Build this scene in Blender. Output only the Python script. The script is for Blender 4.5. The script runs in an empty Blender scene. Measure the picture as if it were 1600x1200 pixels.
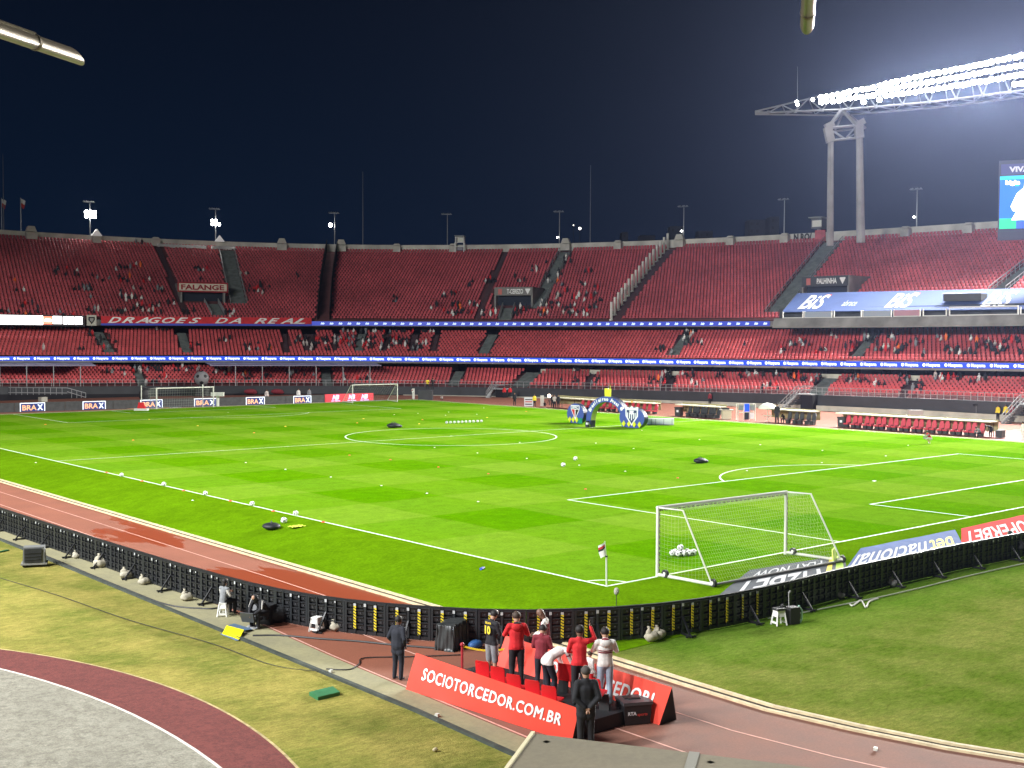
import bpy, bmesh, math, random
import numpy as np
from mathutils import Vector, Matrix
R_ = math.radians
random.seed(7); RNG = np.random.default_rng(7)
SC = bpy.context.scene; COL = SC.collection

# ---------------- camera ----------------
CAM = np.array([-28.242848, -27.797351, 8.353389]); FPX = 1824.57
YAW, PIT, ROL = 0.711180, -0.037282, 0.00444
_f = np.array([math.sin(YAW)*math.cos(PIT), math.cos(YAW)*math.cos(PIT), math.sin(PIT)])
_r = np.array([math.cos(YAW), -math.sin(YAW), 0.0]); _u = np.cross(_r, _f)
AX_R = math.cos(ROL)*_r+math.sin(ROL)*_u; AX_U = -math.sin(ROL)*_r+math.cos(ROL)*_u; AX_F = _f
cd = bpy.data.cameras.new('camera'); cam = bpy.data.objects.new('camera', cd); COL.objects.link(cam)
M = Matrix.Identity(4)
for i in range(3):
    M[i][0] = AX_R[i]; M[i][1] = AX_U[i]; M[i][2] = -AX_F[i]; M[i][3] = CAM[i]
cam.matrix_world = M
cd.sensor_width = 36; cd.lens = 36*FPX/1600; cd.clip_start = 0.5; cd.clip_end = 3000
SC.camera = cam

# ---------------- sky ----------------
w = bpy.data.worlds.new('World'); SC.world = w; w.use_nodes = True
nt = w.node_tree; nt.nodes.clear()
out = nt.nodes.new('ShaderNodeOutputWorld'); bg = nt.nodes.new('ShaderNodeBackground')
sky = nt.nodes.new('ShaderNodeTexSky'); sky.sky_type = 'NISHITA'; sky.sun_disc = False
sky.sun_elevation = R_(-3.5); sky.sun_rotation = R_(75)
mixs = nt.nodes.new('ShaderNodeMix'); mixs.data_type = 'RGBA'; mixs.blend_type = 'ADD'
mixs.inputs[0].default_value = 1.0
mixs.inputs[7].default_value = (0.0002, 0.0022, 0.0072, 1)
sc_ = nt.nodes.new('ShaderNodeVectorMath'); sc_.operation = 'SCALE'; sc_.inputs[3].default_value = 0.004
nt.links.new(sky.outputs[0], sc_.inputs[0]); nt.links.new(sc_.outputs[0], mixs.inputs[6])
tcw = nt.nodes.new('ShaderNodeTexCoord'); spw = nt.nodes.new('ShaderNodeSeparateXYZ'); nt.links.new(tcw.outputs['Generated'], spw.inputs[0])
mrw = nt.nodes.new('ShaderNodeMapRange'); mrw.inputs[1].default_value = 0.0; mrw.inputs[2].default_value = 0.38; mrw.inputs[3].default_value = 1; mrw.inputs[4].default_value = 0
nt.links.new(spw.outputs[2], mrw.inputs[0]); hzn = nt.nodes.new('ShaderNodeMix'); hzn.data_type = 'RGBA'   # air glow of the city near the horizon
hzn.inputs[6].default_value = (0.0, 0.0008, 0.0038, 1); hzn.inputs[7].default_value = (0.0008, 0.0065, 0.021, 1)
nt.links.new(mrw.outputs[0], hzn.inputs[0]); nt.links.new(hzn.outputs[2], mixs.inputs[7]); nt.links.new(mixs.outputs[2], bg.inputs[0]); nt.links.new(bg.outputs[0], out.inputs[0])
bg.inputs[1].default_value = 1.0
SC.view_settings.view_transform = 'Standard'; SC.view_settings.look = 'None'
SC.view_settings.gamma = 1; SC.view_settings.exposure = 0.2; SC.view_settings.use_curve_mapping = False

# ---------------- floodlights: the light of the two lamp trusses ----------------
FLOOD_E = 20000.0
def flood(name, loc, target, sx, sy, energy, col=(1.0, 0.985, 0.95), spread=120):
    l = bpy.data.lights.new(name, 'AREA'); l.shape = 'RECTANGLE'; l.size = sx; l.size_y = sy
    l.energy = energy; l.color = col; l.spread = R_(spread)
    o = bpy.data.objects.new(name, l); COL.objects.link(o); o.location = loc
    d = Vector(target)-Vector(loc)
    o.rotation_euler = d.to_track_quat('-Z', 'Y').to_euler(); return o
for yy in (-4, 6, 16, 26, 36, 46, 56, 66):
    flood('flood_or_fill_light', (124.5-0.29*(yy-75), yy, 45), (32, yy*0.8+4, 0), 9.5, 2.5, FLOOD_E*(1.35 if yy < 60 else .9), (1, .985, .95))
for yy, k in ((0, 1.55), (24, 1.65), (50, 2.0), (78, .25)):
    flood('flood_or_fill_light', (-64, yy, 45), (88, yy*0.9+8, 4), 3.0, 16.0, FLOOD_E*k, (.98, .99, 1))
# added unseen fill lamp at the near end, brightens the facing stands
flood('flood_or_fill_light', (-46, -56, 44), (84, 40, 6), 14, 4, FLOOD_E*.12, (1, .97, .94), 100)

# ---------------- projection helpers (measuring the photograph) ----------------
def prj(P):
    P = np.atleast_2d(np.asarray(P, float)); d = P-CAM; z = d@AX_F
    return 800+FPX*(d@AX_R)/z, 600-FPX*(d@AX_U)/z, z
def ray(u, v):
    return AX_F*FPX+(u-800)*AX_R-(v-600)*AX_U
def G(u, v, z=-0.5):
    d = ray(u, v); t = (z-CAM[2])/d[2]; return CAM+t*d
def PD(u, v, depth):
    d = ray(u, v); return CAM+d*depth/FPX

# ---------------- materials ----------------
MATS = {}
def _pri(m): return m.node_tree.nodes['Principled BSDF']
def mat(name, col, rough=0.6, metal=0.0, var=0.0, scale=6.0, bump=0.0, emit=None, estr=0.0, island=0.0, spec=0.5, detail=4.0):
    if name in MATS: return MATS[name]
    m = bpy.data.materials.new(name); m.use_nodes = True; n = m.node_tree; p = _pri(m); MATS[name] = m
    p.inputs['Base Color'].default_value = (*col, 1); p.inputs['Roughness'].default_value = rough
    p.inputs['Metallic'].default_value = metal; p.inputs['Specular IOR Level'].default_value = spec
    src = None
    if var > 0:
        tc = n.nodes.new('ShaderNodeTexCoord'); no = n.nodes.new('ShaderNodeTexNoise')
        no.inputs['Scale'].default_value = scale; no.inputs['Detail'].default_value = detail
        n.links.new(tc.outputs['Object'], no.inputs['Vector'])
        mr = n.nodes.new('ShaderNodeMapRange'); mr.inputs[1].default_value = .3; mr.inputs[2].default_value = .7
        mr.inputs[3].default_value = 1-var; mr.inputs[4].default_value = 1+var
        n.links.new(no.outputs[0], mr.inputs[0]); src = mr.outputs[0]
        if bump > 0:
            b = n.nodes.new('ShaderNodeBump'); b.inputs['Strength'].default_value = bump
            n.links.new(no.outputs[0], b.inputs['Height']); n.links.new(b.outputs[0], p.inputs['Normal'])
    if island > 0:
        g = n.nodes.new('ShaderNodeNewGeometry'); mr = n.nodes.new('ShaderNodeMapRange')
        mr.inputs[3].default_value = 1-island; mr.inputs[4].default_value = 1+island
        n.links.new(g.outputs['Random Per Island'], mr.inputs[0])
        if src is None: src = mr.outputs[0]
        else:
            mm = n.nodes.new('ShaderNodeMath'); mm.operation = 'MULTIPLY'
            n.links.new(src, mm.inputs[0]); n.links.new(mr.outputs[0], mm.inputs[1]); src = mm.outputs[0]
    if src is not None:
        vm = n.nodes.new('ShaderNodeVectorMath'); vm.operation = 'SCALE'; vm.inputs[0].default_value = col
        n.links.new(src, vm.inputs[3]); n.links.new(vm.outputs[0], p.inputs['Base Color'])
    if emit is not None:
        p.inputs['Emission Color'].default_value = (*emit, 1); p.inputs['Emission Strength'].default_value = estr
    return m

# ---------------- mesh builder ----------------
class MB:
    def __init__(s): s.v = []; s.f = []; s.m = []; s.n = 0
    def add(s, V, F, mi=0):
        V = [tuple(map(float, q)) for q in V]; s.v += V; s.f += [tuple(int(i)+s.n for i in q) for q in F]; s.m += [mi]*len(F); s.n += len(V); return s
    def quad(s, a, b, c, d, mi=0): return s.add([a, b, c, d], [(0, 1, 2, 3)], mi)
    def box(s, c, sz, mi=0, rot=None, taper=1.0):
        hx, hy, hz = sz[0]/2, sz[1]/2, sz[2]/2
        V = [Vector((x*(taper if z > 0 else 1), y*(taper if z > 0 else 1), z)) for z in (-hz, hz) for x, y in ((-hx, -hy), (hx, -hy), (hx, hy), (-hx, hy))]
        if rot is not None:
            Rm = rot if isinstance(rot, Matrix) else Matrix.Rotation(rot, 3, 'Z'); V = [Rm@q for q in V]
        V = [q+Vector(c) for q in V]
        return s.add(V, [(3, 2, 1, 0), (4, 5, 6, 7), (0, 1, 5, 4), (1, 2, 6, 5), (2, 3, 7, 6), (3, 0, 4, 7)], mi)
    def beam(s, a, b, w_, h_, mi=0, up=(0, 0, 1)):
        a = Vector(a); b = Vector(b); d = (b-a); L = d.length
        if L < 1e-6: return s
        d.normalize(); x = d.cross(Vector(up))
        if x.length < 1e-4: x = Vector((1, 0, 0))
        x.normalize(); y = x.cross(d)
        V = []
        for q in (a, b):
            for i, j in ((-1, -1), (1, -1), (1, 1), (-1, 1)): V.append(q+x*w_/2*i+y*h_/2*j)
        return s.add(V, [(0, 1, 2, 3), (7, 6, 5, 4), (0, 4, 5, 1), (1, 5, 6, 2), (2, 6, 7, 3), (3, 7, 4, 0)], mi)
    def tube(s, pts, r, seg=8, mi=0, cap=True):
        pts = [Vector(q) for q in pts]; n = len(pts); rr = r if hasattr(r, '__len__') else [r]*n
        V = []; prev = None
        for i, q in enumerate(pts):
            d = (pts[min(i+1, n-1)]-pts[max(i-1, 0)]).normalized()
            ref = Vector((0, 0, 1)) if abs(d.z) < .95 else Vector((1, 0, 0))
            if prev is not None and prev.cross(d).length > .1: x = (prev - d*prev.dot(d)).normalized()
            else: x = d.cross(ref).normalized()
            prev = x; y = d.cross(x)
            for k in range(seg):
                a = 2*math.pi*k/seg; V.append(q+(x*math.cos(a)+y*math.sin(a))*rr[i])
        F = []
        for i in range(n-1):
            for k in range(seg):
                k2 = (k+1) % seg; F.append((i*seg+k, i*seg+k2, (i+1)*seg+k2, (i+1)*seg+k))
        if cap: F.append(tuple(range(seg))[::-1]); F.append(tuple((n-1)*seg+k for k in range(seg)))
        return s.add(V, F, mi)
    def lathe(s, c, prof, seg=16, mi=0, axis='Z'):
        V = []; F = []
        for (r, z) in prof:
            for k in range(seg):
                a = 2*math.pi*k/seg; p = (r*math.cos(a), r*math.sin(a), z)
                if axis == 'Y': p = (p[0], p[2], p[1])
                if axis == 'X': p = (p[2], p[0], p[1])
                V.append((p[0]+c[0], p[1]+c[1], p[2]+c[2]))
        n = len(prof)
        for i in range(n-1):
            for k in range(seg):
                k2 = (k+1) % seg; F.append((i*seg+k, i*seg+k2, (i+1)*seg+k2, (i+1)*seg+k))
        F.append(tuple(range(seg))[::-1]); F.append(tuple((n-1)*seg+k for k in range(seg)))
        return s.add(V, F, mi)
    def sphere(s, c, r, seg=12, rings=8, mi=0, sc=(1, 1, 1)):
        V = []; F = []
        for i in range(rings+1):
            th = math.pi*i/rings
            for k in range(seg):
                a = 2*math.pi*k/seg
                V.append((c[0]+r*sc[0]*math.sin(th)*math.cos(a), c[1]+r*sc[1]*math.sin(th)*math.sin(a), c[2]+r*sc[2]*math.cos(th)))
        for i in range(rings):
            for k in range(seg):
                k2 = (k+1) % seg; F.append((i*seg+k, (i+1)*seg+k, (i+1)*seg+k2, i*seg+k2))
        return s.add(V, F, mi)
    def prism(s, poly, o, ex, ey, en, mi=0, mi_side=None):
        """polygon (2D) in the plane o+ex,ey, extruded by en"""
        o, ex, ey, en = map(Vector, (o, ex, ey, en)); n = len(poly)
        A = [o+ex*p[0]+ey*p[1] for p in poly]; B = [q+en for q in A]
        s.add(A+B, [tuple(range(n))[::-1], tuple(range(n, 2*n))], mi)
        s.add(A+B, [(i, (i+1) % n, n+(i+1) % n, n+i) for i in range(n)], mi if mi_side is None else mi_side); return s
    def data(s, name, mats, smooth=False, off=None):
        me = bpy.data.meshes.new(name); V = np.array(s.v, float)
        if off is not None and len(V): V = V-np.array(off)
        me.from_pydata(V.tolist(), [], s.f)
        for m in (mats if isinstance(mats, (list, tuple)) else [mats]): me.materials.append(m)
        me.polygons.foreach_set('material_index', s.m)
        if smooth: me.polygons.foreach_set('use_smooth', [True]*len(s.f))
        me.update(); return me
    def build(s, name, mats, parent=None, smooth=False, world=True, clean=False):
        off = (parent.location+(parent.parent.location if parent.parent else Vector())) if (parent is not None and world) else None
        me = s.data(name, mats, smooth, off)
        if clean:
            b = bmesh.new(); b.from_mesh(me); bmesh.ops.recalc_face_normals(b, faces=b.faces); b.to_mesh(me); b.free()
        o = bpy.data.objects.new(name, me); COL.objects.link(o)
        if parent is not None: o.parent = parent
        return o

def tag(o, label=None, cat=None, group=None, kind=None):
    if label: o['label'] = label
    if cat: o['category'] = cat
    if group: o['group'] = group
    if kind: o['kind'] = kind
    return o
def thing(name, label, cat, loc=(0, 0, 0), rz=0, group=None):
    o = bpy.data.objects.new(name, None); COL.objects.link(o); o.location = Vector([float(c) for c in loc]); o.rotation_euler = (0, 0, rz)
    o.empty_display_size = .2
    return tag(o, label, cat, group)
def single(mb, name, mats, label, cat, group=None, kind=None, smooth=False, loc=None):
    """a thing that is one mesh: its origin is moved to loc"""
    if loc is None:
        V = np.array(mb.v); loc = ((V[:, 0].min()+V[:, 0].max())/2, (V[:, 1].min()+V[:, 1].max())/2, V[:, 2].min())
    me = mb.data(name, mats, smooth, loc); o = bpy.data.objects.new(name, me); COL.objects.link(o); o.location = [float(c) for c in loc]
    return tag(o, label, cat, group, kind)
def dup(root, loc, rz=0, label=None, group=None, scale=None, cat=None):
    r = root.copy(); COL.objects.link(r); r.location = [float(c) for c in loc]; r.rotation_euler = (0, 0, rz)
    if scale is not None: r.scale = (scale,)*3
    if label: r['label'] = label
    if group: r['group'] = group
    if cat: r['category'] = cat
    for ch in list(root.children):
        c = ch.copy(); COL.objects.link(c); c.parent = r
        for g in ch.children:
            d = g.copy(); COL.objects.link(d); d.parent = c
    return r

# ---------------- lettering ----------------
_TXT = {}
def text_geo(s, bold=0.0, shear=0.0, space=1.0):
    """letters of cap height 1, starting at x=0; returns verts (x,y), faces, width"""
    k = (s, bold, shear, space)
    if k in _TXT: return _TXT[k]
    cu = bpy.data.curves.new('t', 'FONT'); cu.body = s; cu.size = 1.4; cu.offset = bold; cu.shear = shear; cu.space_character = space
    cu.resolution_u = 3
    o = bpy.data.objects.new('t', cu); COL.objects.link(o)
    dg = bpy.context.evaluated_depsgraph_get(); me = bpy.data.meshes.new_from_object(o.evaluated_get(dg))
    V = np.array([v.co[:2] for v in me.vertices]); F = [tuple(p.vertices) for p in me.polygons]
    bpy.data.objects.remove(o); bpy.data.curves.remove(cu); bpy.data.meshes.remove(me)
    V[:, 0] -= V[:, 0].min(); wd = V[:, 0].max(); _TXT[k] = (V, F, wd); return _TXT[k]
def put_text(mb, s, o, ex, ey, width=None, height=None, mi=0, bold=0.02, shear=0.0, space=1.0, center=False, lift=0.01):
    """o = lower left corner of the text; ex, ey unit vectors; width/height in metres"""
    V, F, wd = text_geo(s, bold, shear, space); o, ex, ey = Vector(o), Vector(ex).normalized(), Vector(ey).normalized(); n = ex.cross(ey)
    h = height if height else width/wd; sx = (width/wd) if width else h
    x0 = -wd*sx/2 if center else 0
    mb.add([o+ex*(x0+p[0]*sx)+ey*(p[1]*h)+n*lift for p in V], F, mi); return wd*sx
# =============== GROUND ===============
def ss(x): x = np.clip(x, 0, 1); return x*x*(3-2*x)
def gz(x, y):
    dx = np.maximum(np.maximum(-x-0.4, x-68.4), 0); dy = np.maximum(np.maximum(-y-0.4, y-105.4), 0)
    return -0.5*ss(np.hypot(dx, dy)/4.6)
def node_ground(name, build):
    m = bpy.data.materials.new(name); m.use_nodes = True; MATS[name] = m; n = m.node_tree; p = _pri(m); build(n, p); return m
def _n(n, t, **k):
    q = n.nodes.new(t)
    for a, b in k.items():
        setattr(q, a, b)
    return q
def _math(n, op, a, b=None, c=None):
    q = n.nodes.new('ShaderNodeMath'); q.operation = op
    for i, x in enumerate((a, b, c)):
        if x is None: continue
        if isinstance(x, (int, float)): q.inputs[i].default_value = x
        else: n.links.new(x, q.inputs[i])
    return q.outputs[0]
def _noise(n, vec, scale, detail=3, rough=.5):
    q = n.nodes.new('ShaderNodeTexNoise'); q.inputs['Scale'].default_value = scale; q.inputs['Detail'].default_value = detail
    q.inputs['Roughness'].default_value = rough; n.links.new(vec, q.inputs['Vector']); return q.outputs[0]
def _mixc(n, f, a, b):
    q = n.nodes.new('ShaderNodeMix'); q.data_type = 'RGBA'
    if isinstance(f, (int, float)): q.inputs[0].default_value = f
    else: n.links.new(f, q.inputs[0])
    for i, x in ((6, a), (7, b)):
        if isinstance(x, tuple): q.inputs[i].default_value = (*x, 1)
        else: n.links.new(x, q.inputs[i])
    return q.outputs[2]
def _range(n, x, a, b, c=0.0, d=1.0):
    q = n.nodes.new('ShaderNodeMapRange'); n.links.new(x, q.inputs[0])
    for i, v in zip((1, 2, 3, 4), (a, b, c, d)): q.inputs[i].default_value = v
    return q.outputs[0]
def pitch_mat(n, p):
    tc = _n(n, 'ShaderNodeTexCoord').outputs['Object']; sp = _n(n, 'ShaderNodeSeparateXYZ'); n.links.new(tc, sp.inputs[0])
    wob = _noise(n, tc, .35, 2); wv = _math(n, 'MULTIPLY', _math(n, 'SUBTRACT', wob, .5), .35)
    X = _math(n, 'ADD', sp.outputs[0], wv); Y = _math(n, 'ADD', sp.outputs[1], wv)
    def band(c, per, ph):
        s = _math(n, 'SINE', _math(n, 'MULTIPLY', _math(n, 'ADD', c, ph), 2*math.pi/per))
        return _range(n, s, -.05, .05)
    bx = band(X, 9.714, -4.857)      # dark in 4.86..9.71 m
    by = band(Y, 11.0, 0.0)          # dark in 0..5.5 m, 11..16.5 m
    s = _math(n, 'ADD', _math(n, 'MULTIPLY', bx, .5), _math(n, 'MULTIPLY', by, .5))
    # inside the lines only
    ix = _math(n, 'MULTIPLY', _math(n, 'GREATER_THAN', sp.outputs[0], -.1), _math(n, 'LESS_THAN', sp.outputs[0], 68.1))
    iy = _math(n, 'MULTIPLY', _math(n, 'GREATER_THAN', sp.outputs[1], -.1), _math(n, 'LESS_THAN', sp.outputs[1], 105.1))
    ins = _math(n, 'MULTIPLY', ix, iy)
    c = _mixc(n, s, (.155, .285, .018), (.076, .222, .0)); c = _mixc(n, ins, (.088, .188, .002), c)
    big = _noise(n, tc, .12, 4); c = _mixc(n, _range(n, big, .35, .75, 0, .45), c, (.14, .29, .004))
    sm = _noise(n, tc, 1.3, 6, .7)
    mp = _n(n, 'ShaderNodeMapping'); mp.inputs['Scale'].default_value = (1.0, 1.0, 1); n.links.new(tc, mp.inputs[0])
    fine = _noise(n, mp.outputs[0], 9, 4, .75)
    v = _math(n, 'MULTIPLY', _range(n, sm, .25, .75, .78, 1.22), _range(n, fine, .25, .75, .72, 1.28))
    vm = _n(n, 'ShaderNodeVectorMath', operation='SCALE'); n.links.new(c, vm.inputs[0]); n.links.new(v, vm.inputs[3])
    n.links.new(vm.outputs[0], p.inputs['Base Color']); p.inputs['Roughness'].default_value = 1; p.inputs['Specular IOR Level'].default_value = 0
    b = _n(n, 'ShaderNodeBump'); b.inputs['Strength'].default_value = .6; b.inputs['Distance'].default_value = .03
    n.links.new(_noise(n, tc, 22, 3, .8), b.inputs['Height']); n.links.new(b.outputs[0], p.inputs['Normal'])
def rough_grass(n, p):
    tc = _n(n, 'ShaderNodeTexCoord').outputs['Object']
    sp = _n(n, 'ShaderNodeSeparateXYZ'); n.links.new(tc, sp.inputs[0])
    side = _range(n, _math(n, 'ADD', sp.outputs[0], _math(n, 'MULTIPLY', _noise(n, tc, .3, 3), 6)), -6, 0)   # dry west of the track, greener in the D
    a = _mixc(n, side, (.33, .285, .078), (.190, .215, .048))
    b2 = _mixc(n, side, (.165, .18, .038), (.100, .155, .018))
    dry = _mixc(n, side, (.36, .31, .09), (.20, .20, .05))
    c = _mixc(n, _range(n, _noise(n, tc, .45, 6, .65), .36, .62), a, b2)
    mp = _n(n, 'ShaderNodeMapping'); mp.inputs['Scale'].default_value = (.55, 1.7, 1); mp.inputs['Rotation'].default_value = (0, 0, .5); n.links.new(tc, mp.inputs[0])
    c = _mixc(n, _range(n, _noise(n, mp.outputs[0], 1.7, 6, .72), .52, .78, 0, .8), c, dry)
    gy = _math(n, 'MULTIPLY', _range(n, _math(n, 'ADD', sp.outputs[1], _math(n, 'MULTIPLY', _noise(n, tc, .5, 4), 3)), -7.2, -3.6), _range(n, sp.outputs[0], -6, -1))
    c = _mixc(n, _math(n, 'MULTIPLY', gy, .8), c, (.08, .18, .012))
    v = _math(n, 'MULTIPLY', _range(n, _noise(n, mp.outputs[0], 7, 5, .7), .25, .75, .66, 1.34), _range(n, _noise(n, tc, 26, 3, .7), .25, .75, .72, 1.3))
    vm = _n(n, 'ShaderNodeVectorMath', operation='SCALE'); n.links.new(c, vm.inputs[0]); n.links.new(v, vm.inputs[3])
    n.links.new(vm.outputs[0], p.inputs['Base Color']); p.inputs['Roughness'].default_value = 1; p.inputs['Specular IOR Level'].default_value = 0
    b = _n(n, 'ShaderNodeBump'); b.inputs['Strength'].default_value = .7; b.inputs['Distance'].default_value = .04
    n.links.new(_noise(n, tc, 30, 3, .8), b.inputs['Height']); n.links.new(b.outputs[0], p.inputs['Normal'])
def track_mat(n, p):
    tc = _n(n, 'ShaderNodeTexCoord').outputs['Object']
    mp = _n(n, 'ShaderNodeMapping'); mp.inputs['Scale'].default_value = (.9, .28, 1); n.links.new(tc, mp.inputs[0])
    sp = _n(n, 'ShaderNodeSeparateXYZ'); n.links.new(tc, sp.inputs[0])
    dy = _math(n, 'ABSOLUTE', _math(n, 'SUBTRACT', sp.outputs[1], 23.5)); wet = _range(n, _math(n, 'ADD', _math(n, 'ADD', _noise(n, mp.outputs[0], .42, 5, .6), _range(n, dy, 1.5, 6.5, .10, -.10)), _range(n, sp.outputs[1], 10.5, 13.5, .30, 0)), .53, .545)
    wet = _math(n, 'MULTIPLY', wet, _math(n, 'MULTIPLY', _math(n, 'GREATER_THAN', sp.outputs[1], 1.0), _math(n, 'LESS_THAN', sp.outputs[1], 30.0)))
    wet = _math(n, 'MULTIPLY', wet, _math(n, 'GREATER_THAN', _math(n, 'ADD', sp.outputs[0], _math(n, 'MULTIPLY', _math(n, 'MINIMUM', _math(n, 'SUBTRACT', sp.outputs[1], 5.0), 0.0), .5)), -10.1))
    dry = _mixc(n, _range(n, _noise(n, tc, .5, 5, .6), .35, .7), (.25, .080, .042), (.205, .066, .034))
    far = _range(n, sp.outputs[1], -6, -1)
    dry = _mixc(n, far, _mixc(n, _range(n, _noise(n, tc, .8, 5, .6), .35, .7), (.215, .090, .058), (.165, .082, .060)), dry)
    c = _mixc(n, wet, dry, (.25, .048, .016))
    v = _range(n, _noise(n, tc, 18, 4, .7), .25, .75, .82, 1.18)
    vm = _n(n, 'ShaderNodeVectorMath', operation='SCALE'); n.links.new(c, vm.inputs[0]); n.links.new(v, vm.inputs[3])
    n.links.new(vm.outputs[0], p.inputs['Base Color']); n.links.new(_range(n, wet, 0, 1, .85, .38), p.inputs['Roughness'])
def conc_mat(n, p, c1=(.31, .285, .155), c2=(.23, .215, .13)):
    tc = _n(n, 'ShaderNodeTexCoord').outputs['Object']
    c = _mixc(n, _range(n, _noise(n, tc, .6, 7, .65), .35, .68), c1, c2)
    v = _range(n, _noise(n, tc, 9, 5, .7), .25, .75, .85, 1.15)
    vm = _n(n, 'ShaderNodeVectorMath', operation='SCALE'); n.links.new(c, vm.inputs[0]); n.links.new(v, vm.inputs[3])
    n.links.new(vm.outputs[0], p.inputs['Base Color']); p.inputs['Roughness'].default_value = .85
M_PITCH = node_ground('pitch_turf', pitch_mat); M_ROUGH = node_ground('rough_grass', rough_grass)
M_TRACK = node_ground('track_rubber', track_mat); M_CONC = node_ground('path_concrete', conc_mat)
M_CONC2 = node_ground('grey_concrete', lambda n, p: conc_mat(n, p, (.27, .26, .235), (.17, .165, .15)))
M_LINE = mat('line_paint', (.72, .86, .62), .8, var=.12, scale=8)
M_TLINE = mat('track_line_paint', (.62, .34, .27), .8, var=.15, scale=8)

# broad ground: rough grass everywhere
mb = MB(); mb.quad((-900, -900, -.52), (1500, -900, -.52), (1500, 1500, -.52), (-900, 1500, -.52))
o = mb.build('ground', mat('bare_ground', (.05, .05, .045), .9, var=.2, scale=.5)); tag(o, kind='structure')
mb = MB(); mb.quad((-70, -70, -.512), (110, -70, -.512), (110, 30, -.512), (-70, 30, -.512))
mb.quad((-70, 30, -.512), (-11.9, 30, -.512), (-11.9, 200, -.512), (-70, 200, -.512))
o = mb.build('grass', M_ROUGH); tag(o, kind='structure')

# pitch and its sloping verge
def inner_x(y):    # near edge of the running track's inner kerb
    return -5.2
def pitch_poly(xs, ys):
    mb = MB(); V = []; F = []
    nx, ny = len(xs), len(ys)
    for y in ys:
        for x in xs:
            V.append((x, y, float(gz(x, y))))
    for j in range(ny-1):
        for i in range(nx-1):
            a = j*nx+i; F.append((a, a+1, a+nx+1, a+nx))
    mb.add(V, F); return mb
xs = list(np.arange(-5.2, -.39, .4))+[-.2, 0]+list(np.linspace(4, 64, 13))+[68, 68.2]+list(np.arange(68.6, 73.3, .4))
ys = list(np.arange(-4.8, -.39, .4))+[-.2, 0]+list(np.linspace(5, 100, 20))+[105, 105.2]+list(np.arange(105.6, 112.3, .5))
mb = pitch_poly(xs, ys); o = mb.build('pitch', M_PITCH, smooth=True); tag(o, kind='structure')

# running track (near straight, far straight, far end) as a sheet
def strip(pts_in, pts_out, z):
    mb = MB(); n = len(pts_in)
    V = [(q[0], q[1], z) for q in pts_in]+[(q[0], q[1], z) for q in pts_out]
    mb.add(V, [(i, n+i, n+i+1, i+1) for i in range(n-1)]); return mb
yl = [150, 120, 60, 30, 10, 0, -5.5, -8, -10.8, -13, -15, -17, -19, -21.5, -24.5, -28, -31, -34]
xin = [-5.2]*7+[-5.3, -5.35, -5.0, -4.5, -3.75, -2.8, -1.2, 1.4, 5.5, 10.5, 17]
ti = list(zip(xin, yl)); 
yo = [150, 120, 60, 30, 10, 0, -5.5, -9, -12, -15, -18, -21.5, -25, -28.5, -32, -36, -39.5, -42.5]
xo = [-10.2, -10.2, -10.2, -10.2, -10.35, -10.95, -11.15, -11.25, -11.2, -10.9, -10.3, -9.3, -7.8, -5.8, -3, 1.5, 8, 16]
to = list(zip(xo, yo))
mb = strip(ti, to, -.496)
mb2 = strip([(73.2, 160), (73.2, -20)], [(102, 160), (102, -20)], -.496); mb.add(mb2.v, mb2.f)
mb2 = strip([(-5.2, 112), (73.2, 112)], [(-5.2, 160), (73.2, 160)], -.497); mb.add(mb2.v, mb2.f)
o = mb.build('track', M_TRACK); tag(o, kind='structure')
# lane lines
def poly_band(pts, w_, z, mb):
    P = [Vector((q[0], q[1], 0)) for q in pts]; n = len(P); L = []; Rr = []
    for i in range(n):
        d = (P[min(i+1, n-1)]-P[max(i-1, 0)]).normalized(); s = Vector((-d.y, d.x, 0))*w_/2
        L.append(P[i]+s); Rr.append(P[i]-s)
    V = [(q.x, q.y, z if not callable(z) else z(q.x, q.y)) for q in L]+[(q.x, q.y, z if not callable(z) else z(q.x, q.y)) for q in Rr]
    mb.add(V, [(i, n+i, n+i+1, i+1) for i in range(n-1)])
mb = MB()
for fr in (.33, .655, .985):
    poly_band([((1-fr)*a[0]+fr*b[0], (1-fr)*a[1]+fr*b[1]) for a, b in zip(ti, to)], .055, -.491, mb)
for xx in (75.5, 77, 78.5): poly_band([(xx, 0), (xx, 140)], .07, -.491, mb)
o = mb.build('track_lines', M_TLINE); tag(o, kind='structure')
# kerbs round the inside of the track: pale rail and kerb of concrete with a dark gutter
M_KERB = mat('kerb_paint', (.56, .46, .28), .8, var=.2, scale=4)
mb = MB()
near = [(q[0]-.02, q[1]) for q in ti]
for (off, z0, ww) in ((-.15, -.47, .10), (.19, -.46, .10)):
    pts = [(q[0]+off, q[1], z0) for q in near]
    for a, b in zip(pts[:-1], pts[1:]): mb.beam(a, b, ww, .06)
far = [(73.3, -20), (73.3, 112.2), (-5.3, 112.2)]
for a, b in zip(far[:-1], far[1:]): mb.beam((a[0], a[1], -.44), (b[0], b[1], -.44), .45, .1)
o = mb.build('track_kerb', M_KERB); tag(o, kind='structure')
mb = MB(); poly_band([(q[0]+.02, q[1]) for q in near], .22, -.485, mb)
o = mb.build('track_gutter', mat('gutter', (.05, .04, .03), .9)); tag(o, kind='structure')
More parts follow.
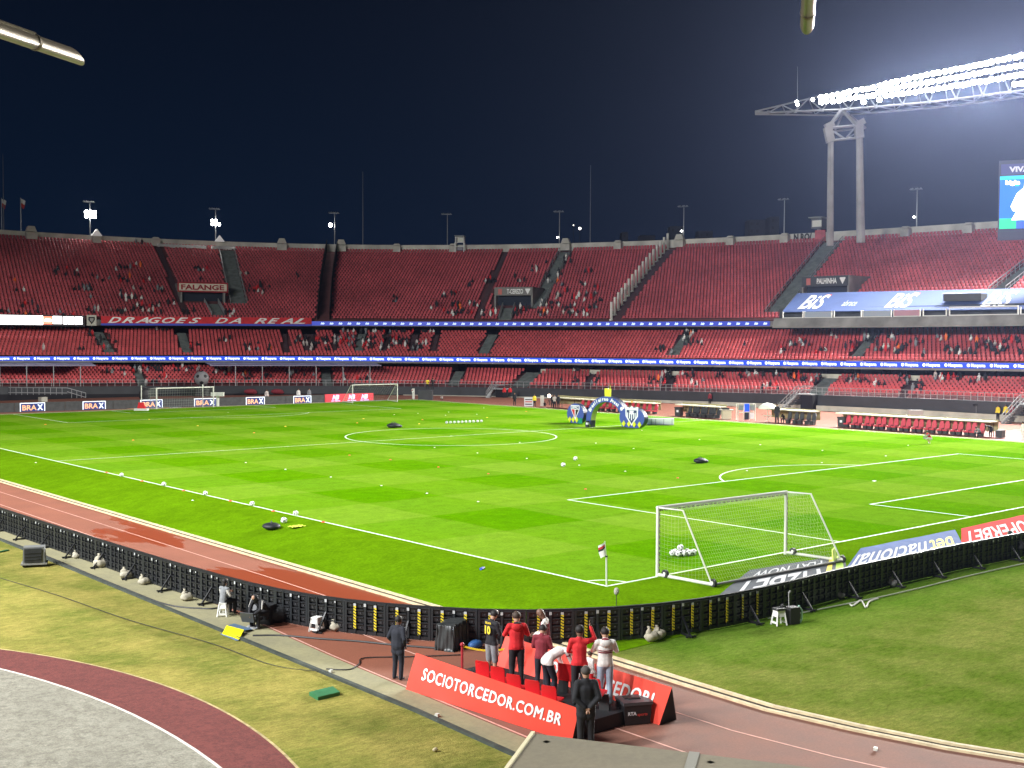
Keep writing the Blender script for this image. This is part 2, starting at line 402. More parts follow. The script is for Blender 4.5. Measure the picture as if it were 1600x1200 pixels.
# concrete path outside the track, with its dark drain edge
mb = strip(to, [(-11.92 if q[1] > -9 else q[0]-.82, q[1]-(.0 if q[1] > -9 else .3)) for q in to], -.488)
o = mb.build('path', M_CONC); tag(o, kind='structure')
mb = MB(); pts = [(-11.96 if q[1] > -9 else q[0]-.86, q[1]-(.0 if q[1] > -9 else .3)) for q in to]
for a, b in zip(pts[:-1], pts[1:]): mb.beam((a[0], a[1], -.49), (b[0], b[1], -.49), .12, .09)
o = mb.build('path_edge', mat('edge_rubber', (.045, .055, .045), .9, var=.3, scale=3)); tag(o, kind='structure')
# red ring with a grey-white centre painted on the turf west of the track
def ringpts(px): return np.array([G(u, v)[:2] for u, v in px])
RO = ringpts([(0, 1015), (100, 1027), (200, 1052), (300, 1090), (400, 1145), (470, 1200)]); RI = ringpts([(0, 1045), (100, 1072), (200, 1115), (290, 1160), (345, 1200)])
def fitc(P):
    A = np.c_[2*P, np.ones(len(P))]; s = np.linalg.lstsq(A, (P**2).sum(1), rcond=None)[0]; c = s[:2]; return c, math.sqrt(s[2]+c@c)
co, ro = fitc(RO); ci, ri = fitc(RI)
def disc(c, r, z, mb, n=160): mb.add([(c[0]+r*math.cos(2*math.pi*k/n), c[1]+r*math.sin(2*math.pi*k/n), z) for k in range(n)], [tuple(range(n))])
def chip_mat(c1, c2):
    def f(n, p):
        tc = _n(n, 'ShaderNodeTexCoord').outputs['Object']
        c = _mixc(n, _range(n, _noise(n, tc, 5, 7, .8), .42, .62), c1, c2)
        c = _mixc(n, _range(n, _noise(n, tc, .5, 4, .6), .4, .75, 0, .45), c, c2)
        v = _range(n, _noise(n, tc, 25, 4, .8), .25, .75, .6, 1.35)
        vm = _n(n, 'ShaderNodeVectorMath', operation='SCALE'); n.links.new(c, vm.inputs[0]); n.links.new(v, vm.inputs[3])
        n.links.new(vm.outputs[0], p.inputs['Base Color']); p.inputs['Roughness'].default_value = .95
        b = _n(n, 'ShaderNodeBump'); b.inputs['Strength'].default_value = .8; b.inputs['Distance'].default_value = .03
        n.links.new(_noise(n, tc, 16, 4, .8), b.inputs['Height']); n.links.new(b.outputs[0], p.inputs['Normal'])
    return f
mb = MB(); disc(co, ro+.04, -.506, mb); o = mb.build('painted_ring_edge', mat('ring_edge', (.42, .33, .15), .9, var=.4, scale=5)); tag(o, kind='structure')
mb = MB(); disc(co, ro-.03, -.501, mb); o = mb.build('painted_red_ring', node_ground('red_turf', chip_mat((.185, .042, .034), (.115, .024, .020)))); tag(o, kind='structure')
mb = MB(); disc(ci, ri+.03, -.497, mb); o = mb.build('painted_ring_line', mat('ring_line', (.70, .66, .58), .9, var=.2, scale=6)); tag(o, kind='structure')
mb = MB(); disc(ci, ri-.05, -.492, mb); o = mb.build('painted_grey_turf', node_ground('grey_turf', chip_mat((.33, .315, .25), (.19, .18, .14)))); tag(o, kind='structure')

# pitch lines
mb = MB(); LW = .12; ZL = .006
def line(a, b, w_=LW): poly_band([a, b], w_, ZL, mb)
line((-.06, 0), (68.06, 0)); line((-.06, 105), (68.06, 105))
ZL = .0065; line((0, .06), (0, 104.94)); line((68, .06), (68, 104.94)); line((.06, 52.5), (67.94, 52.5), .1)
for s_, b_ in ((1, 0), (-1, 105)):
    for hw, dp in ((20.16, 16.5), (9.16, 5.5)):
        ZL = .006; line((34-hw-.05, b_+s_*dp), (34+hw+.05, b_+s_*dp)); ZL = .0065
        line((34-hw, b_+s_*.06), (34-hw, b_+s_*(dp-.06))); line((34+hw, b_+s_*.06), (34+hw, b_+s_*(dp-.06)))
    a0 = math.acos(5.5/9.15)
    poly_band([(34+9.15*math.sin(a), b_+s_*(11+9.15*math.cos(a))) for a in np.linspace(-a0+.01, a0-.01, 40)], .11, .006, mb)
    for sx, cx in ((1, 0), (-1, 68)):
        poly_band([(cx+sx*math.cos(a), b_+s_*math.sin(a)) for a in np.linspace(.06, math.pi/2-.06, 14)], .1, .0075, mb)
poly_band([(34+9.15*math.cos(a), 52.5+9.15*math.sin(a)) for a in np.linspace(0, 2*math.pi, 97)], .11, .008, mb)
disc((34, 52.5), .14, .011, mb, 16); disc((34, 11), .14, .011, mb, 16); disc((34, 94), .14, .011, mb, 16)
o = mb.build('pitch_lines', M_LINE); tag(o, kind='structure')
# =============== THE BOWL ===============
ORD = ('first second third fourth fifth sixth seventh eighth ninth tenth eleventh twelfth thirteenth fourteenth fifteenth sixteenth seventeenth eighteenth nineteenth twentieth twenty-first twenty-second').split()
BA, BB, BN, CX, CY = 66.0, 92.0, 2.4, 34.0, 52.5
def B(phi, off):
    phi = np.asarray(phi, float); c, s = np.cos(phi), np.sin(phi)
    r = ((np.abs(c)/(BA+off))**BN+(np.abs(s)/(BB+off))**BN)**(-1/BN)
    return CX+r*c, CY+r*s
def B3(phi, off, z):
    x, y = B(phi, off); return (float(x), float(y), float(z))
PHI0, PHI1 = -0.62, 2.15
_PG = np.linspace(PHI0-.1, PHI1+.1, 1400)
def phi_u(u, off, z=8.0):
    x, y = B(_PG, off); U, V, Z = prj(np.c_[x, y, np.full(len(x), z)])
    return float(np.interp(-u, -U, _PG))
def z_uv(u, v, off):
    ph = phi_u(u, off); x, y = B(ph, off); d = ray(u, v); T = math.hypot(x-CAM[0], y-CAM[1])/math.hypot(d[0], d[1])
    return CAM[2]+T*d[2], ph
US = [0, 200, 400, 600, 800, 1000, 1200, 1400, 1600]
_RAIL = dict(wallbot=(0, [616, 616, 616, 616, 618.5, 623, 631, 639.5, 649]), walltop=(0, [604, 603.5, 603.5, 603.5, 606, 609.5, 615.5, 621.5, 629]),
 lowback=(7.5, [573, 574, 576, 577.5, 578.5, 583.5, 588, 591.5, 595]), ribLbot=(6, [563.7, 563.4, 563.3, 564.6, 566.7, 569, 571.5, 574, 577]),
 ribLtop=(6, [557, 556.5, 556.7, 557.4, 558.8, 561, 563.2, 565.2, 567.5]), midback=(18, [517]*9),
 ribUbot=(16, [508.5, 508.5, 509, 510, 510.7, 510.7, 510.5, 509, 507.3]), ribUtop=(16, [497, 498.5, 500.3, 501, 501, 501, 500.3, 498.5, 496.5]),
 rimbase=(46, [370.7, 381.3, 389.3, 392.8, 393.8, 388.3, 379.5, 369, 360]), rimtop=(46, [359, 370.5, 378.5, 382.5, 382.3, 376.8, 367.5, 354.7, 343]))
RZ = {}
for k_, (o_, vs_) in _RAIL.items():
    zz, pp = zip(*[z_uv(u, v, o_) for u, v in zip(US, vs_)]); cf = np.polyfit(pp, zz, 3)
    RZ[k_] = (cf, min(pp), max(pp))
def rz(k, phi):
    cf, a, b = RZ[k]; return np.polyval(cf, np.clip(phi, a, b))
OFF_UF, OFF_UB, OFF_MF, OFF_MB, OFF_LF, OFF_LB = 16.4, 46.0, 6.6, 18.0, 0.9, 7.5
def tz(tier, phi, off):
    if tier == 'U': a, b, o0, o1 = rz('ribUtop', phi)-.35, rz('rimbase', phi), OFF_UF, OFF_UB
    elif tier == 'M': a, b, o0, o1 = rz('ribLtop', phi)-.35, rz('ribLtop', phi)+3.75, OFF_MF, OFF_MB
    else: a, b, o0, o1 = rz('walltop', phi)-.15, rz('lowback', phi)-.2, OFF_LF, OFF_LB
    return a+(b-a)*(off-o0)/(o1-o0)
def hit(tier, u, v):
    """(phi, off) on a tier's slope for a pixel"""
    o0, o1 = dict(U=(OFF_UF, OFF_UB), M=(OFF_MF, OFF_MB), L=(OFF_LF, OFF_LB))[tier]
    best = None
    for off in np.linspace(o0, o1, 61):
        ph = phi_u(u, off, 8 if tier != 'U' else 12+(off-16)*.48); z = tz(tier, ph, off); x, y = B(ph, off)
        U, V, Z = prj([[x, y, z]]); e = abs(V[0]-v)
        if best is None or e < best[0]: best = (e, ph, off)
    return best[1], best[2]
def frame(phi, off):
    x, y = B(phi, off); x1, y1 = B(phi-1e-3, off); t = np.array([x1-x, y1-y, 0.]); t /= np.linalg.norm(t)   # tangent towards the right of the picture
    o = np.array([-t[1], t[0], 0.]); 
    if o[:2]@np.array([x-CX, y-CY]) < 0: o = -o
    return np.array([x, y, 0.]), t, o
PH = np.linspace(PHI0, PHI1, 150)
def sheet(mb, offA, zA, offB, zB, mi=0, ph=PH):
    xa, ya = B(ph, offA); xb, yb = B(ph, offB); n = len(ph)
    za = zA(ph) if callable(zA) else np.full(n, zA); zb = zB(ph) if callable(zB) else np.full(n, zB)
    mb.add(list(zip(xa, ya, za))+list(zip(xb, yb, zb)), [(i, i+1, n+i+1, n+i) for i in range(n-1)], mi)
def Z(k, d=0.0): return lambda p: rz(k, p)+d

M_WALLD = mat('charcoal_wall', (.030, .034, .038), .6, var=.25, scale=.4)
M_TERR = mat('terrace_concrete', (.13, .045, .045), .9, var=.25, scale=.5)
M_FASC = mat('fascia_concrete', (.20, .195, .18), .85, var=.25, scale=.5)
M_RIM = mat('rim_concrete', (.46, .44, .39), .85, var=.28, scale=.35, detail=7)
M_DARK = mat('near_black', (.008, .008, .011), .9)  # near-black; also paints the shade of doorways and under the landings
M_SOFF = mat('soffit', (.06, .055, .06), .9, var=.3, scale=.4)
M_STAIR = mat('stair_concrete', (.095, .108, .10), .9, var=.3, scale=1.2)
M_RAIL = mat('galvanised_rail', (.33, .34, .34), .45, .4)
M_BEIGE = mat('beige_concrete', (.50, .47, .38), .85, var=.2, scale=.6, detail=6)

up = thing('upper_stand', 'tall upper stand of red seats curving round the far side under the night sky', 'stand', B3(.5, 30, 12))
mb = MB(); sheet(mb, 16.2, Z('ribUtop', -.45), 46, Z('rimbase', -.1)); mb.build('terrace', M_TERR, up)
mb = MB(); sheet(mb, 46, Z('rimbase', -.2), 46, Z('rimtop')); sheet(mb, 46, Z('rimtop'), 46.5, Z('rimtop')); sheet(mb, 46.5, Z('rimtop'), 46.5, -.5); mb.build('rim_wall', M_RIM, up)
mb = MB(); sheet(mb, 16, Z('ribUbot'), 16, Z('ribUtop', -.15)); sheet(mb, 16, Z('ribUtop', -.15), 16.5, Z('ribUtop', -.15)); mb.build('fascia', M_FASC, up)
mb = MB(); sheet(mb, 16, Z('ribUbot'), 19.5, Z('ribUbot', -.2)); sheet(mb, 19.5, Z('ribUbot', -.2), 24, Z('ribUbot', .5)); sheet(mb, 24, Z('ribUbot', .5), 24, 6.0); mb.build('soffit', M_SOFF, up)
md = thing('middle_stand', 'middle stand of red seats between the two blue ribbon boards', 'stand', B3(.5, 12, 5))
mb = MB(); sheet(mb, 6.3, Z('ribLtop', -.45), 18.4, Z('ribLtop', 3.7)); sheet(mb, 18.4, Z('ribLtop', 3.7), 24, Z('ribLtop', 3.7)); mb.build('terrace', M_TERR, md)
mb = MB(); sheet(mb, 6, Z('ribLbot', -.28), 6, Z('ribLtop', .02)); sheet(mb, 6, Z('ribLtop', .02), 6.4, Z('ribLtop', .02)); mb.build('fascia', M_FASC, md)
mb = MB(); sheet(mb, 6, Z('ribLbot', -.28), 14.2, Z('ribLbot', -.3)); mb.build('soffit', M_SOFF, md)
lo = thing('lower_stand', 'lowest stand of red seats behind the charcoal pitchside wall', 'stand', B3(.5, 4, -.5))
mb = MB(); sheet(mb, .6, Z('walltop', -.3), 7.6, Z('lowback', -.3)); sheet(mb, 7.6, Z('lowback', -.9), 14.2, Z('lowback', -.9)); mb.build('terrace', M_TERR, lo)
mb = MB(); sheet(mb, 0, Z('wallbot'), 0, Z('walltop')); sheet(mb, 0, Z('walltop'), .7, Z('walltop')); mb.build('pitchside_wall', M_WALLD, lo)
phr = np.linspace(PHI0, phi_u(630, 0), 90)
mb = MB(); sheet(mb, -.35, -.5, -.35, Z('wallbot', -.02), ph=phr); sheet(mb, -.35, Z('wallbot', -.02), .1, Z('wallbot', -.02), ph=phr); mb.build('plinth', M_BEIGE, lo)
mb = MB(); sheet(mb, -.02, -.5, -.02, Z('wallbot', .02), ph=np.linspace(phi_u(630, 0), PHI1, 70)); mb.build('lower_dark_sheet', M_DARK, lo)  # solid near-black sheet below the wall foot
phb = np.linspace(PHI0, phi_u(845, 7.6), 80)
mb = MB(); sheet(mb, 7.7, Z('lowback', -.3), 7.7, Z('lowback', .42), ph=phb); sheet(mb, 7.7, Z('lowback', .42), 8.0, Z('lowback', .42), ph=phb); sheet(mb, 8.0, Z('lowback', .42), 8.0, Z('lowback', -.9), ph=phb)
mb.build('rear_parapet', M_BEIGE, lo)
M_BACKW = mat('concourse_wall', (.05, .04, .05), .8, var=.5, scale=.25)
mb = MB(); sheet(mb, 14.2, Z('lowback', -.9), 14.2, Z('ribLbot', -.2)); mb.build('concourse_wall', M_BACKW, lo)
# concourse columns, bays and panels painted as lit patches under the middle stand
mb = MB(); mbl = MB(); mbd = MB()
for k, u in enumerate(range(-40, 1680, 55)):
    ph = phi_u(u+RNG.uniform(-6, 6), 13); P, t, o_ = frame(ph, 13.2); z0 = float(rz('lowback', ph))-.9; z1 = float(rz('ribLbot', ph))-.28
    mb.box(P+[0, 0, (z0+z1)/2], (.5, .5, z1-z0), 0, rot=Matrix((t, o_, (0, 0, 1))).transposed())
    P, t, o_ = frame(phi_u(u+27, 14), 14.0); rm = Matrix((t, o_, (0, 0, 1))).transposed()
    if k % 3 == 1: mbl.box(P+[0, 0, z0+1.3], (3.2, .1, 1.2), int(RNG.integers(0, 3)), rot=rm)
    else: mbd.box(P+[0, 0, z0+1.1], (1.6+1.6*RNG.random(), .12, 2.2), 0, rot=rm)
mb.build('column', mat('dark_column', (.05, .05, .055), .8), lo)['kind'] = 'stuff'
mbl.build('lit_patch_panels', [mat('pale_panel', (.30, .32, .30), .7), mat('ochre_panel', (.20, .13, .06), .7), mat('green_panel', (.10, .15, .06), .7)], lo)['kind'] = 'stuff'  # pale and coloured panels paint the lit patches, nothing glows
mbd.build('doorway_shade', M_DARK, lo)['kind'] = 'stuff'  # solid near-black panels paint the shade of doorways

# aisles: (tier, pixel top, pixel bottom, width m, kind)
AIS = [('U', (247, 386), (292, 497), .9, 'dark'), ('U', (354, 392), (373, 475), 2.7, 'stair'), ('U', (330, 475), (342, 496), 2.2, 'stair'),
       ('U', (519, 388), (506, 499), 2.1, 'net'), ('U', (791, 394), (746, 500), .8, 'dark'), ('U', (884, 394), (840, 482), 2.2, 'stair'), ('U', (795, 482), (789, 500), 2.0, 'stair'),
       ('U', (1050, 390), (963, 500), 1.4, 'dark'), ('U', (1302, 378), (1212, 492), 3.2, 'stair'), ('U', (1640, 395), (1558, 458), 2.2, 'stair'),
       ('M', (152, 518), (172, 553), 1.6, 'stair'), ('M', (283, 518), (293, 553), 1.5, 'stair'), ('M', (445, 518), (448, 553), .7, 'dark'), ('M', (483, 518), (484, 553), 1.6, 'dark'),
       ('M', (526, 518), (523, 553), .5, 'dark'), ('M', (566, 518), (560, 553), 1.3, 'stair'), ('M', (606, 518), (600, 553), .6, 'dark'), ('M', (649, 518), (645, 553), 1.1, 'dark'), ('M', (684, 518), (676, 554), .7, 'dark'),
       ('M', (771, 518), (755, 555), 1.7, 'stair'), ('M', (1076, 519), (1050, 558), 1.6, 'stair'), ('M', (1368, 520), (1336, 562), 1.5, 'stair'),
       ('L', (212, 575), (222, 603), 1.2, 'stair'), ('L', (508, 578), (512, 603), 1.5, 'stair'), ('L', (720, 580), (708, 603), 1.6, 'stair'), ('L', (835, 580), (812, 605), 2.6, 'stair'),
       ('L', (928, 582), (915, 608), .8, 'dark'), ('L', (1050, 586), (1040, 610), 1.6, 'dark'), ('L', (1300, 590), (1275, 618), 2.2, 'stair'), ('L', (1430, 593), (1410, 622), 1.0, 'dark')]
AISG = []
for tier, pt, pb, wd, kd in AIS:
    (p1, o1), (p0, o0) = hit(tier, *pt), hit(tier, *pb); AISG.append((tier, p0, o0, p1, o1, wd, kd))
VOM = [('FALANGE', (282, 475), (352, 475), 'L'), ('T-CEREZO', (772, 481), (832, 481), 'L'), ('PALHINHA', (1252, 470), (1326, 470), 'L')]
VG = []
for nm, a, b, _ in VOM:
    pa, oa = hit('U', *a); pb, ob = hit('U', *b); VG.append((nm, pa, pb, (oa+ob)/2))
def blocked(tier, phi, off, arr_r):
    bl = np.zeros(len(phi), bool)
    for t_, p0, o0, p1, o1, wd, kd in AISG:
        if t_ != tier or off < min(o0, o1)-.6 or off > max(o0, o1)+.6: continue
        pc = p0+(p1-p0)*(off-o0)/(o1-o0+1e-9); bl |= np.abs(phi-pc)*arr_r < wd/2+.3
    if tier == 'U':
        for nm, pa, pb, oo in VG:
            lo_, hi_ = min(pa, pb), max(pa, pb); e = .6/arr_r
            if oo-1.2 < off < oo+6.8: bl |= (phi > lo_-e) & (phi < hi_+e)
    return bl
def rows(tier):
    o0, o1, n = dict(U=(17.2, 45.4, 33), M=(7.1, 17.9, 12), L=(1.5, 7.2, 8))[tier]
    return np.linspace(o0, o1, n)
seatP = {'U': [], 'M': [], 'L': []}
for tier in 'UML':
    for off in rows(tier):
        pd = np.linspace(PHI0, PHI1, 3000); x, y = B(pd, off); L = np.r_[0, np.cumsum(np.hypot(np.diff(x), np.diff(y)))]
        n = int(L[-1]/.60); s = (np.arange(n)+.5)*.60; ph = np.interp(s, L, pd); x, y = B(ph, off); r = np.hypot(x-CX, y-CY)
        ok = ~blocked(tier, ph, off, r); ph = ph[ok]
        x, y = B(ph, off); x1, y1 = B(ph-1e-3, off); tx, ty = x1-x, y1-y; l = np.hypot(tx, ty); tx /= l; ty /= l
        z = tz(tier, ph, off)
        for a in zip(x, y, z, tx, ty): seatP[tier].append(a)
# one seat: a curved back and a pan on a bracket, facing inwards (outward axis = (-ty, tx))
def seat_template():
    m = MB(); m.box((0, .02, .40), (.46, .42, .05)); 
    m.add([(-.23, .19, .40), (.23, .19, .40), (.23, .27, .40), (-.23, .27, .40), (-.20, .27, .80), (.20, .27, .80), (.20, .33, .80), (-.20, .33, .80)],
          [(0, 1, 5, 4), (1, 2, 6, 5), (2, 3, 7, 6), (3, 0, 4, 7), (4, 5, 6, 7)])
    return np.array(m.v), m.f
SV, SF = seat_template()
def seats_mesh(name, arr, material):
    A = np.array(arr); P = A[:, :3]; T = np.c_[A[:, 3:5], np.zeros(len(A))]; O = np.c_[-A[:, 4], A[:, 3], np.zeros(len(A))]
    sg = np.sign((O[:, 0]*(P[:, 0]-CX)+O[:, 1]*(P[:, 1]-CY)))[:, None]; O = O*sg
    V = P[:, None, :]+SV[None, :, 0:1]*T[:, None, :]+SV[None, :, 1:2]*O[:, None, :]; V[:, :, 2] += SV[None, :, 2]
    F = np.array(SF)[None]+(np.arange(len(A))*len(SV))[:, None, None]
    me = bpy.data.meshes.new(name); V = V.reshape(-1, 3); F = F.reshape(-1, 4)
    me.vertices.add(len(V)); me.vertices.foreach_set('co', V.ravel()); me.loops.add(F.size); me.loops.foreach_set('vertex_index', F.ravel().astype(np.int32))
    me.polygons.add(len(F)); me.polygons.foreach_set('loop_start', np.arange(0, F.size, 4, dtype=np.int32)); me.polygons.foreach_set('loop_total', np.full(len(F), 4, np.int32))
    me.update(calc_edges=True); me.materials.append(material); o = bpy.data.objects.new(name, me); COL.objects.link(o); return o
M_SEAT = mat('red_seat', (.54, .085, .090), .42, island=.15, var=.2, scale=.12)
M_SEAT2 = mat('faded_red_seat', (.47, .082, .094), .5, island=.16, var=.25, scale=.1)
# the 300 seats that show largest: nearest in the lowest stand, inside the frame
A = np.array(seatP['L']); U_, V_, D_ = prj(A[:, :3]); vis = (U_ > 5) & (U_ < 1592)
idx = np.where(vis)[0]; idx = idx[np.argsort(D_[idx])][:300]; msk = np.zeros(len(A), bool); msk[idx] = True
seats_mesh('stadium_seats', A[~msk], M_SEAT); tag(bpy.data.objects['stadium_seats'], 'rows of red plastic seats bolted to the lowest stand', 'seats', kind='stuff')
o = seats_mesh('stadium_seats', seatP['M'], M_SEAT); tag(o, 'rows of red plastic seats between the two blue ribbon boards', 'seats', kind='stuff')
o = seats_mesh('stadium_seats', seatP['U'], M_SEAT2); tag(o, 'rows of faded red plastic seats covering the upper stand', 'seats', kind='stuff')
me_seat = None; m = MB(); m.v = SV.tolist(); m.f = SF; m.m = [0]*len(SF); m.n = len(SV)
me_back = MB(); me_back.add(SV[8:], [tuple(i-8 for i in f) for f in SF[6:]]); me_pan = MB(); me_pan.add(SV[:8], SF[:6])
S_BACK = me_back.data('backrest', M_SEAT); S_PAN = me_pan.data('seat', M_SEAT)
for k, i in enumerate(idx):
    x, y, z, tx, ty = A[i]; O = np.array([-ty, tx]); rr = math.atan2(ty, tx)
    if O@np.array([x-CX, y-CY]) < 0: rr += math.pi
    rt = thing('stadium_seat', 'red plastic seat bolted to the lowest stand at its nearest end, right of the photo', 'seat', (x, y, z), rr, 'red seats in the lowest stand')
    for nm_, me_ in (('backrest', S_BACK), ('seat', S_PAN)):
        c = bpy.data.objects.new(nm_, me_); COL.objects.link(c); c.parent = rt

# stairs, rails, dark joints
for (tier, p0, o0, p1, o1, wd, kd), (_, pt, pb, _, _) in zip(AISG, AIS):
    root = dict(U=up, M=md, L=lo)[tier]; mb = MB(); n = max(6, int(abs(o1-o0)/.45))
    if kd == 'net': continue
    for k in range(n):
        f = (k+.5)/n; off = o0+(o1-o0)*f; ph = p0+(p1-p0)*f; P, t, o_ = frame(ph, off); z = float(tz(tier, ph, off)); dz = abs(o1-o0)/n
        mb.box(P+[0, 0, z-.05], (wd, dz, .34 if kd == 'stair' else .2), 0, rot=Matrix((t, o_, (0, 0, 1))).transposed())
    o = mb.build('stairway' if kd == 'stair' else 'gangway', M_STAIR if kd == 'stair' else mat('dark_gangway', (.045, .022, .026), .9), root)
    if kd == 'stair' and tier == 'U':
        mb = MB()
        for sd in (-1, 1):
            pts = []
            for k in range(13):
                f = k/12; off = o0+(o1-o0)*f; ph = p0+(p1-p0)*f; P, t, o_ = frame(ph, off); P = P+t*sd*(wd/2+.1); P[2] = float(tz(tier, ph, off))
                pts.append(P+[0, 0, 1.0]); mb.beam(P, P+[0, 0, 1.0], .07, .07)
            for a, b in zip(pts[:-1], pts[1:]): mb.beam(a, b, .09, .09); mb.beam(a-np.array([0, 0, .5]), b-np.array([0, 0, .5]), .05, .05)
        mb.build('handrail', M_RAIL, root)
# the dark net that closes the empty block
tier, p0, o0, p1, o1, wd, kd = AISG[3]
nt_ = thing('divider_net', 'tall dark net on posts dividing the upper stand down a gangway', 'net', B3(p0, o0, tz('U', p0, o0)))
mb = MB(); mb2 = MB()
for sd in (-1, 1):
    top = []
    for k in range(15):
        f = k/14; off = o0+(o1-o0)*f; ph = p0+(p1-p0)*f; P, t, o_ = frame(ph, off); P = P+t*sd*wd*.5; P[2] = float(tz('U', ph, off)); Q = P+[0, 0, 2.3]
        mb2.beam(P, Q, .1, .1); top.append((P, Q))
    for a, b in zip(top[:-1], top[1:]):
        mb2.beam(a[1], b[1], .08, .08)
        for j in range(7):
            z_ = np.array([0, 0, .1+.33*j]); mb.beam(a[0]+z_, b[0]+z_, .13, .13)
        for j in range(5):
            q = a[0]+(b[0]-a[0])*j/5; mb.beam(q, q+[0, 0, 2.3], .1, .1)
M_NETD = mat('dark_mesh', (.012, .016, .016), .9)
mb.build('netting', M_NETD, nt_); mb2.build('posts', M_NETD, nt_)
# row of white posts beside the dark gangway
tier, p0, o0, p1, o1, wd, kd = AISG[7]
for k in range(17):
    f = k/16; off = o0+(o1-o0)*f; ph = p0+(p1-p0)*f; P, t, o_ = frame(ph, off); P = P-t*.9; P[2] = float(tz('U', ph, off))-.1
    mb = MB(); mb.beam(P, P+[0, 0, 3.1], .30, .30); mb.beam(P+[0, 0, .0], P+[0, 0, .25], .5, .5)
    single(mb, 'barrier_post', mat('white_post', (.66, .66, .60), .6), ORD[k]+' white upright post from the foot of the slanting row in the upper stand', 'post', 'white posts of the dividing barrier in the upper stand', loc=tuple(P))

# vomitories
def cloth_mat(name, col): return mat(name, col, .8, var=.15, scale=1.5)
M_WHT = mat('white_lettering', (.72, .72, .70), .6)
VLAB = {'FALANGE': ('short red banner with a cream panel hung across a stairway entrance of the upper stand', 'banner'),
        'T-CEREZO': ('grey name board over the stairway entrance in the middle of the upper stand', 'sign'), 'PALHINHA': ('dark name board above the left end of the blue canopy', 'sign')}
for nm, pa, pb, oo in VG:
    pm = (pa+pb)/2; P, t, o_ = frame(pm, oo); Pa = np.array(B3(pa, oo, 0)); Pb = np.array(B3(pb, oo, 0)); wv = abs((Pb-Pa)@t)
    z0 = float(tz('U', pm, oo)); H = 3.9; dep = 6.6; rm = Matrix((t, o_, (0, 0, 1))).transposed()
    vt = thing('entrance_box', {'FALANGE': 'concrete stairway entrance under the red banner, left part of the upper stand', 'T-CEREZO': 'concrete stairway entrance in the middle of the upper stand', 'PALHINHA': 'concrete stairway entrance behind the blue canopy'}[nm], 'stand entrance', tuple(P+[0, 0, z0]))
    mb = MB(); 
    for sd in (-1, 1):
        base = P+t*sd*(wv/2-.15)+[0, 0, z0-.3]
        mb.prism([(0, 0), (dep, dep*.49), (dep, H+.15), (0, H)], base-t*.15, o_, (0, 0, 1), t*.3)
    mb.box(P+o_*(dep/2+.1)+[0, 0, z0+H-.35], (wv, dep, .28), 0, rot=rm)
    mb.build('surround', M_FASC, vt)
    mb = MB(); mb.box(P+o_*1.1+[0, 0, z0+1.3], (wv-.5, .2, 3.2), 0, rot=rm); mb.build('opening_shade', mat('entrance_shadow', (.012, .018, .03), .9), vt)  # solid dark panel paints the shade inside the entrance
    lab, cat_ = VLAB[nm]; c0 = P-o_*.12+[0, 0, z0+H-1.0]
    hgt = 1.5 if nm != 'T-CEREZO' else 1.35
    bd = thing('banner' if cat_ == 'banner' else 'name_board', lab, cat_, tuple(c0))
    mb = MB()
    if nm == 'FALANGE':
        mb.box(c0, (wv+1.0, .08, 1.75), 0, rot=rm); mb.box(c0-o_*.05, (wv+.5, .06, 1.25), 1, rot=rm)
        mb.build('cloth', [cloth_mat('red_cloth', (.28, .012, .02)), cloth_mat('cream_cloth', (.62, .55, .44))], bd)
        mb = MB(); put_text(mb, 'FALANGE', c0-t*(wv/2-.1)-o_*.09+[0, 0, -.42], t, (0, 0, 1), width=wv-.3, height=.85, bold=.05, lift=-.0)
        mb.build('lettering', cloth_mat('red_letter', (.26, .012, .02)), bd)
    else:
        mb.box(c0, (wv-.2, .1, hgt), 0, rot=rm); 
        mb.build('board', mat('board_grey', (.16, .155, .14), .7) if nm == 'T-CEREZO' else mat('board_dark', (.035, .04, .05), .6), bd)
        mb = MB(); put_text(mb, nm, c0-t*(wv*.16)-o_*.08+[0, 0, -.35], t, (0, 0, 1), width=wv*.42, height=.8, bold=.04)
        mb.build('lettering', M_WHT, bd)
        mb = MB(); e = c0-t*(wv*.34)-o_*.08; mb.box(e, (.7, .04, 1.0), 0, rot=rm)
        e = c0+t*(wv*.38)-o_*.08; mb.prism([(-.45, .5), (.45, .5), (.45, .3), (0, -.5), (-.45, .3)], e, t, (0, 0, 1), -o_*.03, 1)
        mb.build('emblem', [mat('pink_badge', (.45, .12, .10), .7), M_WHT], bd)

# rim buttress blocks
for k, u in enumerate((48, 150, 243, 440, 533, 620, 708, 884, 966, 1062, 1142, 1227, 1416, 1515)):
    ph = phi_u(u, 45.6, 24); P, t, o_ = frame(ph, 45.2); z0 = float(rz('rimbase', ph)); rm = Matrix((t, o_, (0, 0, 1))).transposed(); big = u in (533, 884, 1062, 440, 48)
    mb = MB(); wd = 1.9 if big else 1.5; mb.box(P+[0, 0, z0+.5], (wd, 1.1, 1.2), 0, rot=rm)
    mb.prism([(-wd/2, 0), (wd/2, 0), (wd*.28, 1.0 if big else .3), (-wd*.28, 1.0 if big else .3)], P-o_*.3+[0, 0, z0+1.25], t, (0, 0, 1), o_*.8)
    single(mb, 'rim_block', M_RIM, ORD[k]+' pale concrete block from the left along the rim wall', 'concrete block', 'concrete blocks along the rim wall', loc=tuple(P+[0, 0, z0-.25]))
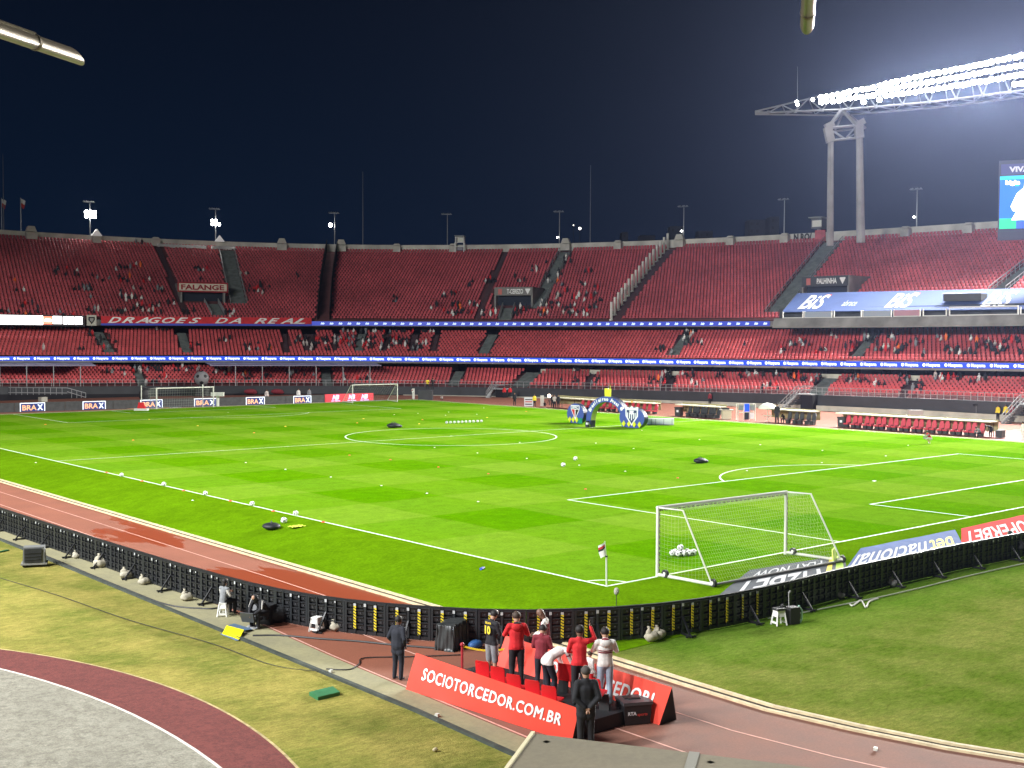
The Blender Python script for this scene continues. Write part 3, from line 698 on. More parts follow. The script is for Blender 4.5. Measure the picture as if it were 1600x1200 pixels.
for k, (u, lab) in enumerate(((151, 'small white tent on the rim under the left lit lamp mast'), (343, 'small white tent on the rim beside the second lit lamp mast'))):
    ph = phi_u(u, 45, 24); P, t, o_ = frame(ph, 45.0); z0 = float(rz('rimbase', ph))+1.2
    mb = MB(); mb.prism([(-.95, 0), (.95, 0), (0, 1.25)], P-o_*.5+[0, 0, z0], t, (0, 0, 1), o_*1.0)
    single(mb, 'tent', mat('white_canvas_glow', (.9, .9, .9), .6, emit=(1, 1, 1), estr=.12), lab, 'tent')  # emission puts a faint glow into the canvas, no lamp inside

# ribbon boards (LED)
M_BLUE = mat('led_blue', (.01, .03, .3), .5, emit=(.022, .085, .74), estr=.85)
M_BLUE2 = mat('led_blue_dim', (.01, .02, .2), .5, emit=(.045, .075, .50), estr=.75)
M_LEDW = mat('led_white', (.8, .8, .8), .5, emit=(.75, .95, 1.0), estr=1.1)
M_LEDW2 = mat('led_white_dim', (.6, .7, .8), .5, emit=(.55, .72, 1.0), estr=.9)
def ribbon(off, zb, zt, u0, u1, m1, m2, word, per, hh, label, icon, shear):
    pa, pb = phi_u(u1, off), phi_u(u0, off); ph = np.linspace(pa, pb, 120); P0 = B3((pa+pb)/2, off, zb((pa+pb)/2))
    rt = thing('ribbon_board', label, 'led board', P0); mb = MB()
    sheet(mb, off-.14, zb, off-.14, zt, ph=ph); sheet(mb, off-.14, zt, off, zt, ph=ph); sheet(mb, off-.14, zb, off, zb, ph=ph); scr_ = mb.build('screen', m1, rt)
    x, y = B(ph, off-.14); L = np.r_[0, np.cumsum(np.hypot(np.diff(x), np.diff(y)))]; mb = MB(); n = int(L[-1]/per)
    for k in range(n):
        p_ = float(np.interp((k+.5)*per, L, ph)); P, t, o_ = frame(p_, off-.17); a, b = float(zb(p_)), float(zt(p_)); h = (b-a)*hh; zc = (a+b)/2
        V, F, wd = text_geo(word, .05, shear); sc = min(per*.62/wd, h*1.25)
        if icon:
            mb.add([P+t*(-per*.36+.34*math.cos(q)*h*1.6)+np.array([0, 0, zc+.34*math.sin(q)*h*1.6]) for q in np.linspace(0, 2*math.pi, 13)[:-1]], [tuple(range(12))])
            put_text(mb, word, P-t*per*.24+[0, 0, zc-h*.42], t, (0, 0, 1), width=per*.62, height=h, bold=.06, shear=shear, lift=.02)
        else: put_text(mb, word, P-t*per*.22+[0, 0, zc-h*.42], t, (0, 0, 1), width=per*.46, height=h, bold=.07, shear=shear, lift=.02)
    mb.build('lettering', m2, scr_)
ribbon(6, Z('ribLbot', .02), Z('ribLtop', -.0), -60, 1660, M_BLUE, M_LEDW, 'Husqvarna', 2.95, .55, 'long blue LED ribbon with white lettering along the foot of the middle stand', True, 0)
ribbon(16, Z('ribUbot', .12), Z('ribUtop', -.17), 487, 1203, M_BLUE2, M_LEDW2, 'bis', 1.55, .5, 'blue LED ribbon with small slanted white words below the upper stand', False, .45)
# banner of the supporters over the left part of the upper ribbon
pa, pb = phi_u(487, 15.7), phi_u(158, 15.7); ph = np.linspace(pa, pb, 60)
bn = thing('banner', 'long red banner with slanted white capitals hung on the left of the upper stand', 'banner', B3((pa+pb)/2, 15.6, 11))
mb = MB(); sheet(mb, 15.62, Z('ribUbot', .35), 15.7, Z('ribUtop', .45), ph=ph); sheet(mb, 15.7, Z('ribUtop', .45), 16.4, Z('ribUtop', .45), ph=ph); cl_ = mb.build('cloth', cloth_mat('banner_red', (.55, .022, .03)), bn)
mb = MB(); sheet(mb, 15.66, Z('ribUbot', .0), 15.66, Z('ribUbot', .34), ph=ph); mb.build('blue_hem', mat('hem_blue_glow', (.03, .04, .22), .7, emit=(.03, .045, .3), estr=.4), bn)  # cloth hem given a weak blue glow by emission
x, y = B(ph, 15.6); Ls = np.r_[0, np.cumsum(np.hypot(np.diff(x), np.diff(y)))]; LT = Ls[-1]
mb = MB(); word = 'DRAGOES DA REAL'; slots = np.linspace(.03, .97, len(word)+1)
for k, ch in enumerate(word):
    if ch == ' ': continue
    s_ = LT*(1-(slots[k])); p_ = float(np.interp(s_, Ls, ph)); P, t, o_ = frame(p_, 15.58); zb_ = float(rz('ribUbot', p_))+.34; zt_ = float(rz('ribUtop', p_))+.42
    put_text(mb, ch, P+[0, 0, zb_+.1], t+np.array([0, 0, .0]), (0, 0, 1), width=(slots[1]-slots[0])*LT*1.0, height=(zt_-zb_)*.84, bold=.035, shear=.45, lift=.03)
mb.build('lettering', cloth_mat('banner_white', (.80, .78, .74)), cl_)
# club crest plaque at the left end of the banner
ph_ = phi_u(143, 15.6); P, t, o_ = frame(ph_, 15.5); rm = Matrix((t, o_, (0, 0, 1))).transposed(); zc = 11.3
cr = thing('crest_banner', 'small square white banner with a dark shield beside the bright scoreboard', 'banner', tuple(P+[0, 0, zc-.8]))
mb = MB(); mb.box(P+[0, 0, zc], (1.55, .06, 1.7), 0, rot=rm); mb.build('cloth', mat('crest_cloth', (.5, .5, .42), .8), cr)
mb = MB(); mb.prism([(-.5, .55), (.5, .55), (.5, .05), (0, -.6), (-.5, .05)], P-o_*.06+[0, 0, zc], t, (0, 0, 1), -o_*.02)
mb.prism([(-.3, .35), (.3, .35), (.3, .05), (0, -.35), (-.3, .05)], P-o_*.09+[0, 0, zc], t, (0, 0, 1), -o_*.02, 1); mb.build('shield', [M_DARK, mat('crest_grey', (.28, .28, .25), .8)], cr)
# crumpled white cloth laid over the top seats, left
for (u0, v0, u1, v1, lab) in ((245, 385, 322, 389, 'long crumpled white cloth hanging over the top rail on the left'), (330, 387, 368, 390, 'short white cloth draped at the head of the left stairway')):
    mb = MB(); n = 26; V = []
    for k in range(n+1):
        u = u0+(u1-u0)*k/n; ph_ = phi_u(u, 44.5, 24); P, t, o_ = frame(ph_, 44.6); z0 = float(tz('U', ph_, 44.6))+.95
        a = .45+.35*RNG.random(); V.append(P+[0, 0, z0+.1*RNG.random()]); V.append(P-o_*a*1.2+[0, 0, z0-a*.9])
    mb.add(V, [(2*i, 2*i+2, 2*i+3, 2*i+1) for i in range(n)])
    single(mb, 'cloth', cloth_mat('pale_cloth', (.48, .46, .44)), lab, 'cloth')

# scoreboard strip at the left, overexposed
ph_ = phi_u(50, 15.2); Pl = np.array(B3(phi_u(-14, 15.2), 15.2, 0)); Pr = np.array(B3(phi_u(131, 15.2), 15.2, 0)); t = (Pr-Pl)/np.linalg.norm(Pr-Pl); o_ = np.array([-t[1], t[0], 0]); 
if o_[:2]@np.array([Pl[0]-CX, Pl[1]-CY]) < 0: o_ = -o_
zb_, zt_ = z_uv(50, 509, 15.2)[0], z_uv(50, 491.5, 15.2)[0]; rm = Matrix((t, o_, (0, 0, 1))).transposed(); Lw = np.linalg.norm(Pr-Pl); mid = (Pl+Pr)/2
sb = thing('scoreboard', 'glaring white electronic scoreboard at the left under the upper stand', 'scoreboard', tuple(mid+[0, 0, zb_]))
mb = MB(); mb.box(mid-o_*.2+[0, 0, (zb_+zt_)/2], (Lw, .4, zt_-zb_), 0, rot=rm); mb.build('casing', mat('board_black', (.02, .015, .02), .5), sb)
mb = MB(); q = lambda x0, x1, a, b, m_: mb.box(Pl+t*(x0+x1)/2-o_*.43+[0, 0, zb_+(zt_-zb_)*(a+b)/2], (x1-x0, .05, (zt_-zb_)*(b-a)), m_, rot=rm)
f_ = Lw/145.0
q(0, 78*f_, .1, .9, 0); q(78.5*f_, 93*f_, .15, .85, 1); q(81*f_, 91*f_, .38, .62, 0); q(94*f_, 108*f_, .2, .88, 0)
for a, b in ((110.5, 116), (117.5, 120.5), (122, 128), (129.5, 141)): q(a*f_, b*f_, .18, .85, 0)
mb.build('digits', [mat('led_glare', (1, 1, 1), .5, emit=(1, .97, .95), estr=6), mat('led_orange', (1, .3, .2), .5, emit=(1, .22, .12), estr=1.6)], sb)

# blue canopy on the right, over glazed boxes on the concrete ledge
pL, pR = phi_u(1222, 12.5), phi_u(1680, 12.5)
cp = thing('canopy', 'sloping blue fabric canopy with big white lettering over the boxes on the right', 'canopy', B3((pL+pR)/2, 14, 12))
zB = lambda u: z_uv(u, 487-(u-1222)*.0125, 12.5)[0]; zT = lambda u: z_uv(u, 458-(u-1250)*.022, 18.5)[0]
mb = MB(); us = np.linspace(1222, 1690, 30); lowr = [np.array(B3(phi_u(u, 12.5, 12), 12.5, zB(u))) for u in us]; upr = [np.array(B3(phi_u(u+24, 18.5, 13), 18.5, zT(u+24))) for u in us]; n = len(us)
mb.add(lowr+upr, [(i, i+1, n+i+1, n+i) for i in range(n-1)]); low2 = [q-np.array([0, 0, .12]) for q in lowr]
mb.add(lowr+low2, [(i, i+1, n+i+1, n+i) for i in range(n-1)])
fb_ = mb.build('fabric', mat('canopy_blue', (.045, .078, .21), .8, var=.12, scale=.3), cp)
mb = MB()
def on_canopy(u, fa, s, hgt, wid, mb, mi=0, shear=.35):
    k = np.interp(u, us, np.arange(n)); i = int(min(k, n-2)); a = lowr[i]+(lowr[i+1]-lowr[i])*(k-i); b = upr[i]+(upr[i+1]-upr[i])*(k-i)
    e = (b-a); Lc = np.linalg.norm(e); e /= Lc; t = lowr[i+1]-lowr[i]; t /= np.linalg.norm(t)
    put_text(mb, s, a+e*fa*Lc, t, e, width=wid, height=hgt, bold=.02, shear=shear*.6, lift=.06, mi=mi); return a, e, t, Lc
for u in (1243, 1378, 1528): 
    a, e, t, Lc = on_canopy(u, .13, 'BiS', 5.0, 3.7, mb); mb.box(a+e*Lc*.84+t*3.3, (.9, .5, .06), 1, rot=Matrix((t, e, np.cross(t, e))).transposed())
on_canopy(1308, .25, 'abrace', 2.0, 2.2, mb, 2, 0)
mb.build('lettering', [mat('canopy_white', (.70, .70, .66), .7), mat('canopy_red', (.5, .06, .05), .7), mat('canopy_pale', (.35, .40, .52), .7)], fb_)
# window hatch on the canopy
k = 17; a = lowr[k]*.55+upr[k]*.45; t = lowr[k+1]-lowr[k]; t = t/np.linalg.norm(t); o_ = np.array([-t[1], t[0], 0.]); o_ = o_ if o_[:2]@np.array([a[0]-CX, a[1]-CY]) > 0 else -o_
ht = thing('roof_hatch', 'grey box hatch standing on the blue canopy between two big white words', 'hatch', tuple(a)); mb = MB(); mb.box(a+[0, 0, .35], (5.2, 1.6, .9), 0, rot=Matrix((t, o_, (0, 0, 1))).transposed()); mb.build('body', mat('hatch_dark', (.05, .05, .05), .6), ht)
mb = MB(); mb.prism([(0, 0), (5.6, 0), (5.9, .45), (.3, .45)], a-t*2.7-o_*1.0+[0, 0, .8], t, (o_+np.array([0, 0, .25])), (0, 0, .08)); mb.build('lid', mat('hatch_lid', (.20, .23, .30), .6), ht)
# concrete ledge of the boxes
mb = MB(); ph = np.linspace(pR-.02, pL+.012, 40); gal = thing('box_gallery', 'row of glazed boxes on a sloping concrete ledge beneath the blue canopy', 'gallery', B3((pL+pR)/2, 11, 9.5))
zl = lambda p: rz('ribUbot', p)-.05
sheet(mb, 10.9, zl, 11.6, lambda p: rz('ribUbot', p)+1.15, ph=ph); sheet(mb, 10.9, zl, 16.4, zl, ph=ph); sheet(mb, 10.9, zl, 10.9, lambda p: rz('ribUbot', p)-.25, ph=ph); mb.build('ledge', M_FASC, gal)
mb = MB(); sheet(mb, 13.6, lambda p: rz('ribUbot', p)+.7, 13.6, lambda p: rz('ribUbot', p)+2.6, ph=ph); sheet(mb, 11.6, lambda p: rz('ribUbot', p)+1.1, 13.6, lambda p: rz('ribUbot', p)+1.1, ph=ph); mb.build('rear_wall', mat('box_interior', (.05, .055, .06), .8, var=.5, scale=.5), gal)
mb = MB(); fr = MB()
for j, (ua, ub, ty) in enumerate(((1223, 1254, 0), (1257, 1299, 1), (1303, 1345, 0), (1348, 1392, 1), (1396, 1437, 2), (1442, 1478, 0), (1483, 1590, 3), (1594, 1650, 0))):
    pa, pb = phi_u(ub, 11.7, 11), phi_u(ua, 11.7, 11); z0 = float(rz('ribUbot', pa))+1.15
    A_, Bb = np.array(B3(pb, 11.75, z0)), np.array(B3(pa, 11.75, z0)); t = Bb-A_; Lq = np.linalg.norm(t); t /= Lq
    fr.beam(A_+[0, 0, .04], Bb+[0, 0, .04], .12, .14); fr.beam(A_, A_+[0, 0, .95], .13, .13); fr.beam(Bb, Bb+[0, 0, .95], .13, .13)
    if ty in (1, 2): mb.beam(A_+[0, 0, .5], Bb+[0, 0, .5], .03, .75, {1: 0, 2: 1}[ty])
    if ty == 3: fr.beam(A_+[0, 0, 1.05], Bb+[0, 0, 1.05], .3, .16)
fr.build('window_frame', mat('frame_white', (.62, .62, .58), .6), gal); mb.build('glass_panels', [mat('lit_glass', (.30, .36, .42), .3), mat('pink_glass', (.42, .25, .30), .3)], gal)
# hospitality canopies below the lower ribbon, left
for ua, ub, vb, vt, lab in ((-40, 150, 570.5, 565.5, 'pale lilac awning on posts at the far left below the blue ribbon'), (328, 596, 570.5, 564.5, 'pale lilac awning on posts behind the training goal below the blue ribbon')):
    cn = thing('awning', lab, 'awning', B3(phi_u((ua+ub)/2, 1), 1, 1)); mb = MB(); us2 = np.linspace(ua, ub, 14)
    lw = [np.array(B3(phi_u(u, .6, 4), .6, z_uv(u, vb, .6)[0])) for u in us2]; ur = [np.array(B3(phi_u(u-8+16*k/13*0, 6, 5), 5.9, float(rz('ribLbot', phi_u(u, 6)))-.32)) for k, u in enumerate(us2)]; nn = len(us2)
    lw2 = [q-np.array([0, 0, .14]) for q in lw]
    mb.add(lw+ur, [(i, i+1, nn+i+1, nn+i) for i in range(nn-1)]); mb.add(lw+lw2, [(i, i+1, nn+i+1, nn+i) for i in range(nn-1)]); mb.build('roof_sheet', mat('awning_lilac', (.26, .24, .34), .7, var=.1, scale=.4), cn)
    for u in np.arange(ua+40, ub, 42):
        p_ = phi_u(u, .7, 3); zt_ = z_uv(u, vb, .7)[0]; m2 = MB(); m2.beam(B3(p_, .8, float(rz('walltop', p_))), B3(p_, .8, zt_), .12, .12); m2.build('post', M_RAIL, cn)
# front railing of the lowest stand
rl = thing('railing', 'long galvanised railing along the front of the lowest stand', 'railing', B3(.5, .3, 1)); mb = MB(); ph = np.linspace(PHI0, PHI1, 220)
x, y = B(ph, .3); zz = rz('walltop', ph)
for dz_ in (.95, .5):
    for i in range(len(ph)-1): mb.beam((x[i], y[i], zz[i]+dz_), (x[i+1], y[i+1], zz[i+1]+dz_), .05, .05)
for i in range(0, len(ph)): mb.beam((x[i], y[i], zz[i]-.1), (x[i], y[i], zz[i]+.95), .05, .05)
mb.build('rails', M_RAIL, rl)
# =============== TOWER, TRUSS, MASTS ===============
M_STEEL = mat('truss_steel', (.24, .25, .26), .45, .3)
M_TOWER = mat('tower_concrete', (.26, .255, .25), .85, var=.3, scale=.25, detail=6)
M_GLARE = mat('lamp_glare', (1, 1, 1), .4, emit=(1, .985, .95), estr=45)
DT = 178.0
tw = thing('floodlight_tower', 'pair of tall concrete pillars joined by a steel frame at the right', 'tower', PD(1320, 378, DT))
LTOP = PD(1303, 205, DT); RTOP = PD(1341, 202, DT); LB = PD(1297, 382, DT); RB = PD(1345, 377, DT); APX = PD(1315, 171, DT)
def shaft(b, t_, w0, w1, name):
    mb = MB(); b = Vector(b); t_ = Vector(t_); b.z -= .2; n = 6; V = []
    for i in range(n+1):
        f = i/n; c = b+(t_-b)*f; ww = w0+(w1-w0)*f
        for a in (math.pi/4+k*math.pi/4 for k in range(8)): V.append(c+Vector((math.cos(a), math.sin(a), 0))*ww/2)
    mb.add(V, [(i*8+k, i*8+(k+1) % 8, (i+1)*8+(k+1) % 8, (i+1)*8+k) for i in range(n) for k in range(8)]+[tuple(n*8+k for k in range(8))]); return mb.build(name, M_TOWER, tw)
nf = np.array(PD(1298, 222, DT)); nfr = np.array(PD(1343, 216, DT))
shaft(LB, nf, 1.1, .9, 'pillar'); shaft(RB, nfr, 1.35, 1.05, 'pillar')
for a, b in ((nf, PD(1293, 199, DT)), (nfr, PD(1341, 195, DT))):
    mb = MB(); mb.beam(a, b, 1.0, 1.2, up=tuple(AX_R)); mb.beam(b-AX_R*.3, b+AX_R*.9+[0, 0, .6], .9, .9); mb.build('pillar_head', M_TOWER, tw)
mb = MB(); T_ = lambda a, b, r=.17: mb.tube([a, b], r, 6)
A1, A2 = PD(1294, 200, DT), PD(1339, 196, DT); A3, A4 = PD(1304, 205, DT+9), PD(1352, 200, DT+9); C1, C2 = PD(1302, 219, DT), PD(1342, 215, DT); AP2 = PD(1319, 173, DT+6)
for a, b, r in ((A1, APX, .3), (A2, APX, .3), (A3, AP2, .16), (A4, AP2, .22), (A1, A2, .22), (A3, A4, .14), (C1, C2, .2), (A1, PD(1320, 218, DT), .12), (A2, PD(1320, 218, DT), .12), (A1, AP2, .12), (A3, PD(1321, 217, DT+5), .1), (A4, PD(1321, 217, DT+5), .1), (PD(1317, 217, DT), C2, .1)):
    T_(a, b, r)
mb.build('frame', M_STEEL, tw)

# lamp truss: runs along the far side above the rim, coming towards the camera on the right
def TP(u, v): # points of the truss plane, a vertical plane through the tower
    dp = np.array([7.2, -24.6, 0]); dp = dp/np.linalg.norm(dp); nrm = np.array([dp[1], -dp[0], 0]); d = ray(u, v); t_ = ((APX-CAM)@nrm)/(d@nrm); return CAM+d*t_
dpl = np.array([7.2, -24.6, 0]); dpl = dpl/np.linalg.norm(dpl); bck = np.array([-dpl[1], dpl[0], 0])
if bck[0] < 0: bck = -bck
tr = thing('lamp_truss', 'long steel truss carrying four rows of glaring floodlights at the upper right', 'lighting truss', tuple(APX))
ub_ = [1180, 1250, 1320, 1390, 1460, 1530, 1600, 1680, 1780]
vbot = lambda u: np.interp(u, [1180, 1320, 1460, 1600, 1780], [176.5, 171, 159, 141, 114]); vtop = lambda u: np.interp(u, [1180, 1280, 1320, 1460, 1600, 1780], [174, 150.5, 142, 113, 83, 44])
mb = MB(); N_ = 44; uu = np.linspace(1180, 1780, N_)
bot = [TP(u, vbot(u)) for u in uu]; top = [TP(u, vtop(u)) for u in uu]; wdt = 3.4
for i in range(N_-1):
    mb.tube([bot[i], bot[i+1]], .17, 5, cap=False); mb.tube([top[i], top[i+1]], .13, 5, cap=False)
    g = min(1, (i+1)/8)*wdt; g0 = min(1, i/8)*wdt
    mb.tube([bot[i]+bck*g0-[0, 0, .2], bot[i+1]+bck*g-[0, 0, .2]], .15, 5, cap=False)
    if i % 3 == 0 and i+3 < N_: 
        m_ = bot[i+1]*.5+bot[i+2]*.5; mb.tube([m_, top[i]], .10, 5, cap=False); mb.tube([m_, top[i+3]], .10, 5, cap=False)
        mb.tube([m_, bot[i]+bck*g], .08, 4, cap=False); mb.tube([m_, bot[min(i+3, N_-1)]+bck*g], .08, 4, cap=False); mb.tube([m_-[0, 0, .2], m_+[0, 0, .25]], .3, 6)
    if i % 3 == 0: mb.tube([top[i], bot[i]+bck*g], .08, 4, cap=False)
mb.build('girder', M_STEEL, tr)
mb = MB(); lam = MB(); hs = MB(); rowoff = []
cnt = 0
LV = MB()
def lamp(c, r, root, glow=M_GLARE):
    global cnt
    c = np.array(c); m = MB(); fwd = -bck*.8+np.array([0, 0, -.6]); fwd /= np.linalg.norm(fwd)
    x = np.cross(fwd, [0, 0, 1]); x /= np.linalg.norm(x); y = np.cross(x, fwd)
    ring = lambda rr, f: [c+(x*math.cos(a)+y*math.sin(a))*rr+fwd*f for a in np.linspace(0, 2*math.pi, 13)[:-1]]
    m.add(ring(r, 0), [tuple(range(12))], 0)
    m.add(ring(r*1.08, .02)+ring(r*.7, -.4), [(k, (k+1) % 12, 12+(k+1) % 12, 12+k) for k in range(12)]+[tuple(range(12, 24))], 1)
    return m
slots = []
for u in np.arange(1284, 1640, 9.2):
    t0, b0 = vtop(u), vbot(u); h = b0-t0; k = 0
    rows_ = [.08, .34, .60] + ([.84] if u > 1585 else [])
    if u < 1370: rows_ = [.16, .50]
    if 1370 <= u < 1385: rows_ = [.12, .42, .75]
    for rr_ in rows_: slots.append((u+RNG.uniform(-1, 1), t0+h*rr_+RNG.uniform(-.8, .8)))
slots += [(1247, 160), (1272, 156.5), (1248, 164), (1351, 160)]
big = MB()
for k, (u, v) in enumerate(slots):
    c = TP(u, v)-bck*.55; m = lamp(c, .40 if u > 1284 else .26, tr)
    if k < 96: m.build('floodlight', [M_GLARE, M_STEEL], tr)
    else: big.add(m.v, m.f); big.m[-len(m.f):] = m.m
if big.n: big.build('floodlights', [M_GLARE, M_STEEL], tr)['kind'] = 'stuff'
mb = MB(); p = TP(1246, 158); mb.tube([p, TP(1246, 104)], [.06, .02], 5); mb.tube([p-[0, 0, 1.5], p], .1, 5); mb.build('lightning_rod', M_STEEL, tr)

# masts on the rim
def mast(u, vb, vt, label, lit=None, top=True, dd=None):
    ph = phi_u(u, 46.8, 26); P = np.array(B3(ph, 46.8, float(rz('rimtop', ph))-1)); zt_ = z_uv(u, vt, 46.8)[0]
    rt = thing('lamp_mast', label, 'lamp mast', tuple(P), group=None); mb = MB(); pt = np.array([P[0], P[1], zt_])
    mb.tube([P, pt], [.11, .07], 8); mb.build('pole', M_STEEL, rt)
    P_, t, o_ = frame(ph, 46.8)
    if top:
        for j in range(5):
            m = MB(); c = pt+t*(j-2.6)*.42-o_*.3*(j % 2)+[0, 0, .25]; m.lathe(c, [(.02, .14), (.16, .06), (.24, -.04), (.05, -.06)], 10); m.build('lamp_head', M_STEEL, rt)
        m = MB(); m.beam(pt-t*1.2+[0, 0, .1], pt+t*.9+[0, 0, .1], .06, .06); m.build('crossarm', M_STEEL, rt)
    if lit:
        zl_ = z_uv(u, lit[0], 46.8)[0]; c0 = np.array([P[0], P[1], zl_])-o_*.35
        for j in range(lit[1]):
            m = MB(); c = c0+t*((j % 3)-1)*.75*lit[2]+np.array([0, 0, ((j//3)-.5)*.8*lit[2] if lit[1] > 1 else 0]); m.sphere(c, .34*lit[2], 10, 6); m.build('lit_lamp', M_GLARE, rt)
            m = MB(); m.lathe(c+o_*.35, [(.3*lit[2], -.2), (.36*lit[2], .2)], 8); m.build('lamp_back', M_STEEL, rt)
    return rt
mast(141, 372, 317, 'lamp mast at the left with the brightest cluster of lit lamps', (335, 6, 1.0))
mast(337, 378, 328, 'lamp mast left of the wide stairway with a lit lamp cluster', (348, 5, .85))
mast(523, 382, 334, 'lamp mast above the dark divider net with one small lit lamp', (352, 1, 1.1))
mast(699, 386, 336, 'unlit lamp mast left of the white watch seat on the rim')
mast(874, 386, 332, 'unlit lamp mast above the middle stairway', (371, 1, .4))
mast(1068, 380, 324, 'unlit lamp mast above the row of white posts', (361, 1, .4))
mast(1225, 372, 313, 'unlit lamp mast left of the concrete tower')
mast(1432, 360, 297, 'unlit lamp mast right of the concrete tower', (339, 1, .4))
def rod(u, vt, lab):
    ph = phi_u(u, 46.8, 26); P = np.array(B3(ph, 46.8, float(rz('rimtop', ph))-.5)); zt_ = z_uv(u, vt, 46.8)[0]; m = MB(); m.tube([P, (P[0], P[1], zt_)], [.085, .03], 6)
    single(m, 'lightning_rod', mat('rod_grey', (.16, .17, .19), .6), lab, 'rod', loc=tuple(P))
rod(567, 268, 'thin tall rod on the rim left of the photo middle'); rod(922, 258, 'thin tall rod on the rim right of the photo middle'); rod(6, 240, 'thin tall rod at the far left edge of the rim')
def flag(u, vt, lab, col):
    ph = phi_u(u, 46.8, 26); P = np.array(B3(ph, 46.8, float(rz('rimtop', ph))-.5)); zt_ = z_uv(u, vt, 46.8)[0]
    r_ = thing('flagpole', lab, 'flag', tuple(P)); m = MB(); m.tube([P, (P[0], P[1], zt_)], [.09, .06], 6); m.build('pole', M_STEEL, r_)
    F_, t, o_ = frame(ph, 46.8); m = MB(); V = []
    for i in range(6):
        for j in range(5):
            V.append(np.array([P[0], P[1], zt_])+t*(.08+.16*i*(1-.12*j))+o_*.14*math.sin(i*1.6+j)+[0, 0, -.15-.38*j-.07*i])
    m.add(V, [(i*5+j, (i+1)*5+j, (i+1)*5+j+1, i*5+j+1) for i in range(5) for j in range(4)], 0); m.m = [0 if (k % 4) < 2 else 1 for k in range(len(m.f))]; m.build('flag', [mat('flag_white', (.6, .6, .6), .8), mat(col[0], col[1], .8)], r_, smooth=True)
flag(33, 309, 'drooping red and white flag on a pole near the left end of the rim', ('flag_red', (.4, .03, .03)))
flag(3, 309, 'drooping flag on a pole at the left edge of the photo', ('flag_red2', (.35, .05, .05)))
# watch seat (white frame with a roof) on the rim
ph = phi_u(718, 45.5, 25); P, t, o_ = frame(ph, 44.6); P = P+[0, 0, float(rz('rimbase', ph))-.2]; z0 = 0
wc = thing('watch_cabin', 'small white-framed watch cabin standing on the rim behind the upper seats', 'cabin', tuple(P+[0, 0, z0])); mb = MB()
for sx in (-.8, .8):
    mb.beam(P+t*sx*1.1+[0, 0, 0], P+t*sx+[0, 0, 3.1], .16, .16); mb.beam(P+t*sx+o_*1.1, P+t*sx+o_*1.1+[0, 0, 3.1], .12, .12); mb.beam(P+t*sx*1.3+[0, 0, 1.9], P+t*sx*1.3+o_*.9-[0, 0, 0], .12, .12)
for zz_ in (1.1, 1.95, 3.0): mb.beam(P-t*.8+[0, 0, zz_], P+t*.8+[0, 0, zz_], .12, .12)
mb.build('frame', mat('cabin_white', (.62, .62, .60), .6), wc)
m = MB(); m.box(P+o_*.5+[0, 0, 3.25], (2.0, 1.8, .14), 0, rot=Matrix((t, o_, (0, 0, 1))).transposed()); m.build('roof', mat('cabin_roof', (.14, .16, .17), .6), wc)
m = MB(); m.box(P+t*.12+o_*.4+[0, 0, 2.45], (1.2, .1, .95), 0, rot=Matrix((t, o_, (0, 0, 1))).transposed()); m.build('panel', mat('cabin_panel', (.55, .56, .48), .6), wc)
m = MB(); m.box(P+t*.05+o_*.5+[0, 0, .75], (1.1, .5, .7), 0, rot=Matrix((t, o_, (0, 0, 1))).transposed()); m.build('seat_box', mat('cabin_seat', (.22, .2, .24), .6), wc)
# camera cabin left of the tower, graffiti panel
ph = phi_u(1277, 46.5, 26); P, t, o_ = frame(ph, 47.5); z0 = z_uv(1277, 356, 47.5)[0]; rm = Matrix((t, o_, (0, 0, 1))).transposed()
cb = thing('roof_cabin', 'small pale cabin perched behind the rim just left of the concrete tower', 'cabin', tuple(P+[0, 0, z0])); m = MB(); m.box(P+[0, 0, z0+.7], (2.0, 2, 1.7), 0, rot=rm); m.build('walls', mat('cabin_dark', (.10, .11, .12), .7), cb)
m = MB(); m.box(P+t*.1-o_*1.05+[0, 0, z0+.65], (1.7, .1, 1.1), 0, rot=rm); m.build('shutter', mat('cabin_cream', (.62, .62, .54), .6), cb)
m = MB(); m.box(P-o_*.3+[0, 0, z0+1.7], (2.4, 2.8, .16), 0, rot=rm); m.build('roof', mat('cabin_roof2', (.30, .31, .30), .6), cb)
m = MB(); m.box(P+[0, 0, z0-1.6], (.5, .5, 3.2), 0, rot=rm); m.build('stand', M_STEEL, cb)
ph = phi_u(1282, 45.9, 26); P, t, o_ = frame(ph, 45.7); rm = Matrix((t, o_, (0, 0, 1))).transposed(); m = MB(); z0 = float(rz('rimbase', ph)); m.box(P+[0, 0, z0+.85], (1.9, .15, 1.9), 0, rot=rm)
single(m, 'wall_panel', mat('pink_panel', (.42, .08, .09), .8, var=.3, scale=1), 'square red panel on the rim wall beside the tower foot', 'panel')
m = MB(); P, t, o_ = frame(phi_u(1240, 45.8, 26), 45.88); put_text(m, 'N RO/', P-[0, 0, 0]+[0, 0, float(rz('rimbase', phi_u(1240, 45.8)))+.25], t, (0, 0, 1), width=3.4, height=1.1, bold=.08)
o = m.build('graffiti', mat('spray_black', (.03, .03, .03), .8), up)

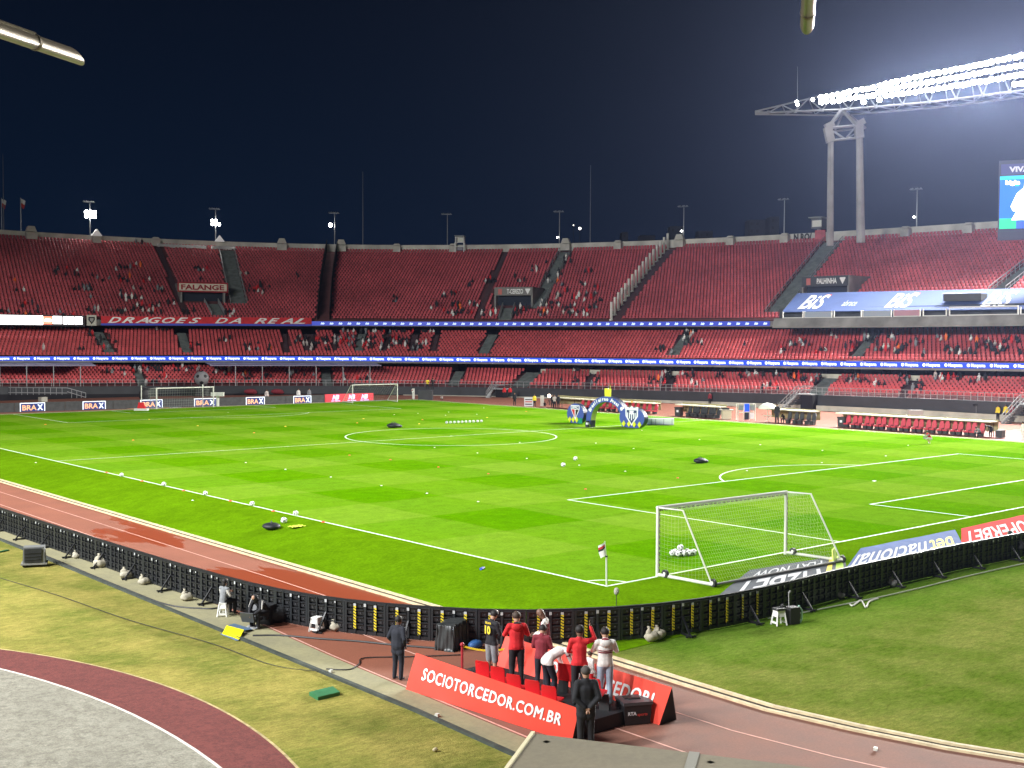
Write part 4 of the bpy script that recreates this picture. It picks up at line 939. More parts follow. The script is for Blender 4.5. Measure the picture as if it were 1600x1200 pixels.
# big video screen at the right edge
DS = 150.0
c00 = PD(1561, 358, DS); c01 = PD(1561, 276, DS); ttop = PD(1562, 257, DS); sdir = np.array([.80, -.60, 0]); sdir = (TP(1640, 300)-TP(1561, 300)); sdir[2] = 0; sdir /= np.linalg.norm(sdir)
sdir = AX_R*np.array([1, 1, 0]); sdir /= np.linalg.norm(sdir); rot_ = Matrix.Rotation(R_(-22), 3, 'Z'); sdir = np.array(rot_@Vector(sdir)); WS = 11.0; nn_ = np.cross(sdir, [0, 0, 1])
scn = thing('video_screen', 'big video screen at the right edge showing a person in white on blue', 'video screen', tuple(c00))
hh = c01[2]-c00[2]; rm = Matrix((sdir, -nn_, (0, 0, 1))).transposed()
m = MB(); m.box(c00+sdir*WS/2-nn_*.5+[0, 0, hh/2+.3], (WS+.3, .8, hh+3.4), 0, rot=rm); m.build('casing', mat('screen_case', (.05, .055, .10), .6), scn)
m = MB(); m.box(c00+sdir*(WS/2+.1)-nn_*.08+[0, 0, hh+.85], (WS, .05, 1.35), 0, rot=rm); m.build('header', mat('header_blue', (.045, .05, .16), .6, emit=(.07, .07, .2), estr=.35), scn)
m = MB(); put_text(m, 'VIVA SAO PAULO', c00+sdir*1.05+[0, 0, hh+.5], sdir, (0, 0, 1), height=.65, bold=.07, lift=.08, width=8.6); m.build('header_lettering', mat('header_white', (.5, .5, .6), .6, emit=(.6, .6, .75), estr=.5), scn)
m = MB(); q = lambda x0, x1, z0, z1, mi, l: m.quad(*[c00+sdir*a+nn_*l+[0, 0, b] for a, b in ((x0, z0), (x1, z0), (x1, z1), (x0, z1))], mi)
q(0, WS, 0, hh, 0, .02); q(0, 2.0, 0, hh*.20, 1, .04); q(2.0, 4.4, 0, hh*.13, 4, .045); q(0, WS, hh*.93, hh, 3, .03)
for k in range(40): a, b = RNG.uniform(.05, WS-.5), RNG.uniform(hh*.22, hh*.85); q(a, a+RNG.uniform(.2, .7), b, b+RNG.uniform(.1, .4), 3 if k % 2 else 4, .035)
body = [(1.4, .16*hh), (4.6, .16*hh), (4.7, .5*hh), (4.2, .7*hh), (3.7, .76*hh), (3.6, .88*hh), (3.25, .92*hh), (2.9, .88*hh), (2.8, .77*hh), (2.0, .66*hh), (1.3, .42*hh), (1.6, .33*hh), (2.0, .33*hh)]
m.add([c00+sdir*a+nn_*.06+[0, 0, b] for a, b in body], [tuple(range(len(body)))], 2)
put_text(m, 'bigin', c00+sdir*.65+[0, 0, hh*.84], sdir, (0, 0, 1), height=.5, width=1.7, bold=.1, lift=.07, mi=2); q(2.9, 3.6, .5*hh, .6*hh, 5, .075)
m.build('picture', [mat('px_blue', (0, .1, .5), .5, emit=(.01, .16, .72), estr=1), mat('px_green', (0, .4, .2), .5, emit=(.02, .52, .26), estr=1), mat('px_white', (1, 1, 1), .5, emit=(1, .98, 1), estr=1.3),
    mat('px_cyan', (0, .5, .8), .5, emit=(.03, .45, .85), estr=1), mat('px_navy', (0, .05, .4), .5, emit=(.05, .12, .62), estr=1), mat('px_grey', (.3, .2, .2), .5, emit=(.22, .16, .16), estr=1)], scn)
m = MB()
for a in (5.5, 9.5): m.beam(c00+sdir*a-nn_*.5, c00+sdir*a-nn_*.5-[0, 0, 14], .6, .6)
m.build('legs', M_STEEL, scn)

# distant hillside and dark town beyond the rim
mb = MB(); pts = []
for k in range(60):
    u = -150+k*33; d = 640; P = PD(u, 530, d); hgt = 45+18*math.sin(k*.21+1)+7*math.sin(k*.9); 
    hgt = (np.interp(u, [-150, 400, 800, 1050, 1300, 1800], [20, 30, 52, 60, 66, 66])+3*math.sin(k*.9)); pts.append((P[0], P[1], hgt))
n = len(pts); V = pts+[(p_[0], p_[1], -.6) for p_ in pts]+[(p_[0]+AX_F[0]*200, p_[1]+AX_F[1]*200, p_[2]*1.1) for p_ in pts]
mb.add(V, [(i, i+1, n+i+1, n+i) for i in range(n-1)]+[(i, 2*n+i, 2*n+i+1, i+1) for i in range(n-1)]); o = mb.build('hill', mat('dark_hill', (.012, .014, .018), 1, var=.5, scale=.03)); tag(o, kind='structure')
M_TOWN = mat('far_building', (.075, .08, .09), .9, var=.3, scale=.1)
for k, (u, vt, vb, wpx, lab) in enumerate(((1010, 369, 380, 24, 'faint pale low building far beyond the rim, left of the white posts'), (1055, 355, 378, 20, 'faint taller building far beyond the rim behind the white posts'), (1180, 345, 372, 26, 'faint block of flats beyond the rim left of the tower'), (1207, 340, 370, 14, 'faint pointed building beyond the rim left of the tower'), (1100, 362, 376, 22, 'faint low block beyond the rim right of the white posts'), (975, 364, 380, 10, 'faint narrow building beyond the rim'))):
    P = PD(u, vt, 520); Pb_ = PD(u, vb, 520); W_ = wpx*520/FPX; m = MB(); H_ = P[2]+.5; m.box((P[0], P[1], H_/2-.5), (W_, 9, H_), 0, rot=-YAW)
    for r in range(int((P[2]-Pb_[2])/3.2)):
        for c in range(int(W_/2.5)): m.box((P[0]+AX_R[0]*(c*2.5-W_/2+1.2)-AX_F[0]*4.6, P[1]+AX_R[1]*(c*2.5-W_/2+1.2)-AX_F[1]*4.6, P[2]-1.8-r*3.2), (1.1, .2, 1.3), 1, rot=-YAW)
    bl_ = thing('far_building', lab, 'building', (P[0], P[1], -.5)); m.build('walls', [M_TOWN, mat('dim_window', (.05, .05, .05), .5)], bl_)
for (u, v, r_, lab) in ((906, 357, .55, 'single white lamp burning far beyond the rim, left of the tall rod'), (896, 352, .2, 'tiny faint lamp far beyond the rim')):
    P = PD(u, v, 470); m = MB(); m.sphere(P, r_, 10, 6, 0); m.tube([P-[0, 0, r_], (P[0], P[1], -.5)], .12, 6, 1); single(m, 'street_lamp', [mat('far_lamp', (1, 1, 1), .5, emit=(1, .93, .85), estr=5), M_DARK], lab, 'lamp', loc=(P[0], P[1], -.5))
# =============== PEOPLE ===============
# A figure is drawn as tapering limbs on a posed skeleton, fused by a voxel remesh into one continuous surface.
BASEJ = dict(pel=(0, 0, .94), wst=(0, 0, 1.08), che=(0, .01, 1.30), nkb=(0, -.01, 1.47), hed=(0, .03, 1.63),
    shL=(-.175, 0, 1.42), shR=(.175, 0, 1.42), elL=(-.235, -.03, 1.15), elR=(.235, -.03, 1.15), wrL=(-.245, .08, .91), wrR=(.245, .08, .91),
    hpL=(-.09, 0, .92), hpR=(.09, 0, .92), knL=(-.105, .02, .50), knR=(.105, .02, .50), anL=(-.11, -.02, .09), anR=(.11, -.02, .09), tdL=(-.02, 1), tdR=(.02, 1))
POSE = dict(
  stand={}, 
  phone=dict(elL=(-.27, .12, 1.20), elR=(.27, .12, 1.20), wrL=(-.08, .30, 1.28), wrR=(.08, .30, 1.28), hed=(0, .07, 1.61)),
  raise_r=dict(elR=(.33, .12, 1.44), wrR=(.24, .20, 1.68), elL=(-.25, .08, 1.17), wrL=(-.12, .26, 1.10)),
  pockets=dict(elL=(-.27, -.08, 1.17), elR=(.27, -.08, 1.17), wrL=(-.19, .06, .98), wrR=(.19, .06, .98)),
  behind=dict(elL=(-.25, -.1, 1.15), elR=(.25, -.1, 1.15), wrL=(-.06, -.16, .98), wrR=(.06, -.16, .98)),
  lookdown=dict(hed=(0, .09, 1.60), elL=(-.24, .05, 1.17), elR=(.24, .05, 1.17), wrL=(-.07, .24, 1.10), wrR=(.07, .24, 1.10)),
  bend=dict(pel=(0, -.16, .90), wst=(0, -.06, 1.02), che=(0, .20, 1.10), nkb=(0, .40, 1.12), hed=(0, .56, 1.12), shL=(-.17, .33, 1.12), shR=(.17, .33, 1.12),
     elL=(-.22, .40, .84), elR=(.22, .44, .84), wrL=(-.16, .50, .60), wrR=(.16, .54, .62), hpL=(-.09, -.14, .88), hpR=(.09, -.14, .88), knL=(-.11, -.04, .48), knR=(.11, .0, .48)),
  walk=dict(knL=(-.10, .14, .52), anL=(-.1, .24, .11), knR=(.1, .0, .49), anR=(.1, -.22, .13), elL=(-.24, -.12, 1.16), wrL=(-.23, -.14, .92), elR=(.24, .08, 1.16), wrR=(.22, .24, .97)),
  sit=dict(pel=(0, 0, .50), wst=(0, .0, .66), che=(0, .04, .88), nkb=(0, .05, 1.04), hed=(0, .09, 1.20), shL=(-.175, .04, .99), shR=(.175, .04, .99), elL=(-.23, .12, .74), elR=(.23, .12, .74),
     wrL=(-.12, .34, .66), wrR=(.12, .34, .66), hpL=(-.09, .02, .50), hpR=(.09, .02, .50), knL=(-.12, .44, .50), knR=(.12, .44, .50), anL=(-.12, .44, .09), anR=(.12, .44, .09)),
  sitlean=dict(pel=(0, 0, .46), wst=(0, .04, .60), che=(0, .20, .80), nkb=(0, .33, .92), hed=(0, .46, 1.0), shL=(-.18, .30, .88), shR=(.18, .30, .88), elL=(-.24, .40, .64), elR=(.24, .40, .64),
     wrL=(-.10, .56, .50), wrR=(.10, .56, .50), hpL=(-.09, .02, .46), hpR=(.09, .02, .46), knL=(-.16, .44, .48), knR=(.16, .44, .48), anL=(-.15, .42, .09), anR=(.15, .42, .09)),
  crouch=dict(pel=(0, -.12, .38), wst=(0, -.05, .52), che=(0, .08, .70), nkb=(0, .16, .84), hed=(0, .24, .98), shL=(-.17, .14, .80), shR=(.17, .14, .80), elL=(-.2, .34, .60), elR=(.2, .34, .60),
     wrL=(-.08, .50, .42), wrR=(.08, .50, .42), hpL=(-.09, -.10, .38), hpR=(.09, -.10, .38), knL=(-.15, .28, .46), knR=(.14, .26, .42), anL=(-.14, .02, .10), anR=(.12, -.10, .12)))
# material slots: 0 shirt 1 trousers 2 skin 3 shoes 4 sleeves
def rcone(mb, a, b, ra, rb, fl=1.0, seg=10):
    """capsule between a and b, its section flattened front-to-back (local y) by fl"""
    a, b = Vector(a), Vector(b); d = b-a; L = max(d.length, 1e-4); d.normalize()
    ref = Vector((1, 0, 0)) if abs(d.x) < .9 else Vector((0, 0, 1)); y = d.cross(ref).normalized(); x = y.cross(d).normalized(); V = []; prof = []
    for k in range(4): th = -math.pi/2+k*math.pi/8; prof.append((ra*math.cos(th), ra*math.sin(th)*fl))
    prof.append((ra, 0)); prof.append((rb, L))
    for k in range(1, 5): th = k*math.pi/8; prof.append((rb*math.cos(th), L+rb*math.sin(th)*fl))
    for r, t in prof:
        for k in range(seg):
            q = 2*math.pi*k/seg; V.append(a+d*t+x*math.cos(q)*max(r, 1e-3)+y*math.sin(q)*max(r, 1e-3)*fl)
    n = len(prof); F = [(i*seg+k, i*seg+(k+1) % seg, (i+1)*seg+(k+1) % seg, (i+1)*seg+k) for i in range(n-1) for k in range(seg)]
    F += [tuple(range(seg))[::-1], tuple((n-1)*seg+k for k in range(seg))]; mb.add(V, F)
def body_mesh(name, pose='stand', voxel=.02, jacket=0, long_sleeve=True, fat=1.0, over=None, shorts=False, skirt=False, fingers=True):
    J = {k: Vector(v) if len(v) == 3 else v for k, v in BASEJ.items()}
    for k, v in POSE[pose].items(): J[k] = Vector(v)
    for k, v in (over or {}).items(): J[k] = Vector(v)
    P = []  # a, b, ra, rb, flat, material
    def A(a, b, ra, rb, fl, m): P.append((Vector(J[a]) if isinstance(a, str) else Vector(a), Vector(J[b]) if isinstance(b, str) else Vector(b), ra, rb, fl, m))
    f = fat; g = 1+.09*jacket
    A('pel', 'wst', .165*f*g, .150*f*g, .72, 0); A('wst', 'che', .152*f*g, .168*f*g, .70, 0); A('che', 'nkb', .165*f*g, .085*g, .68, 0)
    A('shL', 'shR', .07*g, .07*g, .95, 0); A('wst', tuple(J['pel']+Vector((0, 0, .02))), .155*f*g, .172*f*g, .72, 0)
    nk = J['nkb'].lerp(J['hed'], .35); A('nkb', tuple(nk), .06, .055, 1, 2)
    dh = (J['hed']-J['nkb']).normalized(); A(tuple(J['hed']-dh*.045), tuple(J['hed']+dh*.055), .075, .088, 1.08, 2)
    fw = Vector((0, 1, 0)); A(tuple(J['hed']+fw*.085-dh*.02), tuple(J['hed']+fw*.10-dh*.03), .014, .018, 1, 2)   # nose
    for s in (-1, 1): A(tuple(J['hed']+Vector((s*.085, 0, 0))-dh*.01), tuple(J['hed']+Vector((s*.088, -.01, .0))+dh*.02), .016, .018, 1, 2)
    for s in 'LR':
        m_ = 4; A('sh'+s, 'el'+s, .066*g, .053*g, 1, m_); A('el'+s, 'wr'+s, .052*g, .040*g, 1, m_ if long_sleeve else 2)
        w_ = J['wr'+s]; d = (w_-J['el'+s]).normalized(); A(tuple(w_), tuple(w_+d*.075), .028, .036, .6, 2)
        A('hp'+s, 'kn'+s, .104*f, .082 if shorts else .078, 1, 1); A('kn'+s, 'an'+s, .060 if shorts else .074, .045 if shorts else .062, 1, 2 if shorts else 1)
        an = J['an'+s]; A(tuple(an-Vector((0, .03, .04))), tuple(an+Vector((0, .13, -.055))), .042, .034, .9, 3)
    if jacket > 1:   # coat skirt
        for s in (-1, 1): A(tuple(J['pel']+Vector((s*.05, 0, .02))), tuple(J['pel']+Vector((s*.07, -.01, -.16))), .135*f, .13*f, .75, 0)
    mb = MB()
    for a, b, ra, rb, fl, m in P: rcone(mb, a, b, ra, rb, fl)
    me = mb.data('raw', []) if False else mb.data('raw', [MATS['skin']])
    o = bpy.data.objects.new('raw', me); COL.objects.link(o); md = o.modifiers.new('r', 'REMESH'); md.mode = 'VOXEL'; md.voxel_size = voxel; md.use_smooth_shade = True
    s_ = o.modifiers.new('s', 'SMOOTH'); s_.iterations = 3 if voxel < .03 else 1; s_.factor = .5
    dg = bpy.context.evaluated_depsgraph_get(); out_ = bpy.data.meshes.new_from_object(o.evaluated_get(dg)); bpy.data.objects.remove(o); bpy.data.meshes.remove(me)
    n = len(out_.polygons); C = np.empty(n*3); out_.polygons.foreach_get('center', C); C = C.reshape(-1, 3); best = np.full(n, 1e9); mi = np.zeros(n, int)
    for a, b, ra, rb, fl, m in P:
        a_, b_ = np.array(a), np.array(b); d = b_-a_; L2 = max(d@d, 1e-8); t = np.clip(((C-a_)@d)/L2, 0, 1); q = a_+t[:, None]*d; dist = np.linalg.norm(C-q, axis=1)-(ra+(rb-ra)*t)*(.5+.5*fl)
        k = dist < best; best[k] = dist[k]; mi[k] = m
    if J['pel'].z > .7:
        hem = J['pel'].z-(.24 if jacket > 1 else .045); mi[(mi == 0) & (C[:, 2] < hem)] = 1; mi[(mi == 1) & (C[:, 2] > hem)] = 0
    if fingers:   # five separate curled fingers on each hand, joined to the same mesh
        V = [tuple(v.co) for v in out_.vertices]; F = [tuple(p.vertices) for p in out_.polygons]; fb = MB()
        for s, sg in (('L', -1), ('R', 1)):
            w_ = J['wr'+s]; d = (w_-J['el'+s]).normalized(); side = d.cross(Vector((1, 0, 0))); side = side.normalized() if side.length > .1 else Vector((0, 1, 0)); nn = d.cross(side).normalized()*(-sg)
            for k, (o_, L_) in enumerate(((-.030, .062), (-.010, .072), (.010, .068), (.028, .052))):
                b0 = w_+d*.095+side*o_; b1 = b0+d*L_*.55+nn*.010; b2 = b1+d*L_*.35+nn*.026; fb.tube([b0, b1, b2], [.0105, .0095, .007], 6)
            b0 = w_+d*.035-side*.033; b1 = b0+d*.035-side*.022+nn*.01; b2 = b1+d*.028+nn*.008; fb.tube([b0, b1, b2], [.012, .011, .008], 6)
        F += [tuple(i+len(V) for i in q) for q in fb.f]; V += [tuple(v) for v in fb.v]; mi = np.r_[mi, np.full(len(fb.f), 2)]
        bpy.data.meshes.remove(out_); out_ = bpy.data.meshes.new(name); out_.from_pydata(V, [], F)
    out_.name = name; out_.materials.clear()
    for k in range(5): out_.materials.append(MATS['skin'])
    out_.polygons.foreach_set('material_index', mi.astype(np.int32)); out_.polygons.foreach_set('use_smooth', [True]*len(out_.polygons)); out_.update()
    return out_, J
M_SKIN = mat('skin', (.42, .24, .16), .55); M_SKIN2 = mat('skin_dark', (.16, .085, .055), .55); M_HAIR = mat('dark_hair', (.012, .009, .008), .7); M_HAIR2 = mat('brown_hair', (.05, .03, .02), .7)
CL = {k: mat('cloth_'+k, c, .85, var=.18, scale=7, bump=.25) for k, c in dict(black=(.012, .012, .015), navy=(.014, .016, .026), red=(.55, .015, .02), maroon=(.20, .018, .03), white=(.66, .64, .60), grey=(.20, .21, .22), jeans=(.30, .38, .46),
     orange=(.85, .16, .03), yellow=(.80, .62, .04), blue=(.04, .07, .35), pale=(.50, .44, .40), green=(.10, .20, .08)).items()}
def hair_mesh(J, kind='short'):
    mb = MB(); h = np.array(J['hed']); dh = (J['hed']-J['nkb']).normalized(); c = np.array(J['hed']+dh*.048)+[0, -.022, 0]
    mb.sphere(c, .103, 14, 9, 0, (1.0, 1.06, .98 if kind != 'hood' else 1.15))
    if kind == 'cap': mb.sphere(c+[0, .10, .0], .07, 10, 6, 0, (.95, 1.0, .16))
    if kind == 'hood': mb.sphere(c+[0, -.03, -.05], .105, 12, 8, 0, (1.05, 1, 1.1))
    if kind == 'long': mb.sphere(c+[0, -.06, -.09], .075, 10, 8, 0, (1.0, .6, 1.5))
    return mb
def human(label, loc, face, pose='stand', H=1.75, shirt='black', trs='black', skin=M_SKIN, shoes='black', sleeves=None, hair='short', haircol=M_HAIR, voxel=.02, cat='person', group=None, extra=None, **kw):
    me, J = body_mesh('body', pose, voxel, **kw); s = H/1.755
    root = thing('person', label, cat, loc, face, group); root.scale = (s,)*3
    o = bpy.data.objects.new('body', me); COL.objects.link(o); o.parent = root
    for k, m in enumerate((CL[shirt], CL[trs], skin, CL[shoes], CL[sleeves or shirt])): me.materials[k] = m
    if hair:
        mb = hair_mesh(J, hair); c = bpy.data.objects.new({'cap': 'cap', 'hood': 'hood'}.get(hair, 'hair'), mb.data('hair', [haircol], True)); COL.objects.link(c); c.parent = root
    if extra:
        for nm, f in extra:
            mb = MB(); m = f(mb, J); c = bpy.data.objects.new(nm, mb.data(nm, m if isinstance(m, list) else [m])); COL.objects.link(c); c.parent = root
    return root
def face_to(a, b):  # rotation that turns local +Y from a towards b
    d = np.array(b)[:2]-np.array(a)[:2]; return math.atan2(d[1], d[0])-math.pi/2
# =============== ON AND ROUND THE PITCH ===============
def GS(u, v, it=6):
    z = 0.0
    for _ in range(it): P = G(u, v, z); z = float(gz(P[0], P[1]))
    return P
M_GOAL = mat('goal_white', (.62, .62, .54), .45); M_NET = mat('net_cord', (.46, .50, .40), .8); M_NETG = mat('net_cord_grey', (.30, .32, .28), .8); M_TYRE = mat('tyre_black', (.02, .02, .02), .6)
def net_patch(mb, a, b, c, d, nu, nv, r=.006, sag=0.0, seg=3):
    """a-b top edge, d-c bottom edge"""
    a, b, c, d = map(np.array, (a, b, c, d)); nrm = np.cross(b-a, d-a); nrm = nrm/np.linalg.norm(nrm)
    def P(i, j):
        f, g = i/nu, j/nv; return (a*(1-f)+b*f)*(1-g)+(d*(1-f)+c*f)*g+nrm*sag*math.sin(math.pi*f)*math.sin(math.pi*g)
    for i in range(nu+1): mb.tube([P(i, j) for j in range(0, nv+1, max(1, nv//6))], r, seg, cap=False)
    for j in range(nv+1): mb.tube([P(i, j) for i in range(0, nu+1, max(1, nu//6))], r, seg, cap=False)
def training_goal(L, R, bL, bR, H, tdep, label, name='training_goal', cell=.13, netr=.0019, wheels=True, sag=.25):
    L, R, bL, bR = map(lambda q: np.array(q, float), (L, R, bL, bR)); up_ = np.array([0, 0, H]); dirL = (bL-L)*[1, 1, 0]; dirL /= np.linalg.norm(dirL); dirR = (bR-R)*[1, 1, 0]; dirR /= np.linalg.norm(dirR)
    tL, tR = L+up_, R+up_; kL, kR = tL+dirL*tdep-[0, 0, .03], tR+dirR*tdep-[0, 0, .03]
    g = thing(name, label, 'goal', tuple((L+R)/2))
    for a, b in ((L, tL), (R, tR)): m = MB(); m.tube([a, b], .06, 10); m.build('post', M_GOAL, g)
    m = MB(); m.tube([tL-(R-L)/8*.05, tR+(R-L)/8*.05], .06, 10); m.build('crossbar', M_GOAL, g)
    for t0, k0, b0, f0 in ((tL, kL, bL, L), (tR, kR, bR, R)):
        m = MB(); m.tube([t0, k0, b0], .035, 8); m.tube([f0+[0, 0, .08], b0+[0, 0, .08]], .06, 8); m.build('side_frame', M_GOAL, g)
    m = MB(); m.tube([bL+[0, 0, .07], bR+[0, 0, .07]], .045, 8); m.build('rear_bar', mat('rear_bar_grey', (.20, .20, .19), .6), g)
    if wheels:
        for c in (L+dirL*.3, R+dirR*.3, bL, bR):
            m = MB(); x = (R-L)/np.linalg.norm(R-L); m.tube([c+[0, 0, .14]-x*.05, c+[0, 0, .14]+x*.05], .14, 14, 0); m.tube([c+[0, 0, .14]-x*.06, c+[0, 0, .14]+x*.06], .06, 10, 1); m.build('wheel', [M_TYRE, M_GOAL], g)
    m = MB(); n1 = int(7.32/cell); 
    def side(t0, k0, b0, f0, sg):
        n = int(H/cell)
        for j in range(n+1):
            z = j/n; fr = f0+(t0-f0)*z; hh = fr[2]
            # back edge point at the same height on the slanted stay
            g_ = np.clip((hh-b0[2])/(k0[2]-b0[2]), 0, 1); bk = b0+(k0-b0)*g_; pts = [fr+(bk-fr)*s_-np.array([0, 0, .10*math.sin(math.pi*s_)]) for s_ in np.linspace(0, 1, 5)]; m.tube(pts, netr, 3, cap=False)
        nn = int(np.linalg.norm((b0-f0))/cell)
        for j in range(1, nn):
            f_ = f0+(b0-f0)*j/nn; dd = np.linalg.norm((f_-f0)[:2]); Ld = np.linalg.norm((b0-f0)[:2])
            top = f_.copy(); top[2] = t0[2] if dd < tdep else k0[2]-(k0[2]-b0[2])*(dd-tdep)/(Ld-tdep+1e-6); m.tube([f_, top], netr, 3, cap=False)
    side(tL, kL, bL, L, 1); side(tR, kR, bR, R, -1)
    net_patch(m, tL, tR, kR, kL, n1, int(tdep/cell), netr); net_patch(m, kL, kR, bR, bL, n1, int(2.9/cell), netr, sag=sag)
    m.build('net', M_NET, g); return g
gL, gR = GS(1027, 901), GS(1227, 866); bL_, bR_ = GS(1114, 917), GS(1316, 879)
tg = training_goal(gL, gR, bL_, bR_, 2.46, .95, 'white wheeled training goal on the near goal line with a grey net')
m = MB()
for k in range(30):
    a = gL+(gR-gL)*(k+.15)/30+[0, -.05, 2.37]; b = gL+(gR-gL)*(k+.8)/30+[0, -.05, 2.37]; m.beam(a, b, .03, .05)
for q in (gL, gR):
    for k in range(11): m.beam(q+[.075, -.02, .15+.2*k], q+[.075, -.02, .27+.2*k], .03, .03)
m.build('net_clips', mat('clip_brown', (.12, .08, .06), .8), tg)['kind'] = 'stuff'
m = MB(); c = bR_+[-.25, .18, .0]; m.prism([(-.3, 0), (.25, .0), (.35, .55), (-.05, .5)], c, (.9, .3, 0), (0, .25, .97), (0, -.06, 0))
single(m, 'corner_pad', mat('lime_vinyl', (.50, .68, .06), .5), 'lime green pad leaning on the rear corner of the wheeled training goal', 'pad')
# far fixed goal with a box net
fg = thing('goal', 'far fixed goal with white posts and a square net in front of the dark boards', 'goal', (34, 105, 0))
for x in (30.34, 37.66): m = MB(); m.tube([(x, 105, 0), (x, 105, 2.5)], .075, 10); m.build('post', M_GOAL, fg)
m = MB(); m.tube([(30.26, 105, 2.46), (37.74, 105, 2.46)], .075, 10); m.build('crossbar', M_GOAL, fg)
for x in (30.0, 38.0): m = MB(); m.tube([(x, 108.6, gz(x, 108.6)), (x, 108.6, 2.7)], .06, 8); m.build('net_pole', M_GOAL, fg)
m = MB(); zb = float(gz(34, 107.3)); net_patch(m, (30.3, 105, 2.45), (37.7, 105, 2.45), (37.7, 107.2, 2.4), (30.3, 107.2, 2.4), 24, 7, .012)
net_patch(m, (30.3, 107.2, 2.4), (37.7, 107.2, 2.4), (37.7, 107.5, zb), (30.3, 107.5, zb), 24, 8, .012)
for x in (30.3, 37.7): net_patch(m, (x, 105, 2.4), (x, 107.2, 2.4), (x, 107.5, zb), (x, 105, 0), 7, 8, .012)
m.tube([(30, 108.6, 2.6), (30.3, 107.2, 2.4)], .01, 3); m.tube([(38, 108.6, 2.6), (37.7, 107.2, 2.4)], .01, 3); m.build('net', M_NETG, fg)
# white wheeled goal, far corner
a, b = GS(551, 630), GS(621, 628); d_ = np.array([-.25, .95, 0]); d_ /= np.linalg.norm(d_); w_ = (b-a); w_ /= np.linalg.norm(w_)
training_goal(a, b, GS(535, 628.3), GS(605, 625.8), 2.4, .5, 'far white training goal standing before the red board', cell=.35, netr=.005, wheels=False, sag=.2)
# corner flags
M_FLG = [mat('flag_cloth_white', (.75, .75, .70), .7), mat('flag_stripe_red', (.5, .03, .03), .7), mat('flag_stripe_black', (.03, .03, .03), .7)]
def corner_flag(P, label, detail=True):
    r_ = thing('corner_flag', label, 'corner flag', tuple(P)); P = np.array(P); m = MB(); m.tube([P, P+np.array([-.02, 0, 1.03])], .03, 8); m.tube([P+np.array([-.02, 0, 1.0]), P+np.array([-.08, .02, 1.55])], .012, 6); m.lathe(P+np.array([-.02, 0, 1.0]), [(.045, 0), (.045, .05)], 8, 1); m.build('pole', [M_GOAL, M_TYRE], r_)
    m = MB(); T0 = P+np.array([-.09, .02, 1.52]); V = []
    for i in range(5):
        for j in range(7): V.append(T0+AX_R*(-.055*i*(1-.02*j)+.012*j)+np.array([.02*math.sin(i*2+j), .03*math.cos(i*1.7), -.07*j-.035*i]))
    F = [(i*7+j, (i+1)*7+j, (i+1)*7+j+1, i*7+j+1) for i in range(4) for j in range(6)]; m.add(V, F); m.m = [{1: 1, 2: 2, 3: 0}.get(k % 6, 0) if 0 < k//6 < 4 or True else 0 for k in range(len(F))]; m.build('flag', M_FLG, r_, smooth=True)
corner_flag((0, 0, 0), 'white corner flag with red and black stripes at the nearest pitch corner'); corner_flag((68, 105, 0), 'far corner flag beyond the training goal'); 
# balls
M_BALL = mat('ball_white', (.78, .78, .76), .4); M_BALLD = mat('ball_dark', (.05, .05, .06), .5)
def ball_mesh():
    bm = bmesh.new(); bmesh.ops.create_icosphere(bm, subdivisions=3, radius=.125); me = bpy.data.meshes.new('ball'); pts = []
    t = (1+5**.5)/2; dirs = [Vector(v).normalized() for v in ((0, 1, t), (0, -1, t), (0, 1, -t), (0, -1, -t), (1, t, 0), (-1, t, 0), (1, -t, 0), (-1, -t, 0), (t, 0, 1), (-t, 0, 1), (t, 0, -1), (-t, 0, -1))]
    for f in bm.faces:
        c = f.calc_center_median().normalized(); f.material_index = 1 if max(c.dot(d) for d in dirs) > .955 else 0; f.smooth = True
    bm.to_mesh(me); bm.free(); me.materials.append(M_BALL); me.materials.append(M_BALLD); return me
BALL = ball_mesh()
def ball(P, label, group=None, r=1.0):
    o = bpy.data.objects.new('football', BALL); COL.objects.link(o); o.location = (P[0], P[1], P[2]+.12*r); o.rotation_euler = tuple(RNG.uniform(0, 6, 3)); o.scale = (r,)*3; return tag(o, label, 'football', group)
ordn = ('farthest', 'second', 'third', 'fourth', 'nearest')
for k, (u, v) in enumerate(((190, 745), (256, 759.5), (321, 774), (394, 790.5), (462, 805.5))):
    ball(GS(u, v), {0: 'farthest football of the row along the near touchline', 1: 'second farthest football of the row along the near touchline', 2: 'middle football of the row along the near touchline', 3: 'fourth farthest football of the touchline row', 4: 'nearest football on the touchline, above the lime bib'}[k], 'footballs along the near touchline', 1.0)
ball(GS(443.5, 817.5), 'football on the grass between the black bag and the lime bib', None, 1.15)
c0 = GS(1067, 868)
for k, (dx, dy) in enumerate(((-.42, -.1), (-.2, -.22), (.02, -.15), (.24, -.05), (-.3, .12), (-.06, .1), (.18, .18), (.44, .12), (-.1, -.02))):
    P = c0+AX_R*[1, 1, 0]*dx+AX_F*[1, 1, 0]*dy; P[2] = .0 if k < 8 else .2; ball(P, 'football in the heap inside the near training goal', 'footballs heaped inside the training goal', 1.0)
for k in range(10):
    f = k/9; ball(GS(698+f*54, 662-f*2.3), ORD[k]+' football from the left in the straight row beyond the centre circle', 'footballs lined up beyond the centre circle', 1.05)
ball(GS(880, 729.5), 'left football of the two lying between centre circle and penalty area', None, 1.2); ball(GS(899, 719.5), 'right football of the two lying between centre circle and penalty area', None, 1.2)
m = MB(); P = GS(751, 891); m.tube([P+[0, 0, .05], P+[.2, .08, .05]], [.05, .05], 8, 0); m.tube([P+[.2, .08, .05], P+[.26, .1, .05]], [.03, .03], 8, 1); single(m, 'water_bottle', [mat('bottle_blue', (.05, .10, .5), .4), CW if 'CW' in globals() else M_GOAL], 'small blue and white bottle lying on the grass outside the near touchline', 'bottle')
